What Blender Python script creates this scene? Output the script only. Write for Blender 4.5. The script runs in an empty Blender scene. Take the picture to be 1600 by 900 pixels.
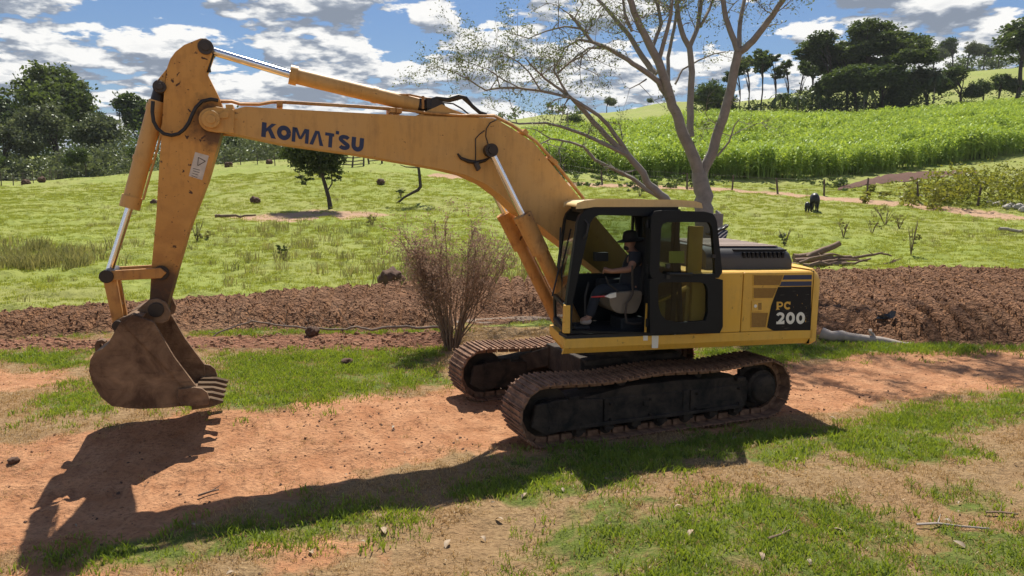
import bpy, math, random
import numpy as np
from mathutils import Vector, Matrix

random.seed(7)
RNG = np.random.default_rng(11)
SC = bpy.context.scene
COL = SC.collection
PI = math.pi

# ------------------------------------------------------------------ camera
CX, CY, CZ = -1.709, -10.5816, 3.0896
YAW, PITCH, ROLL, FPX = -0.0260, 0.1286, 0.0023, 1176.65
def _basis():
    cy_, sy_ = math.cos(YAW), math.sin(YAW)
    R = np.array([[cy_, -sy_, 0], [sy_, cy_, 0], [0, 0, 1]])
    F = R @ np.array([0, math.cos(PITCH), -math.sin(PITCH)])
    r = R @ np.array([1.0, 0, 0]); u = np.cross(r, F)
    return F, r*math.cos(ROLL)+u*math.sin(ROLL), -r*math.sin(ROLL)+u*math.cos(ROLL)
CF, CR, CU = _basis()
CP = np.array([CX, CY, CZ])
cam_d = bpy.data.cameras.new('camera')
cam_d.sensor_width = 36.0
cam_d.lens = FPX/1600*36.0
cam_d.clip_end = 9000
cam_d.clip_start = 0.05
cam = bpy.data.objects.new('camera', cam_d)
M = Matrix(((CR[0], CU[0], -CF[0], CX), (CR[1], CU[1], -CF[1], CY), (CR[2], CU[2], -CF[2], CZ), (0, 0, 0, 1)))
cam.matrix_world = M
COL.objects.link(cam)
SC.camera = cam

# ------------------------------------------------------------------ light
SUN_V = Vector((0.03, 0.665, 1.0)).normalized()          # towards the sun
SUN_EL = math.asin(SUN_V.z)
SUN_AZ = math.atan2(SUN_V.x, SUN_V.y)                     # clockwise from +Y
sun_d = bpy.data.lights.new('sun', 'SUN')
sun_d.energy = 5.0
sun_d.angle = math.radians(0.53)
sun_d.color = (1.0, 0.93, 0.82)
sun = bpy.data.objects.new('sun', sun_d)
sun.rotation_euler = (-SUN_V).to_track_quat('-Z', 'Y').to_euler()
sun.location = (0, 0, 60)
COL.objects.link(sun)
SC.view_settings.view_transform = 'Standard'
SC.view_settings.look = 'None'
SC.view_settings.gamma = 1.0
SC.view_settings.exposure = 0.58
SC.render.engine = 'CYCLES'
SC.cycles.max_bounces = 6
SC.cycles.transparent_max_bounces = 12
SC.cycles.use_denoising = True
SC.cycles.sample_clamp_indirect = 6.0

# ------------------------------------------------------------------ node helper
class NT:
    def __init__(s, tree):
        s.t = tree; s.t.nodes.clear()
    def n(s, typ, ins=None, **kw):
        nd = s.t.nodes.new(typ)
        for k, v in kw.items():
            setattr(nd, k, v)
        if ins:
            for k, v in ins.items():
                sk = nd.inputs[k]
                if isinstance(v, bpy.types.NodeSocket):
                    s.t.links.new(v, sk)
                else:
                    sk.default_value = v
        return nd
    def math(s, op, a, b=None, c=None, clamp=False):
        ins = {0: a}
        if b is not None: ins[1] = b
        if c is not None: ins[2] = c
        nd = s.n('ShaderNodeMath', ins, operation=op); nd.use_clamp = clamp
        return nd.outputs[0]
    def vmath(s, op, a, b=None):
        ins = {0: a}
        if b is not None: ins[1] = b
        return s.n('ShaderNodeVectorMath', ins, operation=op).outputs[0]
    def mix(s, fac, a, b, blend='MIX'):
        nd = s.n('ShaderNodeMix', data_type='RGBA', blend_type=blend)
        for sk, v in ((nd.inputs[0], fac), (nd.inputs[6], a), (nd.inputs[7], b)):
            if isinstance(v, bpy.types.NodeSocket): s.t.links.new(v, sk)
            else: sk.default_value = v if not (isinstance(v, tuple) and len(v) == 3) else v+(1,)
        return nd.outputs[2]
    def ramp(s, fac, stops, interp='LINEAR'):
        nd = s.n('ShaderNodeValToRGB', {0: fac}); cr = nd.color_ramp; cr.interpolation = interp
        while len(cr.elements) < len(stops): cr.elements.new(0.5)
        for e, (p, c) in zip(cr.elements, stops):
            e.position = p
            e.color = (c, c, c, 1) if isinstance(c, (int, float)) else tuple(c)+(1,)
        return nd.outputs[0]
    def noise(s, vec, scale, detail=4, rough=0.55, dist=0.0, out=0):
        ins = {'Scale': scale, 'Detail': detail, 'Roughness': rough, 'Distortion': dist}
        if vec is not None: ins['Vector'] = vec
        return s.n('ShaderNodeTexNoise', ins).outputs[out]

# ------------------------------------------------------------------ sky: nishita + cumulus
world = bpy.data.worlds.new('World'); SC.world = world; world.use_nodes = True
w = NT(world.node_tree)
sky = w.n('ShaderNodeTexSky', sky_type='NISHITA')
sky.sun_disc = False; sky.sun_elevation = SUN_EL; sky.sun_rotation = SUN_AZ
sky.air_density = 1.25; sky.dust_density = 0.15; sky.ozone_density = 3.0
tc = w.n('ShaderNodeTexCoord')
sep = w.n('ShaderNodeSeparateXYZ', {0: tc.outputs['Generated']})
dz = w.math('MAXIMUM', sep.outputs[2], 0.0)
def cloud_density(lift):
    # cumulus seen from the side: heaps that get smaller and flatter towards the horizon
    h = w.math('ADD', dz, lift)
    k = w.math('DIVIDE', 1.0, w.math('ADD', h, 0.20))
    hx = w.math('MULTIPLY', k, 0.90)
    v = w.n('ShaderNodeCombineXYZ', {0: sep.outputs[0], 1: sep.outputs[1], 2: 0.0}).outputs[0]
    v = w.n('ShaderNodeVectorMath', {0: v, 3: hx}, operation='SCALE').outputs[0]
    zz_ = w.math('MULTIPLY', w.math('LOGARITHM', w.math('ADD', h, 0.20), 2.718), 1.0)
    v = w.vmath('ADD', v, w.n('ShaderNodeCombineXYZ', {0: 0.0, 1: 0.0, 2: zz_}).outputs[0])
    big = w.noise(v, 2.9, 2, 0.5)
    heap = w.n('ShaderNodeTexVoronoi', {'Vector': w.vmath('ADD', v, w.n('ShaderNodeVectorMath', {0: w.noise(v, 6.0, 2, 0.6, 0, 1), 3: 0.22}, operation='SCALE').outputs[0]), 'Scale': 4.8}, feature='F1').outputs['Distance']
    fine = w.noise(v, 12.0, 6, 0.58, 0.0)
    d = w.math('ADD', w.math('MULTIPLY', big, 0.55), w.math('MULTIPLY', fine, 0.50))
    return w.math('MULTIPLY_ADD', heap, -0.32, w.math('ADD', d, 0.16))
d0 = cloud_density(0.0); d1 = cloud_density(0.017)
# heaps overlap near the horizon, blue gaps open up overhead
cut = w.math('MULTIPLY', w.n('ShaderNodeMapRange', {0: dz, 1: 0.10, 2: 0.60, 3: 0.0, 4: 1.0}).outputs[0], 0.16)
dm = w.math('SUBTRACT', d0, cut)
mask = w.ramp(dm, [(0.425, 0.0), (0.475, 1.0)], 'EASE')
grad = w.math('MULTIPLY', w.math('SUBTRACT', d0, d1), 5.0)
lit = w.math('ADD', grad, 0.565, clamp=True)
thick = w.ramp(dm, [(0.50, 1.0), (0.70, 0.72)])
lit2 = w.math('MULTIPLY', lit, thick)
ccol = w.ramp(lit2, [(0.16, (0.32, 0.38, 0.48)), (0.40, (0.48, 0.54, 0.64)), (0.58, (0.86, 0.89, 0.93)), (0.85, (1.30, 1.29, 1.26))])
bg_sky = w.n('ShaderNodeBackground', {'Color': w.mix(1.0, sky.outputs[0], (0.78, 0.92, 1.18), 'MULTIPLY'), 'Strength': 0.046})
bg_cl = w.n('ShaderNodeBackground', {'Color': ccol, 'Strength': 0.52})
mixs = w.n('ShaderNodeMixShader', {0: mask, 1: bg_sky.outputs[0], 2: bg_cl.outputs[0]})
w.n('ShaderNodeOutputWorld', {0: mixs.outputs[0]})

# ------------------------------------------------------------------ projection helpers
def ray(u, v):
    d = CF + CR*(u-800)/FPX - CU*(v-450)/FPX
    return d
def on_depth(u, v, D):
    """point on the line of sight at distance D along +Y from the photographer"""
    d = ray(u, v); return CP + d*(D/d[1])
TH, UT = 0.2755, 0.0200          # heading of the upper structure, nose-up pitch
PH = 0.3648                      # heading of the crawlers
MU = np.array(Matrix.Rotation(TH, 3, 'Z') @ Matrix.Rotation(UT, 3, 'Y'))
def L(u, v, y):
    """point of the upper structure's plane y seen at a place in the photo -> machine coordinates"""
    c = MU.T @ CP; e = MU.T @ ray(u, v)
    t = (y-c[1])/e[1]; q = c+t*e
    return (q[0], q[2])
def LP(pts, y): return [L(u, v, y) for u, v in pts]

# ------------------------------------------------------------------ numpy noise
def _hash(ix, iy, s):
    h = (ix.astype(np.int64)*374761393 + iy.astype(np.int64)*668265263 + s*974711) & 0x7fffffff
    h = ((h ^ (h >> 13))*1274126177) & 0x7fffffff
    return ((h ^ (h >> 16)) & 0xffff)/65535.0
def vnoise(x, y, s=0):
    ix = np.floor(x); iy = np.floor(y); fx = x-ix; fy = y-iy
    fx = fx*fx*(3-2*fx); fy = fy*fy*(3-2*fy)
    a = _hash(ix, iy, s); b = _hash(ix+1, iy, s); c = _hash(ix, iy+1, s); d = _hash(ix+1, iy+1, s)
    return (a*(1-fx)+b*fx)*(1-fy)+(c*(1-fx)+d*fx)*fy
def fbm(x, y, o=4, s=0, g=0.5):
    x = np.asarray(x, float); y = np.asarray(y, float)
    r = 0; a = 1; t = 0
    for i in range(o):
        r = r+a*vnoise(x*2**i+17.3*i, y*2**i-9.1*i, s+i); t += a; a *= g
    return r/t
def sstep(a, b, x):
    t = np.clip((x-a)/(b-a), 0, 1); return t*t*(3-2*t)

# ------------------------------------------------------------------ terrain height
KD = [0, 15, 24, 30, 50, 70, 95, 110, 140, 170, 200, 280, 350, 450, 700, 1500, 4500]
KU = [-900, 0, 500, 900, 1100, 1300, 1600, 2600]
KZ = np.array([
 [0, 0, .05, .25, 1.6, 2.5, 3.0, 2.6, 2, 3, 6, 14, 18, 20, 25, 30, 30],
 [0, 0, .05, .25, 1.75, 2.9, 4.0, 3.6, 2.5, 3, 6, 14, 18, 20, 25, 30, 30],
 [0, 0, .05, .3, 1.9, 4.2, 6.9, 7.2, 6, 5, 8, 16, 20, 24, 28, 30, 30],
 [0, 0, .05, .3, 1.75, 3.6, 6, 8, 12, 15.5, 19, 31, 30, 28, 28, 30, 30],
 [0, 0, .2, .3, 1.7, 3.3, 6, 8.3, 13.5, 17.5, 21, 36, 40, 40, 38, 34, 30],
 [0, 0, .3, .3, 1.65, 3.1, 6, 8.3, 13, 17.5, 20, 38, 50, 53, 48, 36, 30],
 [0, 0, .35, .45, 1.5, 3.0, 7, 10, 15.5, 20.7, 24, 45, 61, 66, 58, 40, 30],
 [0, 0, .35, .5, 1.5, 3.2, 7.4, 11, 17, 22, 26, 46, 60, 64, 56, 40, 30]])
def hbase(x, y):
    x = np.asarray(x, float); y = np.asarray(y, float)
    D = np.maximum(y-CY, 0.5)
    u = 800+FPX*((x-CX)/np.maximum(D, 6)-0.026)
    zs = np.stack([np.interp(D, KD, k) for k in KZ])
    u = np.clip(u, KU[0], KU[-1])
    k = np.clip(np.searchsorted(KU, u)-1, 0, len(KU)-2)
    ku = np.array(KU, float)
    t = (u-ku[k])/(ku[k+1]-ku[k]); t = t*t*(3-2*t)
    z0 = np.take_along_axis(zs, k[None], 0)[0]; z1 = np.take_along_axis(zs, k[None]+1, 0)[0]
    z = z0*(1-t)+z1*t
    z = z+(fbm(x*0.05, y*0.05, 3, 3)-0.5)*np.clip((D-35)*0.012, 0, 2.2)
    z = z+(fbm(x*0.35, y*0.35, 3, 5)-0.5)*np.clip((D-17)*0.03, 0, 0.28)
    z = z+0.27*np.exp(-((x+5.6)**2/8+(y+0.9)**2/4))
    ty = -x*math.sin(PH)+y*math.cos(PH)          # across the crawlers
    z = z+0.22*sstep(-1.55, -3.0, ty)*sstep(-1.6, -0.2, x)*(D < 40)-0.05*sstep(-2.6, -4.2, ty)*sstep(-2.6, -4.2, x)
    return z
def hit(u, v, far=3000.0):
    """where the line of sight through a place in the photo meets the base terrain"""
    d = ray(u, v); ts = np.geomspace(2.0, far, 5000)
    P = CP[None]+d[None]*ts[:, None]
    below = P[:, 2] < hbase(P[:, 0], P[:, 1])
    i = int(np.argmax(below)) if below.any() else len(ts)-1
    i = max(i, 1)
    lo, hi = ts[i-1], ts[i]
    for _ in range(20):
        m = 0.5*(lo+hi); q = CP+d*m
        if q[2] < float(hbase(q[0:1], q[1:2])[0]): hi = m
        else: lo = m
    q = CP+d*hi
    return (q[0], q[1])
def W(pts): return np.array([hit(u, v) for u, v in pts])
def sdist(x, y, poly):
    """signed distance to a polygon, positive inside"""
    d2 = np.full(x.shape, 1e18); ins = np.zeros(x.shape, bool); n = len(poly)
    for i in range(n):
        ax, ay = poly[i]; bx, by = poly[(i+1) % n]
        ex, ey = bx-ax, by-ay; l2 = ex*ex+ey*ey+1e-12
        t = np.clip(((x-ax)*ex+(y-ay)*ey)/l2, 0, 1)
        d2 = np.minimum(d2, (x-ax-t*ex)**2+(y-ay-t*ey)**2)
        c = ((ay > y) != (by > y)) & (x < (bx-ax)*(y-ay)/((by-ay) if by != ay else 1e-9)+ax)
        ins ^= c
    d = np.sqrt(d2); return np.where(ins, d, -d)
def ldist(x, y, line):
    d2 = np.full(x.shape, 1e18)
    for i in range(len(line)-1):
        ax, ay = line[i]; bx, by = line[i+1]
        ex, ey = bx-ax, by-ay; l2 = ex*ex+ey*ey+1e-12
        t = np.clip(((x-ax)*ex+(y-ay)*ey)/l2, 0, 1)
        d2 = np.minimum(d2, (x-ax-t*ex)**2+(y-ay-t*ey)**2)
    return np.sqrt(d2)

POLY = {
 'road': W([(-500, 705), (0, 692), (200, 668), (300, 652), (420, 640), (560, 618), (700, 602), (900, 580), (1240, 566), (1420, 552), (1600, 544), (2200, 525),
            (2200, 585), (1600, 606), (1400, 625), (1240, 654), (1050, 672), (900, 694), (780, 708), (600, 745), (420, 792), (200, 842), (0, 880), (-500, 960)]),
 'bare': W([(338, 339), (420, 333), (500, 328), (560, 330), (605, 335), (540, 342), (450, 346), (380, 344)]),
 'patch': W([(-300, 576), (0, 572), (90, 580), (140, 598), (60, 612), (-300, 616)]),
 'red': W([(-500, 533), (0, 531), (300, 527), (690, 522), (700, 543), (540, 548), (300, 545), (140, 548), (0, 549), (-500, 552)]),
 'red2': W([(-60, 868), (60, 862), (150, 880), (240, 900), (150, 930), (-60, 930)]),
 'red3': W([(420, 862), (520, 850), (560, 868), (520, 895), (430, 892)]),
 'plow': W([(-900, 508), (0, 503), (200, 488), (420, 469), (640, 456), (850, 447), (1050, 443), (1290, 440), (1600, 439), (2600, 436),
            (2600, 550), (1600, 541), (1400, 538), (1290, 530), (1000, 510), (850, 502), (700, 512), (600, 516), (400, 516), (200, 522), (0, 529), (-900, 540)]),
}
GREEN = [W(q) for q in [
 [(820, 900), (840, 830), (930, 790), (1050, 778), (1200, 768), (1330, 788), (1400, 830), (1420, 900), (1400, 1100), (820, 1100)],
 [(1170, 715), (1300, 670), (1400, 640), (1600, 612), (2200, 590), (2200, 640), (1600, 668), (1450, 680), (1500, 705), (1400, 730), (1330, 705), (1200, 730)],
 [(60, 872), (250, 838), (400, 815), (560, 788), (700, 755), (830, 712), (1000, 690), (1240, 664), (1330, 676), (1180, 705), (1000, 748), (880, 765), (700, 785), (560, 822), (300, 862), (100, 892)],
 [(320, 552), (500, 548), (690, 545), (715, 600), (600, 612), (450, 637), (360, 642), (320, 620)],
 [(-600, 552), (0, 550), (140, 550), (150, 572), (60, 576), (0, 564), (-600, 570)],
 [(-600, 536), (0, 529), (200, 522), (400, 516), (690, 514), (690, 522), (300, 527), (0, 531), (-600, 540)],
 [(80, 600), (150, 596), (220, 640), (150, 664), (80, 650)],
 [(1480, 768), (1580, 768), (1590, 802), (1500, 802)],
 [(1430, 830), (1620, 845), (1620, 930), (1430, 930)],
 [(1050, 548), (1290, 535), (1600, 541), (2200, 530), (2200, 536), (1600, 550), (1240, 565), (1050, 562)],
 [(560, 790), (480, 800), (330, 838), (400, 800), (500, 775)],
]]
FAR_ROAD = W([(700, 276), (880, 287), (1000, 291), (1100, 295), (1200, 301), (1300, 310), (1400, 319), (1500, 329), (1600, 342), (1800, 368), (2100, 395)])
def corn_D(u):
    return (np.interp(u, [760, 820, 1000, 1150, 1300, 1450, 1600, 2000], [92, 90, 81, 79, 82, 90, 100, 112]),
            np.interp(u, [760, 900, 1050, 1150, 1300, 2000], [140, 148, 155, 168, 172, 178]))
PRINTS = [W(q) for q in ([(300, 676), (420, 662), (560, 644), (705, 624)], [(560, 676), (660, 660), (780, 645)], [(1260, 640), (1420, 612), (1620, 585)])]
def uD(x, y):
    D = np.maximum(y-CY, 0.5); return 800+FPX*((x-CX)/D-0.026), D
def masks(x, y):
    x = np.asarray(x, float); y = np.asarray(y, float)
    u, D = uD(x, y)
    n1 = fbm(x*0.9, y*0.9, 4, 21)-0.5
    n2 = fbm(x*3.5, y*3.5, 3, 41)-0.5
    wob = n1*0.9+n2*0.35
    near = D < 60
    m = {}
    def pm(name, soft, amp=1.0):
        d = np.full(x.shape, -9.0); d[near] = sdist(x[near], y[near], POLY[name])
        return sstep(-soft, soft, d+wob*amp)
    m['plow'] = pm('plow', 0.10, 0.55)
    road = pm('road', 0.45, 1.1)
    m['road'] = road
    m['red'] = pm('red', 0.25, 1.0)
    m['patch'] = np.maximum.reduce([pm('patch', 0.5, 1.2), .8*pm('red2', .4, 1.6), .8*pm('red3', .4, 1.6)])
    g = np.zeros(x.shape)
    for q in GREEN:
        d = np.full(x.shape, -9.0); d[near] = sdist(x[near], y[near], q)
        g = np.maximum(g, sstep(-0.5, 0.5, d+wob*1.5))
    yplow = np.interp(x, np.r_[-40, POLY['plow'][10:][::-1][:, 0], 60], np.r_[5, POLY['plow'][10:][::-1][:, 1], 5]) if False else None
    g = g*(1-0.55*sstep(0.0, 0.3, n2+0.35*n1))
    past = ((D > 16.0) & (m['plow'] < 0.5)).astype(float)*sstep(16.2, 17.6, D)
    m['past'] = past
    m['green'] = np.clip(g*(1-past), 0, 1)
    fr = np.full(x.shape, 99.0); far = (D > 20) & (D < 140)
    fr[far] = ldist(x[far], y[far], FAR_ROAD)
    m['froad'] = np.maximum(sstep(2.3, 1.7, fr+n1*0.5), pm('bare', 1.2, 2.5)*.9)*past
    c0, c1 = corn_D(u)
    m['corn'] = sstep(0, 1, (D-c0))*sstep(0, 1, c1-D)*sstep(760, 775, u)
    return m
PUD = hit(785, 500)
def height(x, y, m=None):
    x = np.asarray(x, float); y = np.asarray(y, float)
    if m is None: m = masks(x, y)
    z = hbase(x, y)
    u, D = uD(x, y)
    pl = np.full(x.shape, -9.0); k = D < 60
    pl[k] = sdist(x[k], y[k], POLY['plow'])
    pud = sstep(1.6, .6, np.hypot((x-PUD[0])/1.6, (y-PUD[1])/.7))
    ins = sstep(0.0, 1.3, pl)
    amp = np.interp(u, [-200, 300, 800, 1200, 1700], [0.13, 0.16, 0.22, 0.32, 0.34])
    fw = np.interp(u, [600, 1100], [1.6, 3.6])
    fur = sstep(0.0, 0.55, np.abs(np.cos(PI*x/0.44+1.4*fbm(x*.6, y*.25, 2, 77))))*sstep(0.0, 0.5, pl)*sstep(fw+.8, fw-.4, pl)*sstep(.22, .42, fbm(x*.35, y*.35, 2, 79))
    clod = np.abs(fbm(x*2.6, y*2.6, 4, 61, 0.6)-0.5)*2
    clod2 = np.abs(fbm(x*7, y*7, 2, 66, 0.6)-0.5)*2
    pl = np.where(pud > 0, pl*(1-pud)-.3*pud, pl); ins = ins*(1-pud); fur = fur*(1-pud)
    z = z+ins*amp+fur*0.24+sstep(-.1, .4, pl)*(0.11*clod+0.10*clod2-0.03)
    z = z+m['red']*(0.10*clod)
    rd = np.full(x.shape, -9.0); rd[k] = sdist(x[k], y[k], POLY['road'])
    q = (x*0.962+y*0.2735)                 # along the track
    t = (-x*0.2735+y*0.962)
    ruts = np.exp(-((t-1.15)/0.22)**2)+np.exp(-((t+1.45)/0.22)**2)
    marks = np.clip(np.cos(2*PI*q/0.19), 0, 1)*(np.exp(-((t-1.15)/0.2)**2)+0.7*np.exp(-((t+1.5)/0.2)**2))
    z = z+sstep(-.1, .5, rd)*(-0.02-0.035*ruts+0.045*marks*sstep(.35, .6, fbm(x*.8, y*.8, 2, 88))+(fbm(x*3.2, y*3.2, 3, 97)-.5)*.045)
    for ln_ in PRINTS:
        kk = (D < 18); dl_ = np.full(x.shape, 9.0); dl_[kk] = ldist(x[kk], y[kk], ln_)
        qq = x*0.93+y*0.37
        z = z+np.exp(-(dl_/0.24)**4)*(-0.014+0.024*np.clip(np.cos(2*PI*qq/0.20+2*fbm(x, y, 2, 83)), -.2, 1))*sstep(.30, .50, fbm(x*.9, y*.9, 3, 86))
    z = z+(fbm(x*1.7, y*1.7, 3, 91)-0.5)*0.08*np.clip(1.2-pl*0, 0, 1)*(D < 40)
    z = z+(fbm(x*6, y*6, 3, 95)-0.5)*0.040*(D < 18)
    z = z-0.10*m['froad']
    hump = sstep(0.52, 0.75, fbm(x*0.8, y*0.8, 3, 55))*m['past']*(1-m['froad'])*(D < 90)
    z = z+hump*0.16
    return z
def hz(x, y):
    return float(height(np.array([x]), np.array([y]))[0])

# ------------------------------------------------------------------ mesh builder
class MB:
    def __init__(s): s.v = []; s.f = []; s.mi = []; s.cur = 0
    def add(s, vs, fs):
        o = len(s.v); s.v.extend([tuple(map(float, q)) for q in vs])
        for f in fs: s.f.append(tuple(i+o for i in f)); s.mi.append(s.cur)
        return s
    def box(s, c, d, R=None):
        h = [q/2 for q in d]
        vs = [Vector((x*h[0], y*h[1], z*h[2])) for x in (-1, 1) for y in (-1, 1) for z in (-1, 1)]
        if R is not None: vs = [R @ q for q in vs]
        vs = [q+Vector(c) for q in vs]
        return s.add(vs, [(0, 1, 3, 2), (4, 6, 7, 5), (0, 4, 5, 1), (2, 3, 7, 6), (0, 2, 6, 4), (1, 5, 7, 3)])
    def prism(s, poly, y0, y1):
        """outline in (x, z) pulled from y0 to y1"""
        a = sum(poly[i][0]*poly[(i+1) % len(poly)][1]-poly[(i+1) % len(poly)][0]*poly[i][1] for i in range(len(poly)))
        if a < 0: poly = poly[::-1]
        n = len(poly)
        vs = [(x, y0, z) for x, z in poly]+[(x, y1, z) for x, z in poly]
        fs = [tuple(range(n)), tuple(range(2*n-1, n-1, -1))]
        fs += [(i+n, (i+1) % n+n, (i+1) % n, i) for i in range(n)]
        return s.add(vs, fs)
    def ring(s, outer, inner, y0, y1):
        """frame: outer and inner outlines of equal count in (x, z)"""
        n = len(outer)
        vs = [(x, y0, z) for x, z in outer]+[(x, y0, z) for x, z in inner]+[(x, y1, z) for x, z in outer]+[(x, y1, z) for x, z in inner]
        fs = []
        for i in range(n):
            j = (i+1) % n
            fs += [(i, j, n+j, n+i), (2*n+i, 3*n+i, 3*n+j, 2*n+j), (i, 2*n+i, 2*n+j, j), (n+i, n+j, 3*n+j, 3*n+i)]
        return s.add(vs, fs)
    def tube(s, pts, rad, n=8, caps=True):
        P = [Vector(q) for q in pts]
        if not isinstance(rad, (list, tuple)): rad = [rad]*len(P)
        up = None; vs = []
        for i, q in enumerate(P):
            t = (P[min(i+1, len(P)-1)]-P[max(i-1, 0)])
            if t.length < 1e-9: t = Vector((0, 0, 1))
            t.normalize()
            if up is None:
                up = t.cross(Vector((0.31, 0.17, 1))); 
                if up.length < 1e-3: up = t.cross(Vector((1, 0, 0)))
            up = up-t*up.dot(t)
            if up.length < 1e-6: up = t.cross(Vector((1, 0.2, 0)))
            up.normalize(); b = t.cross(up)
            for k in range(n):
                a = 2*PI*k/n; vs.append(q+(up*math.cos(a)+b*math.sin(a))*rad[i])
        fs = []
        for i in range(len(P)-1):
            for k in range(n):
                k2 = (k+1) % n
                fs.append((i*n+k, i*n+k2, (i+1)*n+k2, (i+1)*n+k))
        if caps:
            fs.append(tuple(range(n-1, -1, -1))); o = (len(P)-1)*n; fs.append(tuple(range(o, o+n)))
        return s.add(vs, fs)
    def cyl(s, p0, p1, r0, r1=None, n=20):
        return s.tube([p0, p1], [r0, r0 if r1 is None else r1], n)
    def lathe(s, prof, c=(0, 0, 0), n=24, R=None):
        vs = []; m = len(prof)
        for k in range(n):
            a = 2*PI*k/n
            for r, z in prof:
                q = Vector((r*math.cos(a), r*math.sin(a), z))
                if R is not None: q = R @ q
                vs.append(q+Vector(c))
        fs = []
        for k in range(n):
            k2 = (k+1) % n
            for i in range(m-1): fs.append((k*m+i, k2*m+i, k2*m+i+1, k*m+i+1))
        return s.add(vs, fs)
    def build(s, name, mat, parent=None, smooth=None, bevel=0, loc=None, rot=None):
        me = bpy.data.meshes.new(name); me.from_pydata(s.v, [], s.f)
        mats = mat if isinstance(mat, (list, tuple)) else [mat]
        for q in mats: me.materials.append(q)
        if len(mats) > 1: me.polygons.foreach_set('material_index', s.mi)
        me.validate(); me.update()
        if smooth is not None:
            me.shade_smooth(); me.set_sharp_from_angle(angle=math.radians(smooth))
        o = bpy.data.objects.new(name, me); COL.objects.link(o)
        if bevel:
            b = o.modifiers.new('bevel', 'BEVEL'); b.width = bevel; b.segments = 2; b.limit_method = 'ANGLE'; b.angle_limit = math.radians(35)
            b.harden_normals = False
        if parent is not None: o.parent = parent
        if loc is not None: o.location = loc
        if rot is not None: o.rotation_euler = rot
        return o
def np_mesh(name, V, Fq, mat, tri=False):
    """mesh from arrays: V (n,3), Fq (m,4) or (m,3)"""
    me = bpy.data.meshes.new(name); k = Fq.shape[1]
    me.vertices.add(len(V)); me.vertices.foreach_set('co', np.ascontiguousarray(V, np.float32).ravel())
    me.loops.add(Fq.size); me.loops.foreach_set('vertex_index', np.ascontiguousarray(Fq, np.int32).ravel())
    me.polygons.add(len(Fq)); me.polygons.foreach_set('loop_start', np.arange(0, Fq.size, k, dtype=np.int32))
    me.polygons.foreach_set('loop_total', np.full(len(Fq), k, np.int32))
    for q in (mat if isinstance(mat, (list, tuple)) else [mat]): me.materials.append(q)
    me.update(calc_edges=True); return me
def tag(o, label=None, cat=None, group=None, kind=None):
    if label: o['label'] = label
    if cat: o['category'] = cat
    if group: o['group'] = group
    if kind: o['kind'] = kind
    return o
def empty(name, loc=(0, 0, 0), rz=0.0):
    o = bpy.data.objects.new(name, None); COL.objects.link(o)
    o.location = loc; o.rotation_euler = (0, 0, rz); o.empty_display_size = 0.2
    return o
def link(name, me, parent=None, loc=None):
    o = bpy.data.objects.new(name, me); COL.objects.link(o)
    if parent is not None: o.parent = parent
    if loc is not None: o.location = loc
    return o
def scatter(name, P, rot, scl, idx, sources):
    """one object that sets copies of the source meshes at points (for stuff nobody could count)"""
    me = bpy.data.meshes.new(name); me.vertices.add(len(P)); me.vertices.foreach_set('co', np.asarray(P, np.float32).ravel())
    a = me.attributes.new('rot', 'FLOAT_VECTOR', 'POINT'); a.data.foreach_set('vector', np.asarray(rot, np.float32).ravel())
    a = me.attributes.new('scl', 'FLOAT', 'POINT'); a.data.foreach_set('value', np.asarray(scl, np.float32))
    a = me.attributes.new('idx', 'INT', 'POINT'); a.data.foreach_set('value', np.asarray(idx, np.int32))
    o = bpy.data.objects.new(name, me); COL.objects.link(o)
    ng = bpy.data.node_groups.new(name+'_nodes', 'GeometryNodeTree')
    ng.interface.new_socket('Geometry', in_out='INPUT', socket_type='NodeSocketGeometry')
    ng.interface.new_socket('Geometry', in_out='OUTPUT', socket_type='NodeSocketGeometry')
    N = ng.nodes; gi = N.new('NodeGroupInput'); go = N.new('NodeGroupOutput')
    jn = N.new('GeometryNodeJoinGeometry')
    for so in sources:
        oi = N.new('GeometryNodeObjectInfo'); oi.inputs['Object'].default_value = so; oi.inputs['As Instance'].default_value = True
        ng.links.new(oi.outputs['Geometry'], jn.inputs[0])
    ip = N.new('GeometryNodeInstanceOnPoints'); ip.inputs['Pick Instance'].default_value = True
    def at(nm, typ):
        q = N.new('GeometryNodeInputNamedAttribute'); q.data_type = typ; q.inputs['Name'].default_value = nm; return q.outputs[0]
    e2r = N.new('FunctionNodeEulerToRotation'); ng.links.new(at('rot', 'FLOAT_VECTOR'), e2r.inputs[0])
    ng.links.new(gi.outputs[0], ip.inputs['Points']); ng.links.new(jn.outputs[0], ip.inputs['Instance'])
    ng.links.new(at('idx', 'INT'), ip.inputs['Instance Index'])
    ng.links.new(e2r.outputs[0], ip.inputs['Rotation']); ng.links.new(at('scl', 'FLOAT'), ip.inputs['Scale'])
    ng.links.new(ip.outputs[0], go.inputs[0])
    md = o.modifiers.new('scatter', 'NODES'); md.node_group = ng
    return o
def source(name, me):
    return bpy.data.objects.new(name, me)
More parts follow.
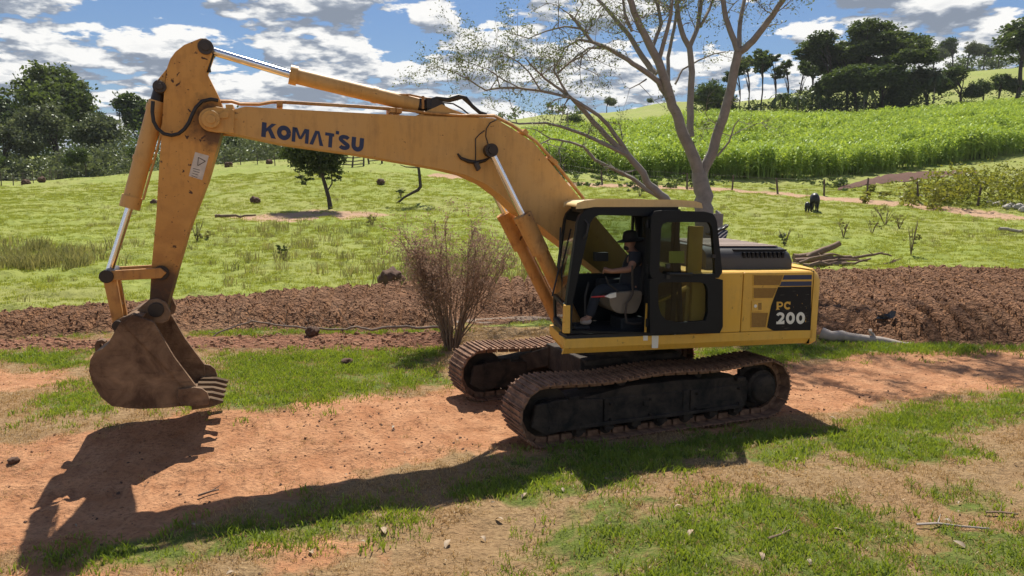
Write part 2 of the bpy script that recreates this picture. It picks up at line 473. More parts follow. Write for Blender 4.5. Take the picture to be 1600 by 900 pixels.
# ------------------------------------------------------------------ materials
def new_mat(name):
    m = bpy.data.materials.new(name); m.use_nodes = True
    return m, NT(m.node_tree)
def out(nt, sh, disp=None):
    ins = {0: sh}
    nt.n('ShaderNodeOutputMaterial', ins)
def principled(nt, col, rough=0.6, metal=0.0, bump=None, bstr=0.3, bdist=0.02, spec=0.5):
    ins = {'Base Color': col if isinstance(col, bpy.types.NodeSocket) else tuple(col)+(1,), 'Roughness': rough, 'Metallic': metal, 'Specular IOR Level': spec}
    if bump is not None:
        ins['Normal'] = nt.n('ShaderNodeBump', {'Strength': bstr, 'Distance': bdist, 'Height': bump}).outputs[0]
    return nt.n('ShaderNodeBsdfPrincipled', ins).outputs[0]
def plain(name, col, rough=0.6, metal=0.0, var=0.15, scale=6.0, bstr=0.15, spec=0.5):
    m, nt = new_mat(name)
    oc = nt.n('ShaderNodeTexCoord').outputs['Object']
    f = nt.noise(oc, scale, 6, 0.6)
    c = nt.mix(f, tuple(q*(1-var) for q in col), tuple(min(1, q*(1+var)) for q in col))
    out(nt, principled(nt, c, rough, metal, f, bstr, 0.01, spec)); return m
def leaf_mat(name, col, col2, trans=0.45, gloss=0.08, tint=(1.25, 1.3, 0.6)):
    m, nt = new_mat(name)
    rnd = nt.n('ShaderNodeObjectInfo').outputs['Random']
    geo = nt.n('ShaderNodeNewGeometry')
    f = nt.noise(geo.outputs['Position'], 0.9, 3, 0.6)
    ff = nt.math('ADD', nt.math('MULTIPLY', geo.outputs['Random Per Island'], 0.55), nt.math('MULTIPLY_ADD', f, 0.9, -0.2))
    ff = nt.math('ADD', ff, nt.math('MULTIPLY_ADD', rnd, 0.3, -0.15), clamp=True)
    c = nt.mix(ff, col, col2)
    ct = nt.mix(1.0, c, tuple(tint), 'MULTIPLY')
    d = nt.n('ShaderNodeBsdfDiffuse', {'Color': c}).outputs[0]
    t = nt.n('ShaderNodeBsdfTranslucent', {'Color': ct}).outputs[0]
    g = nt.n('ShaderNodeBsdfGlossy', {'Color': (0.8, 0.85, 0.8, 1), 'Roughness': 0.42}).outputs[0]
    a = nt.n('ShaderNodeMixShader', {0: trans, 1: d, 2: t}).outputs[0]
    out(nt, nt.n('ShaderNodeMixShader', {0: gloss, 1: a, 2: g}).outputs[0]); return m
def paint_mat(name, col, dirt=(0.16, 0.085, 0.04), amount=0.35, rough=0.5, chips=0.5, fade=(0.62, 0.42, 0.18), low=None, grease=None, chipcut=0.69):
    """machine paint: faded, dusty, with scratches and rust chips; low = (z0, z1) where grime gets heavier along the part"""
    m, nt = new_mat(name)
    oc = nt.n('ShaderNodeTexCoord').outputs['Object']
    big = nt.noise(oc, 1.1, 5, 0.6, 0.3)
    mid = nt.noise(oc, 5.5, 6, 0.65)
    st = nt.n('ShaderNodeMapping', {0: oc, 'Scale': (9.0, 9.0, 1.2)}).outputs[0]
    streak = nt.noise(st, 2.0, 5, 0.6)
    c = nt.mix(nt.ramp(big, [(0.35, 0.0), (0.7, 0.5)]), tuple(col), tuple(fade))
    g = nt.math('MULTIPLY', nt.ramp(nt.math('MULTIPLY_ADD', streak, 0.5, nt.math('MULTIPLY', mid, 0.5)), [(0.48, 0.0), (0.68, 1.0)]), amount)
    if low:
        z = nt.n('ShaderNodeSeparateXYZ', {0: oc}).outputs[2]
        k = nt.n('ShaderNodeMapRange', {0: z, 1: low[1], 2: low[0], 3: 0.0, 4: 1.0}).outputs[0]
        k2 = nt.math('MULTIPLY', k, nt.ramp(mid, [(0.35, 0.25), (0.6, 1.0)]))
        g = nt.math('MAXIMUM', g, nt.math('MULTIPLY', k2, 0.9))
    c = nt.mix(g, c, tuple(dirt))
    for gx, gz, gr in (grease or ()):
        dv = nt.vmath('SUBTRACT', oc, (gx, 0.0, gz)); dv = nt.vmath('MULTIPLY', dv, (1.0, 0.0, 1.0))
        ln = nt.n('ShaderNodeVectorMath', {0: dv}, operation='LENGTH').outputs['Value']
        gm = nt.ramp(nt.math('ADD', nt.math('DIVIDE', ln, gr), nt.math('MULTIPLY_ADD', mid, 1.6, -0.8)), [(0.45, 0.85), (1.0, 0.0)])
        c = nt.mix(gm, c, (0.045, 0.022, 0.014))
    sp = nt.noise(oc, 13.0, 3, 0.5, 0.4)
    sp2 = nt.noise(nt.vmath('ADD', oc, (7.3, 1.1, 4.2)), 31.0, 3, 0.55)
    chip = nt.math('MULTIPLY', nt.math('MAXIMUM', nt.ramp(sp, [(chipcut, 0.0), (chipcut+0.03, 1.0)]), nt.ramp(sp2, [(chipcut+0.02, 0.0), (chipcut+0.05, 0.8)])), chips)
    c = nt.mix(chip, c, (0.07, 0.028, 0.014))
    r = nt.math('MULTIPLY_ADD', g, 0.3, rough)
    b = nt.math('MULTIPLY_ADD', mid, 0.6, nt.math('MULTIPLY', chip, -0.5))
    out(nt, principled(nt, c, r, 0.0, b, 0.12, 0.01, 0.4)); return m
def flat_mat(name, col, rough=0.6): 
    return plain(name, col, rough, 0, 0.12, 9.0, 0.05)

MAT = {}
MAT['paint'] = paint_mat('faded_orange_paint', (0.60, 0.325, 0.085), amount=0.30, fade=(0.58, 0.375, 0.16), chips=0.7)
MAT['arm'] = paint_mat('stained_arm_paint', (0.62, 0.30, 0.060), amount=0.5, dirt=(0.27, 0.105, 0.032), fade=(0.58, 0.33, 0.11), low=(1.5, 3.3), chips=1.0, chipcut=0.655, grease=((L(334, 196, -.19)[0], L(334, 196, -.19)[1], .34), (L(255, 430, -.19)[0], L(255, 440, -.19)[1], .24), (L(245, 478, -.19)[0], L(245, 478, -.19)[1], .34)))
MAT['body'] = paint_mat('yellow_body_paint', (0.72, 0.41, 0.05), amount=0.26, dirt=(0.30, 0.17, 0.06), fade=(0.68, 0.44, 0.12), chips=0.55, rough=0.45)
MAT['roof'] = paint_mat('dusty_roof_paint', (0.66, 0.47, 0.20), amount=0.2, fade=(0.62, 0.48, 0.28), chips=0.15)
MAT['rustpaint'] = paint_mat('rusty_paint', (0.48, 0.21, 0.04), amount=0.8, dirt=(0.20, 0.075, 0.03), chips=0.9)
MAT['vent'] = plain('vent_mesh', (0.30, 0.165, 0.035), 0.7, 0, 0.3, 30)
MAT['black'] = plain('black_cab_frame', (0.0065, 0.009, 0.012), 0.5, 0, 0.3, 8, spec=0.22)
MAT['rubber'] = plain('black_rubber', (0.016, 0.016, 0.017), 0.55, 0, 0.3, 12)
MAT['grey'] = plain('grey_hood', (0.055, 0.053, 0.052), 0.55, 0, 0.25, 5)
MAT['dust'] = plain('dusty_hood_top', (0.30, 0.22, 0.18), 0.7, 0, 0.25, 5)
MAT['steel'] = plain('dark_steel', (0.055, 0.045, 0.04), 0.6, 0.2, 0.4, 7, 0.4)
MAT['pin'] = plain('greasy_pin', (0.03, 0.022, 0.018), 0.4, 0.3, 0.4, 14, 0.3)
MAT['chrome'] = plain('chrome_rod', (0.78, 0.78, 0.80), 0.13, 1.0, 0.05, 20, 0.02)
MAT['cream'] = plain('cream_seat', (0.20, 0.17, 0.135), 0.7, 0, 0.2, 8)
MAT['int'] = plain('cab_interior', (0.014, 0.016, 0.020), 0.7, 0, 0.3, 7)
MAT['blue'] = plain('logo_blue', (0.014, 0.028, 0.085), 0.5, 0, 0.25, 14)
MAT['decal'] = plain('decal_black', (0.006, 0.007, 0.011), 0.5, 0, 0.3, 10, spec=0.22)
m, nt = new_mat('chipped_decal_black')
oc = nt.n('ShaderNodeTexCoord').outputs['Object']
cf = nt.ramp(nt.noise(oc, 11.0, 5, 0.6, 0.6), [(0.66, 0.0), (0.68, 1.0)])
sf = nt.ramp(nt.noise(nt.n('ShaderNodeMapping', {0: oc, 'Rotation': (0, 0.6, 0), 'Scale': (3, 3, 40)}).outputs[0], 2.0, 3, 0.5), [(0.68, 0.0), (0.71, 0.5)])
c = nt.mix(cf, (0.006, 0.007, 0.011), (0.55, 0.32, 0.05)); c = nt.mix(sf, c, (0.20, 0.19, 0.17))
out(nt, principled(nt, c, 0.5, 0, None, spec=0.22)); MAT['chipdecal'] = m
MAT['white'] = plain('decal_white', (0.75, 0.74, 0.68), 0.55, 0, 0.1, 14)
MAT['sticker'] = plain('worn_sticker', (0.58, 0.52, 0.45), 0.7, 0, 0.35, 18)
MAT['sticky'] = plain('yellow_sticker', (0.62, 0.60, 0.10), 0.6, 0, 0.1, 10)
MAT['red'] = plain('red_knob', (0.45, 0.03, 0.03), 0.4)
def steel_mud(name, a, b, rough=0.75, scale=3.0, spec=0.3):
    m, nt = new_mat(name)
    oc = nt.n('ShaderNodeTexCoord').outputs['Object']
    f = nt.noise(oc, scale, 8, 0.65, 0.5); f2 = nt.noise(oc, scale*4, 5, 0.6)
    sc = nt.n('ShaderNodeMapping', {0: oc, 'Scale': (2, 2, 14), 'Rotation': (0, 0.7, 0)}).outputs[0]
    f3 = nt.noise(sc, 2.0, 4, 0.6)
    c = nt.mix(nt.ramp(f, [(0.35, 0.0), (0.65, 1.0)]), a, b)
    c = nt.mix(nt.ramp(f3, [(0.6, 0.0), (0.75, 0.5)]), c, tuple(q*0.35 for q in a))
    out(nt, principled(nt, c, rough, 0.05, f2, 0.6, 0.03, spec)); return m
MAT['bucket'] = steel_mud('muddy_bucket_steel', (0.085, 0.046, 0.026), (0.30, 0.19, 0.11))
MAT['tooth'] = steel_mud('worn_tooth_steel', (0.07, 0.048, 0.032), (0.17, 0.12, 0.08), 0.95, 3.0, 0.05)
MAT['shoe'] = steel_mud('muddy_track_shoe', (0.085, 0.046, 0.030), (0.36, 0.205, 0.125), 0.8, 4.0)
MAT['under'] = steel_mud('dirty_undercarriage', (0.010, 0.009, 0.008), (0.062, 0.045, 0.033), 0.8, 4.0)
def glass_mat(name, tint, refl=0.06, dusty=0.12, cloudy=0.0):
    m, nt = new_mat(name)
    oc = nt.n('ShaderNodeTexCoord').outputs['Object']
    tr = nt.n('ShaderNodeBsdfTransparent', {'Color': tuple(tint)+(1,)}).outputs[0]
    gl = nt.n('ShaderNodeBsdfGlossy', {'Color': (1, 1, 1, 1), 'Roughness': 0.03}).outputs[0]
    df = nt.n('ShaderNodeBsdfTranslucent', {'Color': (0.55, 0.50, 0.42, 1)}).outputs[0]
    lw = nt.n('ShaderNodeLayerWeight', {0: 0.35}).outputs['Fresnel']
    k = nt.math('MULTIPLY_ADD', lw, 0.30, refl, clamp=True)
    s = nt.n('ShaderNodeMixShader', {0: k, 1: tr, 2: gl}).outputs[0]
    sm = nt.n('ShaderNodeMapping', {0: oc, 'Rotation': (0, 0.9, 0), 'Scale': (1.5, 1.5, 7)}).outputs[0]
    dm = nt.math('MULTIPLY', nt.ramp(nt.noise(sm, 2.6, 6, 0.7), [(0.42, 0.15), (0.75, 1.0)]), dusty)
    s = nt.n('ShaderNodeMixShader', {0: dm, 1: s, 2: df}).outputs[0]
    out(nt, s); return m
MAT['glass'] = glass_mat('cab_glass', (0.62, 0.68, 0.66), 0.0, 0.012)
MAT['windscreen'] = glass_mat('windscreen_glass', (0.62, 0.70, 0.69), 0.02, 0.05)
MAT['bark'] = plain('grey_brown_bark', (0.25, 0.23, 0.205), 0.9, 0, 0.45, 5, 0.8)
MAT['darkbark'] = plain('dark_bark', (0.06, 0.045, 0.038), 0.9, 0, 0.4, 5, 0.8)
MAT['drywood'] = plain('dry_wood', (0.19, 0.125, 0.085), 0.9, 0, 0.5, 8, 0.9)
MAT['palewood'] = plain('weathered_pale_wood', (0.33, 0.28, 0.24), 0.85, 0, 0.45, 6, 0.9)
MAT['post'] = plain('weathered_post', (0.10, 0.08, 0.065), 0.9, 0, 0.3, 5, 0.5)
MAT['twig'] = plain('dry_twig', (0.20, 0.14, 0.10), 0.9, 0, 0.35, 6, 0.3)
MAT['wire'] = plain('fence_wire', (0.12, 0.11, 0.10), 0.5, 0.6, 0.2, 6)
MAT['stone'] = plain('pale_stone', (0.45, 0.42, 0.38), 0.85, 0, 0.3, 5, 0.7)
MAT['deadbranch'] = plain('dead_branch', (0.23, 0.175, 0.135), 0.9, 0, 0.5, 9, 0.9)
MAT['clod'] = plain('earth_clod', (0.26, 0.135, 0.070), 0.95, 0, 0.4, 8, 0.9)
MAT['mound'] = plain('dark_mound', (0.10, 0.054, 0.034), 0.95, 0, 0.4, 5, 0.9)
MAT['redearth'] = plain('red_earth', (0.085, 0.030, 0.015), 0.95, 0, 0.4, 1.5, 0.9)
MAT['hide'] = plain('black_hide', (0.012, 0.011, 0.014), 0.45, 0, 0.3, 6)
MAT['skin'] = plain('skin', (0.28, 0.15, 0.10), 0.55, 0, 0.12, 20)
MAT['shirt'] = plain('dark_shirt', (0.014, 0.018, 0.03), 0.85, 0, 0.3, 10)
MAT['jeans'] = plain('dark_jeans', (0.014, 0.020, 0.032), 0.9, 0, 0.3, 14)
MAT['hat'] = plain('black_hat', (0.010, 0.010, 0.011), 0.8, 0, 0.2, 10)
MAT['bag'] = plain('black_plastic', (0.010, 0.010, 0.011), 0.3, 0, 0.2, 5)
MAT['deadleaf'] = plain('dead_leaf', (0.33, 0.24, 0.15), 0.7, 0, 0.4, 20)
MAT['paleleaf'] = plain('pale_dead_leaf', (0.28, 0.215, 0.14), 0.65, 0, 0.3, 20)
MAT['seedhead'] = leaf_mat('seed_heads', (0.20, 0.125, 0.085), (0.46, 0.33, 0.25), 0.35, 0.0, (1.0, 0.95, 0.9))
MAT['lv_dark'] = leaf_mat('dark_leaves', (0.030, 0.050, 0.020), (0.125, 0.16, 0.055), 0.38, 0.03)
MAT['lv_mid'] = leaf_mat('mid_green_leaves', (0.035, 0.06, 0.018), (0.11, 0.15, 0.042), 0.34, 0.03)
MAT['lv_grey'] = leaf_mat('grey_green_leaves', (0.055, 0.075, 0.038), (0.18, 0.20, 0.10), 0.32, 0.04, (1.1, 1.15, 0.8))
MAT['lv_feather'] = leaf_mat('feathery_leaves', (0.06, 0.08, 0.035), (0.16, 0.18, 0.08), 0.45, 0.03)
MAT['lv_yellow'] = leaf_mat('yellow_green_leaves', (0.10, 0.12, 0.025), (0.26, 0.25, 0.06), 0.42, 0.02)
MAT['lv_corn'] = leaf_mat('corn_leaves', (0.16, 0.27, 0.05), (0.50, 0.62, 0.15), 0.38, 0.02, (1.3, 1.2, 0.5))
MAT['gr_green'] = leaf_mat('green_grass', (0.085, 0.15, 0.018), (0.27, 0.35, 0.06), 0.45, 0.03, (1.3, 1.2, 0.5))
MAT['gr_dry'] = leaf_mat('dry_grass', (0.28, 0.18, 0.080), (0.54, 0.39, 0.20), 0.35, 0.02, (1.1, 1.0, 0.8))
MAT['gr_past'] = leaf_mat('pasture_grass', (0.17, 0.23, 0.040), (0.33, 0.38, 0.09), 0.45, 0.02, (1.3, 1.15, 0.5))
MAT['weed'] = leaf_mat('weed_stems', (0.13, 0.15, 0.05), (0.34, 0.31, 0.14), 0.40, 0.01, (1.1, 1.05, 0.7))
m, nt = new_mat('puddle_water')
out(nt, principled(nt, (0.30, 0.24, 0.19), 0.06, 0, nt.noise(nt.n('ShaderNodeTexCoord').outputs['Object'], 9, 3), 0.05, 0.01, 0.8)); MAT['water'] = m

# ground
m, nt = new_mat('ground_soil_and_grass'); MAT['ground'] = m
pos = nt.n('ShaderNodeNewGeometry').outputs['Position']
A = nt.n('ShaderNodeSeparateColor', {0: nt.n('ShaderNodeVertexColor', layer_name='mA').outputs[0]}).outputs
B = nt.n('ShaderNodeSeparateColor', {0: nt.n('ShaderNodeVertexColor', layer_name='mB').outputs[0]}).outputs
nf = nt.noise(pos, 22.0, 6, 0.65); nm = nt.noise(pos, 3.2, 6, 0.6); nl = nt.noise(pos, 0.55, 5, 0.55); nh = nt.noise(pos, 0.07, 5, 0.6)
def two(a, b, f, lo=0.3, hi=0.7): return nt.mix(nt.ramp(f, [(lo, 0.0), (hi, 1.0)]), a, b)
def jit(mask, k=0.5, n=nm):       # break the edge of a mask with noise
    return nt.ramp(nt.math('ADD', mask, nt.math('MULTIPLY_ADD', n, k, -0.5*k)), [(0.36, 0.0), (0.64, 1.0)])
dry = two(two((0.21, 0.135, 0.065), (0.36, 0.245, 0.125), nf, 0.35, 0.65), (0.30, 0.175, 0.085), nl, 0.45, 0.75)
soil = two(two((0.35, 0.155, 0.070), (0.54, 0.288, 0.150), nm, 0.3, 0.7), (0.22, 0.108, 0.056), nf, 0.48, 0.72)
soil = nt.mix(nt.ramp(nt.noise(pos, 1.4, 5, 0.65), [(0.55, 0.0), (0.75, 0.55)]), soil, (0.40, 0.165, 0.068))
redc = two((0.20, 0.085, 0.045), (0.40, 0.19, 0.11), nm)
plow = two(two((0.14, 0.066, 0.032), (0.36, 0.188, 0.100), nm, 0.3, 0.7), (0.36, 0.21, 0.12), nl, 0.5, 0.8)
grn = two(two((0.075, 0.10, 0.018), (0.16, 0.20, 0.036), nf, 0.3, 0.7), dry, nt.noise(pos, 6.0, 5, 0.65), 0.52, 0.80)
vor = nt.n('ShaderNodeTexVoronoi', {'Vector': pos, 'Scale': 2.2, 'Randomness': 1.0}).outputs['Distance']
past = two((0.175, 0.225, 0.034), (0.285, 0.33, 0.066), nt.noise(pos, 1.1, 6, 0.7), 0.33, 0.66)
past = nt.mix(nt.ramp(nt.noise(pos, 0.16, 5, 0.65), [(0.42, 0.0), (0.72, 0.75)]), past, (0.285, 0.28, 0.085))
past = nt.mix(nt.ramp(nt.noise(pos, 3.0, 4, 0.7), [(0.56, 0.0), (0.74, 0.5)]), past, (0.095, 0.125, 0.022))
past = nt.mix(nt.ramp(nh, [(0.52, 0.0), (0.75, 0.6)]), past, (0.29, 0.275, 0.10))
c = nt.mix(jit(B[0], 0.6), dry, grn)
c = nt.mix(jit(A[0], 0.9), c, soil)
c = nt.mix(jit(B[1]), c, past)
c = nt.mix(jit(A[1], 0.8), c, redc)
c = nt.mix(A[2], c, plow)
c = nt.mix(jit(B[2]), c, (0.42, 0.27, 0.17))
vw = nt.vmath('ADD', pos, nt.n('ShaderNodeVectorMath', {0: nt.noise(pos, 5.0, 3, 0.6, 0, 1), 3: 0.12}, operation='SCALE').outputs[0])
v1 = nt.n('ShaderNodeTexVoronoi', {'Vector': vw, 'Scale': 6.5}).outputs['Distance']; v2 = nt.n('ShaderNodeTexVoronoi', {'Vector': vw, 'Scale': 17.0}).outputs['Distance']
lumps = nt.math('MULTIPLY_ADD', nt.math('ADD', nt.math('MULTIPLY', v1, 1.4), nt.math('MULTIPLY', v2, 0.8)), -1.6, nf)
hgt_ = nt.math('ADD', nt.math('MULTIPLY_ADD', nf, 0.5, nm), nt.math('MULTIPLY', lumps, nt.math('MAXIMUM', A[2], nt.math('MULTIPLY', A[1], 0.7))))
out(nt, principled(nt, c, 0.92, 0, hgt_, 1.0, 0.09, 0.2))

# ------------------------------------------------------------------ ground sheet
def make_ground():
    rad = np.concatenate([np.linspace(0.6, 3.0, 10)[:-1], np.geomspace(3.0, 42.0, 340)[:-1], np.geomspace(42.0, 400.0, 150)[:-1], np.geomspace(400, 4300, 26)])
    ang = np.concatenate([np.linspace(-180, -52, 33)[:-1], np.linspace(-52, -42, 20)[:-1], np.linspace(-42, 42, 620), np.linspace(42, 52, 20)[1:], np.linspace(52, 180, 33)[1:]])
    ang = np.radians(ang)
    RR, AA = np.meshgrid(rad, ang, indexing='ij')
    X = CX+RR*np.sin(AA); Y = CY+RR*np.cos(AA)
    nr, na = X.shape
    x = X.ravel(); y = Y.ravel()
    m = masks(x, y); z = height(x, y, m)
    V = np.stack([x, y, z], -1)
    i = np.arange(nr-1)[:, None]*na+np.arange(na-1)[None]
    Q = np.stack([i, i+1, i+na+1, i+na], -1).reshape(-1, 4)[:, ::-1]
    mA = np.ones((len(x), 4), np.float32); mB = np.ones((len(x), 4), np.float32)
    mA[:, 0] = np.maximum(m['road'], m['patch']*0.9); mA[:, 1] = m['red']; mA[:, 2] = m['plow']
    mB[:, 0] = m['green']; mB[:, 1] = m['past']; mB[:, 2] = m['froad']
    cls = np.zeros(len(x), int)
    cls[(m['road'] > 0.5)] = 1; cls[m['plow'] > 0.5] = 2; cls[m['froad'] > 0.5] = 3
    fc = np.where((cls[Q] == cls[Q[:, :1]]).all(1), cls[Q[:, 0]], 0)
    names = ['ground', 'dirt_track', 'ploughed_soil', 'farm_road']
    labels = ['grassy ground and hillside pasture reaching the horizon', 'orange dirt track crossing under the excavator', 'strip of freshly turned brown soil behind the excavator', 'pale dirt farm road along the corn field']
    for k in range(4):
        q = Q[fc == k]; used, inv = np.unique(q, return_inverse=True)
        me = np_mesh(names[k], V[used], inv.reshape(-1, 4), MAT['ground'])
        for nm_, arr in (('mA', mA), ('mB', mB)):
            a = me.color_attributes.new(nm_, 'FLOAT_COLOR', 'POINT'); a.data.foreach_set('color', arr[used].ravel())
        me.shade_smooth()
        tag(link(names[k], me), labels[k], None, None, 'structure')
make_ground()

# puddle on the ploughed strip
pw = W([(690, 504), (740, 499), (800, 496), (856, 493), (862, 499), (810, 503), (760, 506), (720, 507)])
zz = float(np.mean([hbase(np.array([a]), np.array([b]))[0] for a, b in pw]))+0.015
mb = MB(); mb.add([(a, b, zz) for a, b in pw], [tuple(range(len(pw)))])
tag(mb.build('puddle_water', MAT['water']), 'pale shallow puddle at the foot of the turned soil', None, None, 'structure')
# ------------------------------------------------------------------ excavator
EX = empty('excavator', (0, 0, 0), TH)
tag(EX, 'yellow crawler excavator with black cab and bucket held low on the dirt track', 'excavator')
UROT = (0, UT, 0)
def part(mb, name, mat, parent=None, smooth=None, bevel=0):
    """piece of the upper structure, in machine coordinates"""
    if parent is None: return mb.build(name, mat, EX, smooth, bevel, rot=UROT)
    return mb.build(name, mat, parent, smooth, bevel)
def circle(cx, cz, r, n=20, a0=0, a1=2*PI):
    return [(cx+r*math.cos(a0+(a1-a0)*i/n), cz+r*math.sin(a0+(a1-a0)*i/n)) for i in range(n if abs(a1-a0) > 6.2 else n+1)]
def rounded(poly, r, n=4):
    """round the corners of a polygon of (x, z)"""
    o = []; m = len(poly)
    for i in range(m):
        p0 = Vector(poly[i-1]); p = Vector(poly[i]); p1 = Vector(poly[(i+1) % m])
        a = (p0-p); b = (p1-p); rr = min(r, a.length*0.45, b.length*0.45)
        a = p+a.normalized()*rr; b = p+b.normalized()*rr
        for k in range(n+1):
            t = k/n; q = a*(1-t)**2+p*2*t*(1-t)+b*t*t; o.append((q.x, q.y))
    return o

# --- crawlers
def track_path(n=400):
    rf, rr = 0.375, 0.385; xf, xr = -1.62, 1.62; zf, zr = 0.415, 0.425
    pts = []
    for a in np.linspace(-PI/2, -1.5*PI, 60): pts.append((xf+rf*math.cos(a), zf+rf*math.sin(a)))
    for t in np.linspace(0, 1, 80)[1:-1]:
        x = xf+(xr-xf)*t; z = (zf+rf)*(1-t)+(zr+rr)*t-0.035*math.sin(PI*2*t)**2; pts.append((x, z))
    for a in np.linspace(PI/2, -PI/2, 60): pts.append((xr+rr*math.cos(a), zr+rr*math.sin(a)))
    for t in np.linspace(0, 1, 60)[1:-1]: pts.append((xr+(xf-xr)*t, (zr-rr)*(1-t)+(zf-rf)*t))
    return np.array(pts)
TP = track_path()
seg = np.r_[0, np.cumsum(np.hypot(*(np.roll(TP, -1, 0)-TP).T))]
NSH = 49
shoe_me = None
def shoe_mesh():
    mb = MB()
    mb.box((0, 0, 0), (0.180, 0.60, 0.016))
    for k, x in enumerate((-0.072, 0.0, 0.072)):
        mb.box((x, 0, 0.019), (0.016, 0.60, 0.024))
    mb.box((0, 0.11, -0.045), (0.15, 0.05, 0.07)); mb.box((0, -0.11, -0.045), (0.15, 0.05, 0.07))
    me = bpy.data.meshes.new('track_shoe'); me.from_pydata(mb.v, [], mb.f); me.materials.append(MAT['shoe']); me.update(); return me
shoe_me = shoe_mesh()
for side in (-1, 1):
    yc = 1.10*side
    fr = MB()
    # side frame: a long box with sloped top and guard
    fr.prism([(-1.30, 0.20), (1.32, 0.20), (1.36, 0.30), (1.36, 0.56), (1.10, 0.62), (0.2, 0.66), (-0.5, 0.66), (-1.1, 0.58), (-1.42, 0.56), (-1.42, 0.28)], -0.21, 0.21)
    fr.prism([(-1.86, 0.30), (-1.70, 0.20), (-0.90, 0.20), (-0.90, 0.55), (-1.50, 0.60), (-1.80, 0.56)], -0.27, -0.212)
    for bx_ in (-1.62, -1.2, -0.78, -0.2, 0.5, 1.18):
        for bz_ in (0.27, 0.47): fr.cyl((bx_, -.225, bz_), (bx_, -.285, bz_), .018, n=6)
    for bx_ in (-1.3, 1.2): fr.box((bx_, -.24, .60), (.14, .08, .05))
    fr.prism([(-1.44, 0.22), (-0.90, 0.20), (-0.90, 0.55), (-1.44, 0.53)], 0.212, 0.27)
    fr.prism([(-0.86, 0.22), (0.30, 0.22), (0.30, 0.52), (-0.86, 0.54)], -0.235, -0.212)
    fr.prism([(0.42, 0.22), (1.26, 0.22), (1.26, 0.52), (0.42, 0.52)], -0.235, -0.212)
    fr.box((-0.28, -0.25, 0.23), (1.9, 0.05, 0.05)); fr.box((0.9, -0.25, 0.23), (0.7, 0.05, 0.05))
    fr.box((-0.25, -0.245, 0.42), (0.10, 0.03, 0.06)); fr.box((0.35, -0.225, 0.37), (0.10, 0.04, 0.32))
    trk = fr.build('crawler_track', MAT['under'], EX, None, 0.012, loc=Vector((math.sin(PH-TH)*-yc, math.cos(PH-TH)*yc, 0)), rot=(0, 0, PH-TH))
    trk['label'] = 'near crawler track, muddy and dark' if side < 0 else 'far crawler track behind the near one'
    idl = MB(); idl.cyl((-1.62, -0.10, 0.415), (-1.62, 0.10, 0.415), 0.33, n=32); idl.cyl((-1.62, -0.16, 0.415), (-1.62, 0.16, 0.415), 0.17, n=24)
    idl.build('idler_wheel', MAT['under'], trk, 40)
    sp = MB()
    ring = []
    for i in range(42):
        r = 0.345 if i % 2 == 0 else 0.30
        ring.append((1.62+r*math.cos(2*PI*i/42), 0.425+r*math.sin(2*PI*i/42)))
    sp.prism(ring, -0.03, 0.03)
    sp.lathe([(0, 0.27), (0.16, 0.27), (0.185, 0.25), (0.20, 0.20), (0.24, 0.18), (0.24, 0.0)], (1.62, 0, 0.425), 32, Matrix.Rotation(PI/2, 3, 'X'))
    for i in range(12):
        a = 2*PI*i/12; q = (1.62+0.215*math.cos(a), -0.18, 0.425+0.215*math.sin(a))
        sp.cyl(q, (q[0], -0.20, q[2]), 0.014, n=6)
    sp.build('sprocket', MAT['under'], trk, 40)
    for i in range(7):
        x = -1.18+i*0.395
        r = MB(); r.cyl((x, -0.16, 0.15), (x, 0.16, 0.15), 0.085, n=16); r.cyl((x, -0.225, 0.15), (x, 0.225, 0.15), 0.04, n=12)
        r.box((x, -0.215, 0.165), (0.13, 0.04, 0.05)); r.box((x, 0.215, 0.165), (0.13, 0.04, 0.05))
        r.build('track_roller', MAT['under'], trk, 40)
    for x in (-0.55, 0.62):
        r = MB(); r.cyl((x, -0.12, 0.70), (x, 0.12, 0.70), 0.06, n=14); r.build('carrier_roller', MAT['under'], trk, 40)
    for i in range(NSH):
        s = (i+0.35)/NSH*seg[-1]
        k = int(np.searchsorted(seg, s)-1); k = min(max(k, 0), len(TP)-1)
        a = TP[k]; b = TP[(k+1) % len(TP)]; t = (s-seg[k])/max(seg[k+1]-seg[k], 1e-9)
        p = a*(1-t)+b*t; d = b-a
        o = link('track_shoe', shoe_me, trk)
        o.location = (p[0], 0, p[1])
        # outward normal: path runs clockwise seen from the near side
        o.rotation_euler = (0, math.atan2(-d[1], d[0]), 0)
        nx, nz = math.sin(o.rotation_euler[1]), math.cos(o.rotation_euler[1])
        if nx*(p[0]-(1.62 if p[0] > 1.62 else -1.62 if p[0] < -1.62 else p[0]))+nz*(p[1]-0.42) < 0:
            o.rotation_euler = (0, o.rotation_euler[1]+PI, 0)
cb = MB()
cb.prism([(-0.75, 0.50), (0.75, 0.50), (0.75, 0.86), (-0.75, 0.86)], -0.62, 0.62)
for sx in (-1, 1):
    for sy in (-1, 1):
        cb.add([(sx*.15, sy*.5, .55), (sx*.75, sy*.5, .55), (sx*.75, sy*.5, .84), (sx*.15, sy*.5, .84), (sx*.55, sy*.96, .36), (sx*1.05, sy*.96, .36), (sx*1.05, sy*.96, .62), (sx*.55, sy*.96, .62)],
               [(0, 1, 2, 3), (4, 5, 6, 7), (0, 1, 5, 4), (1, 2, 6, 5), (2, 3, 7, 6), (3, 0, 4, 7)])
cb.build('car_body', MAT['under'], EX, None, 0.015, rot=(0, 0, PH-TH))
sr = MB(); sr.cyl((0, 0, 0.84), (0, 0, 1.09), 0.62, n=40); sr.build('swing_ring', MAT['under'], EX, 40)

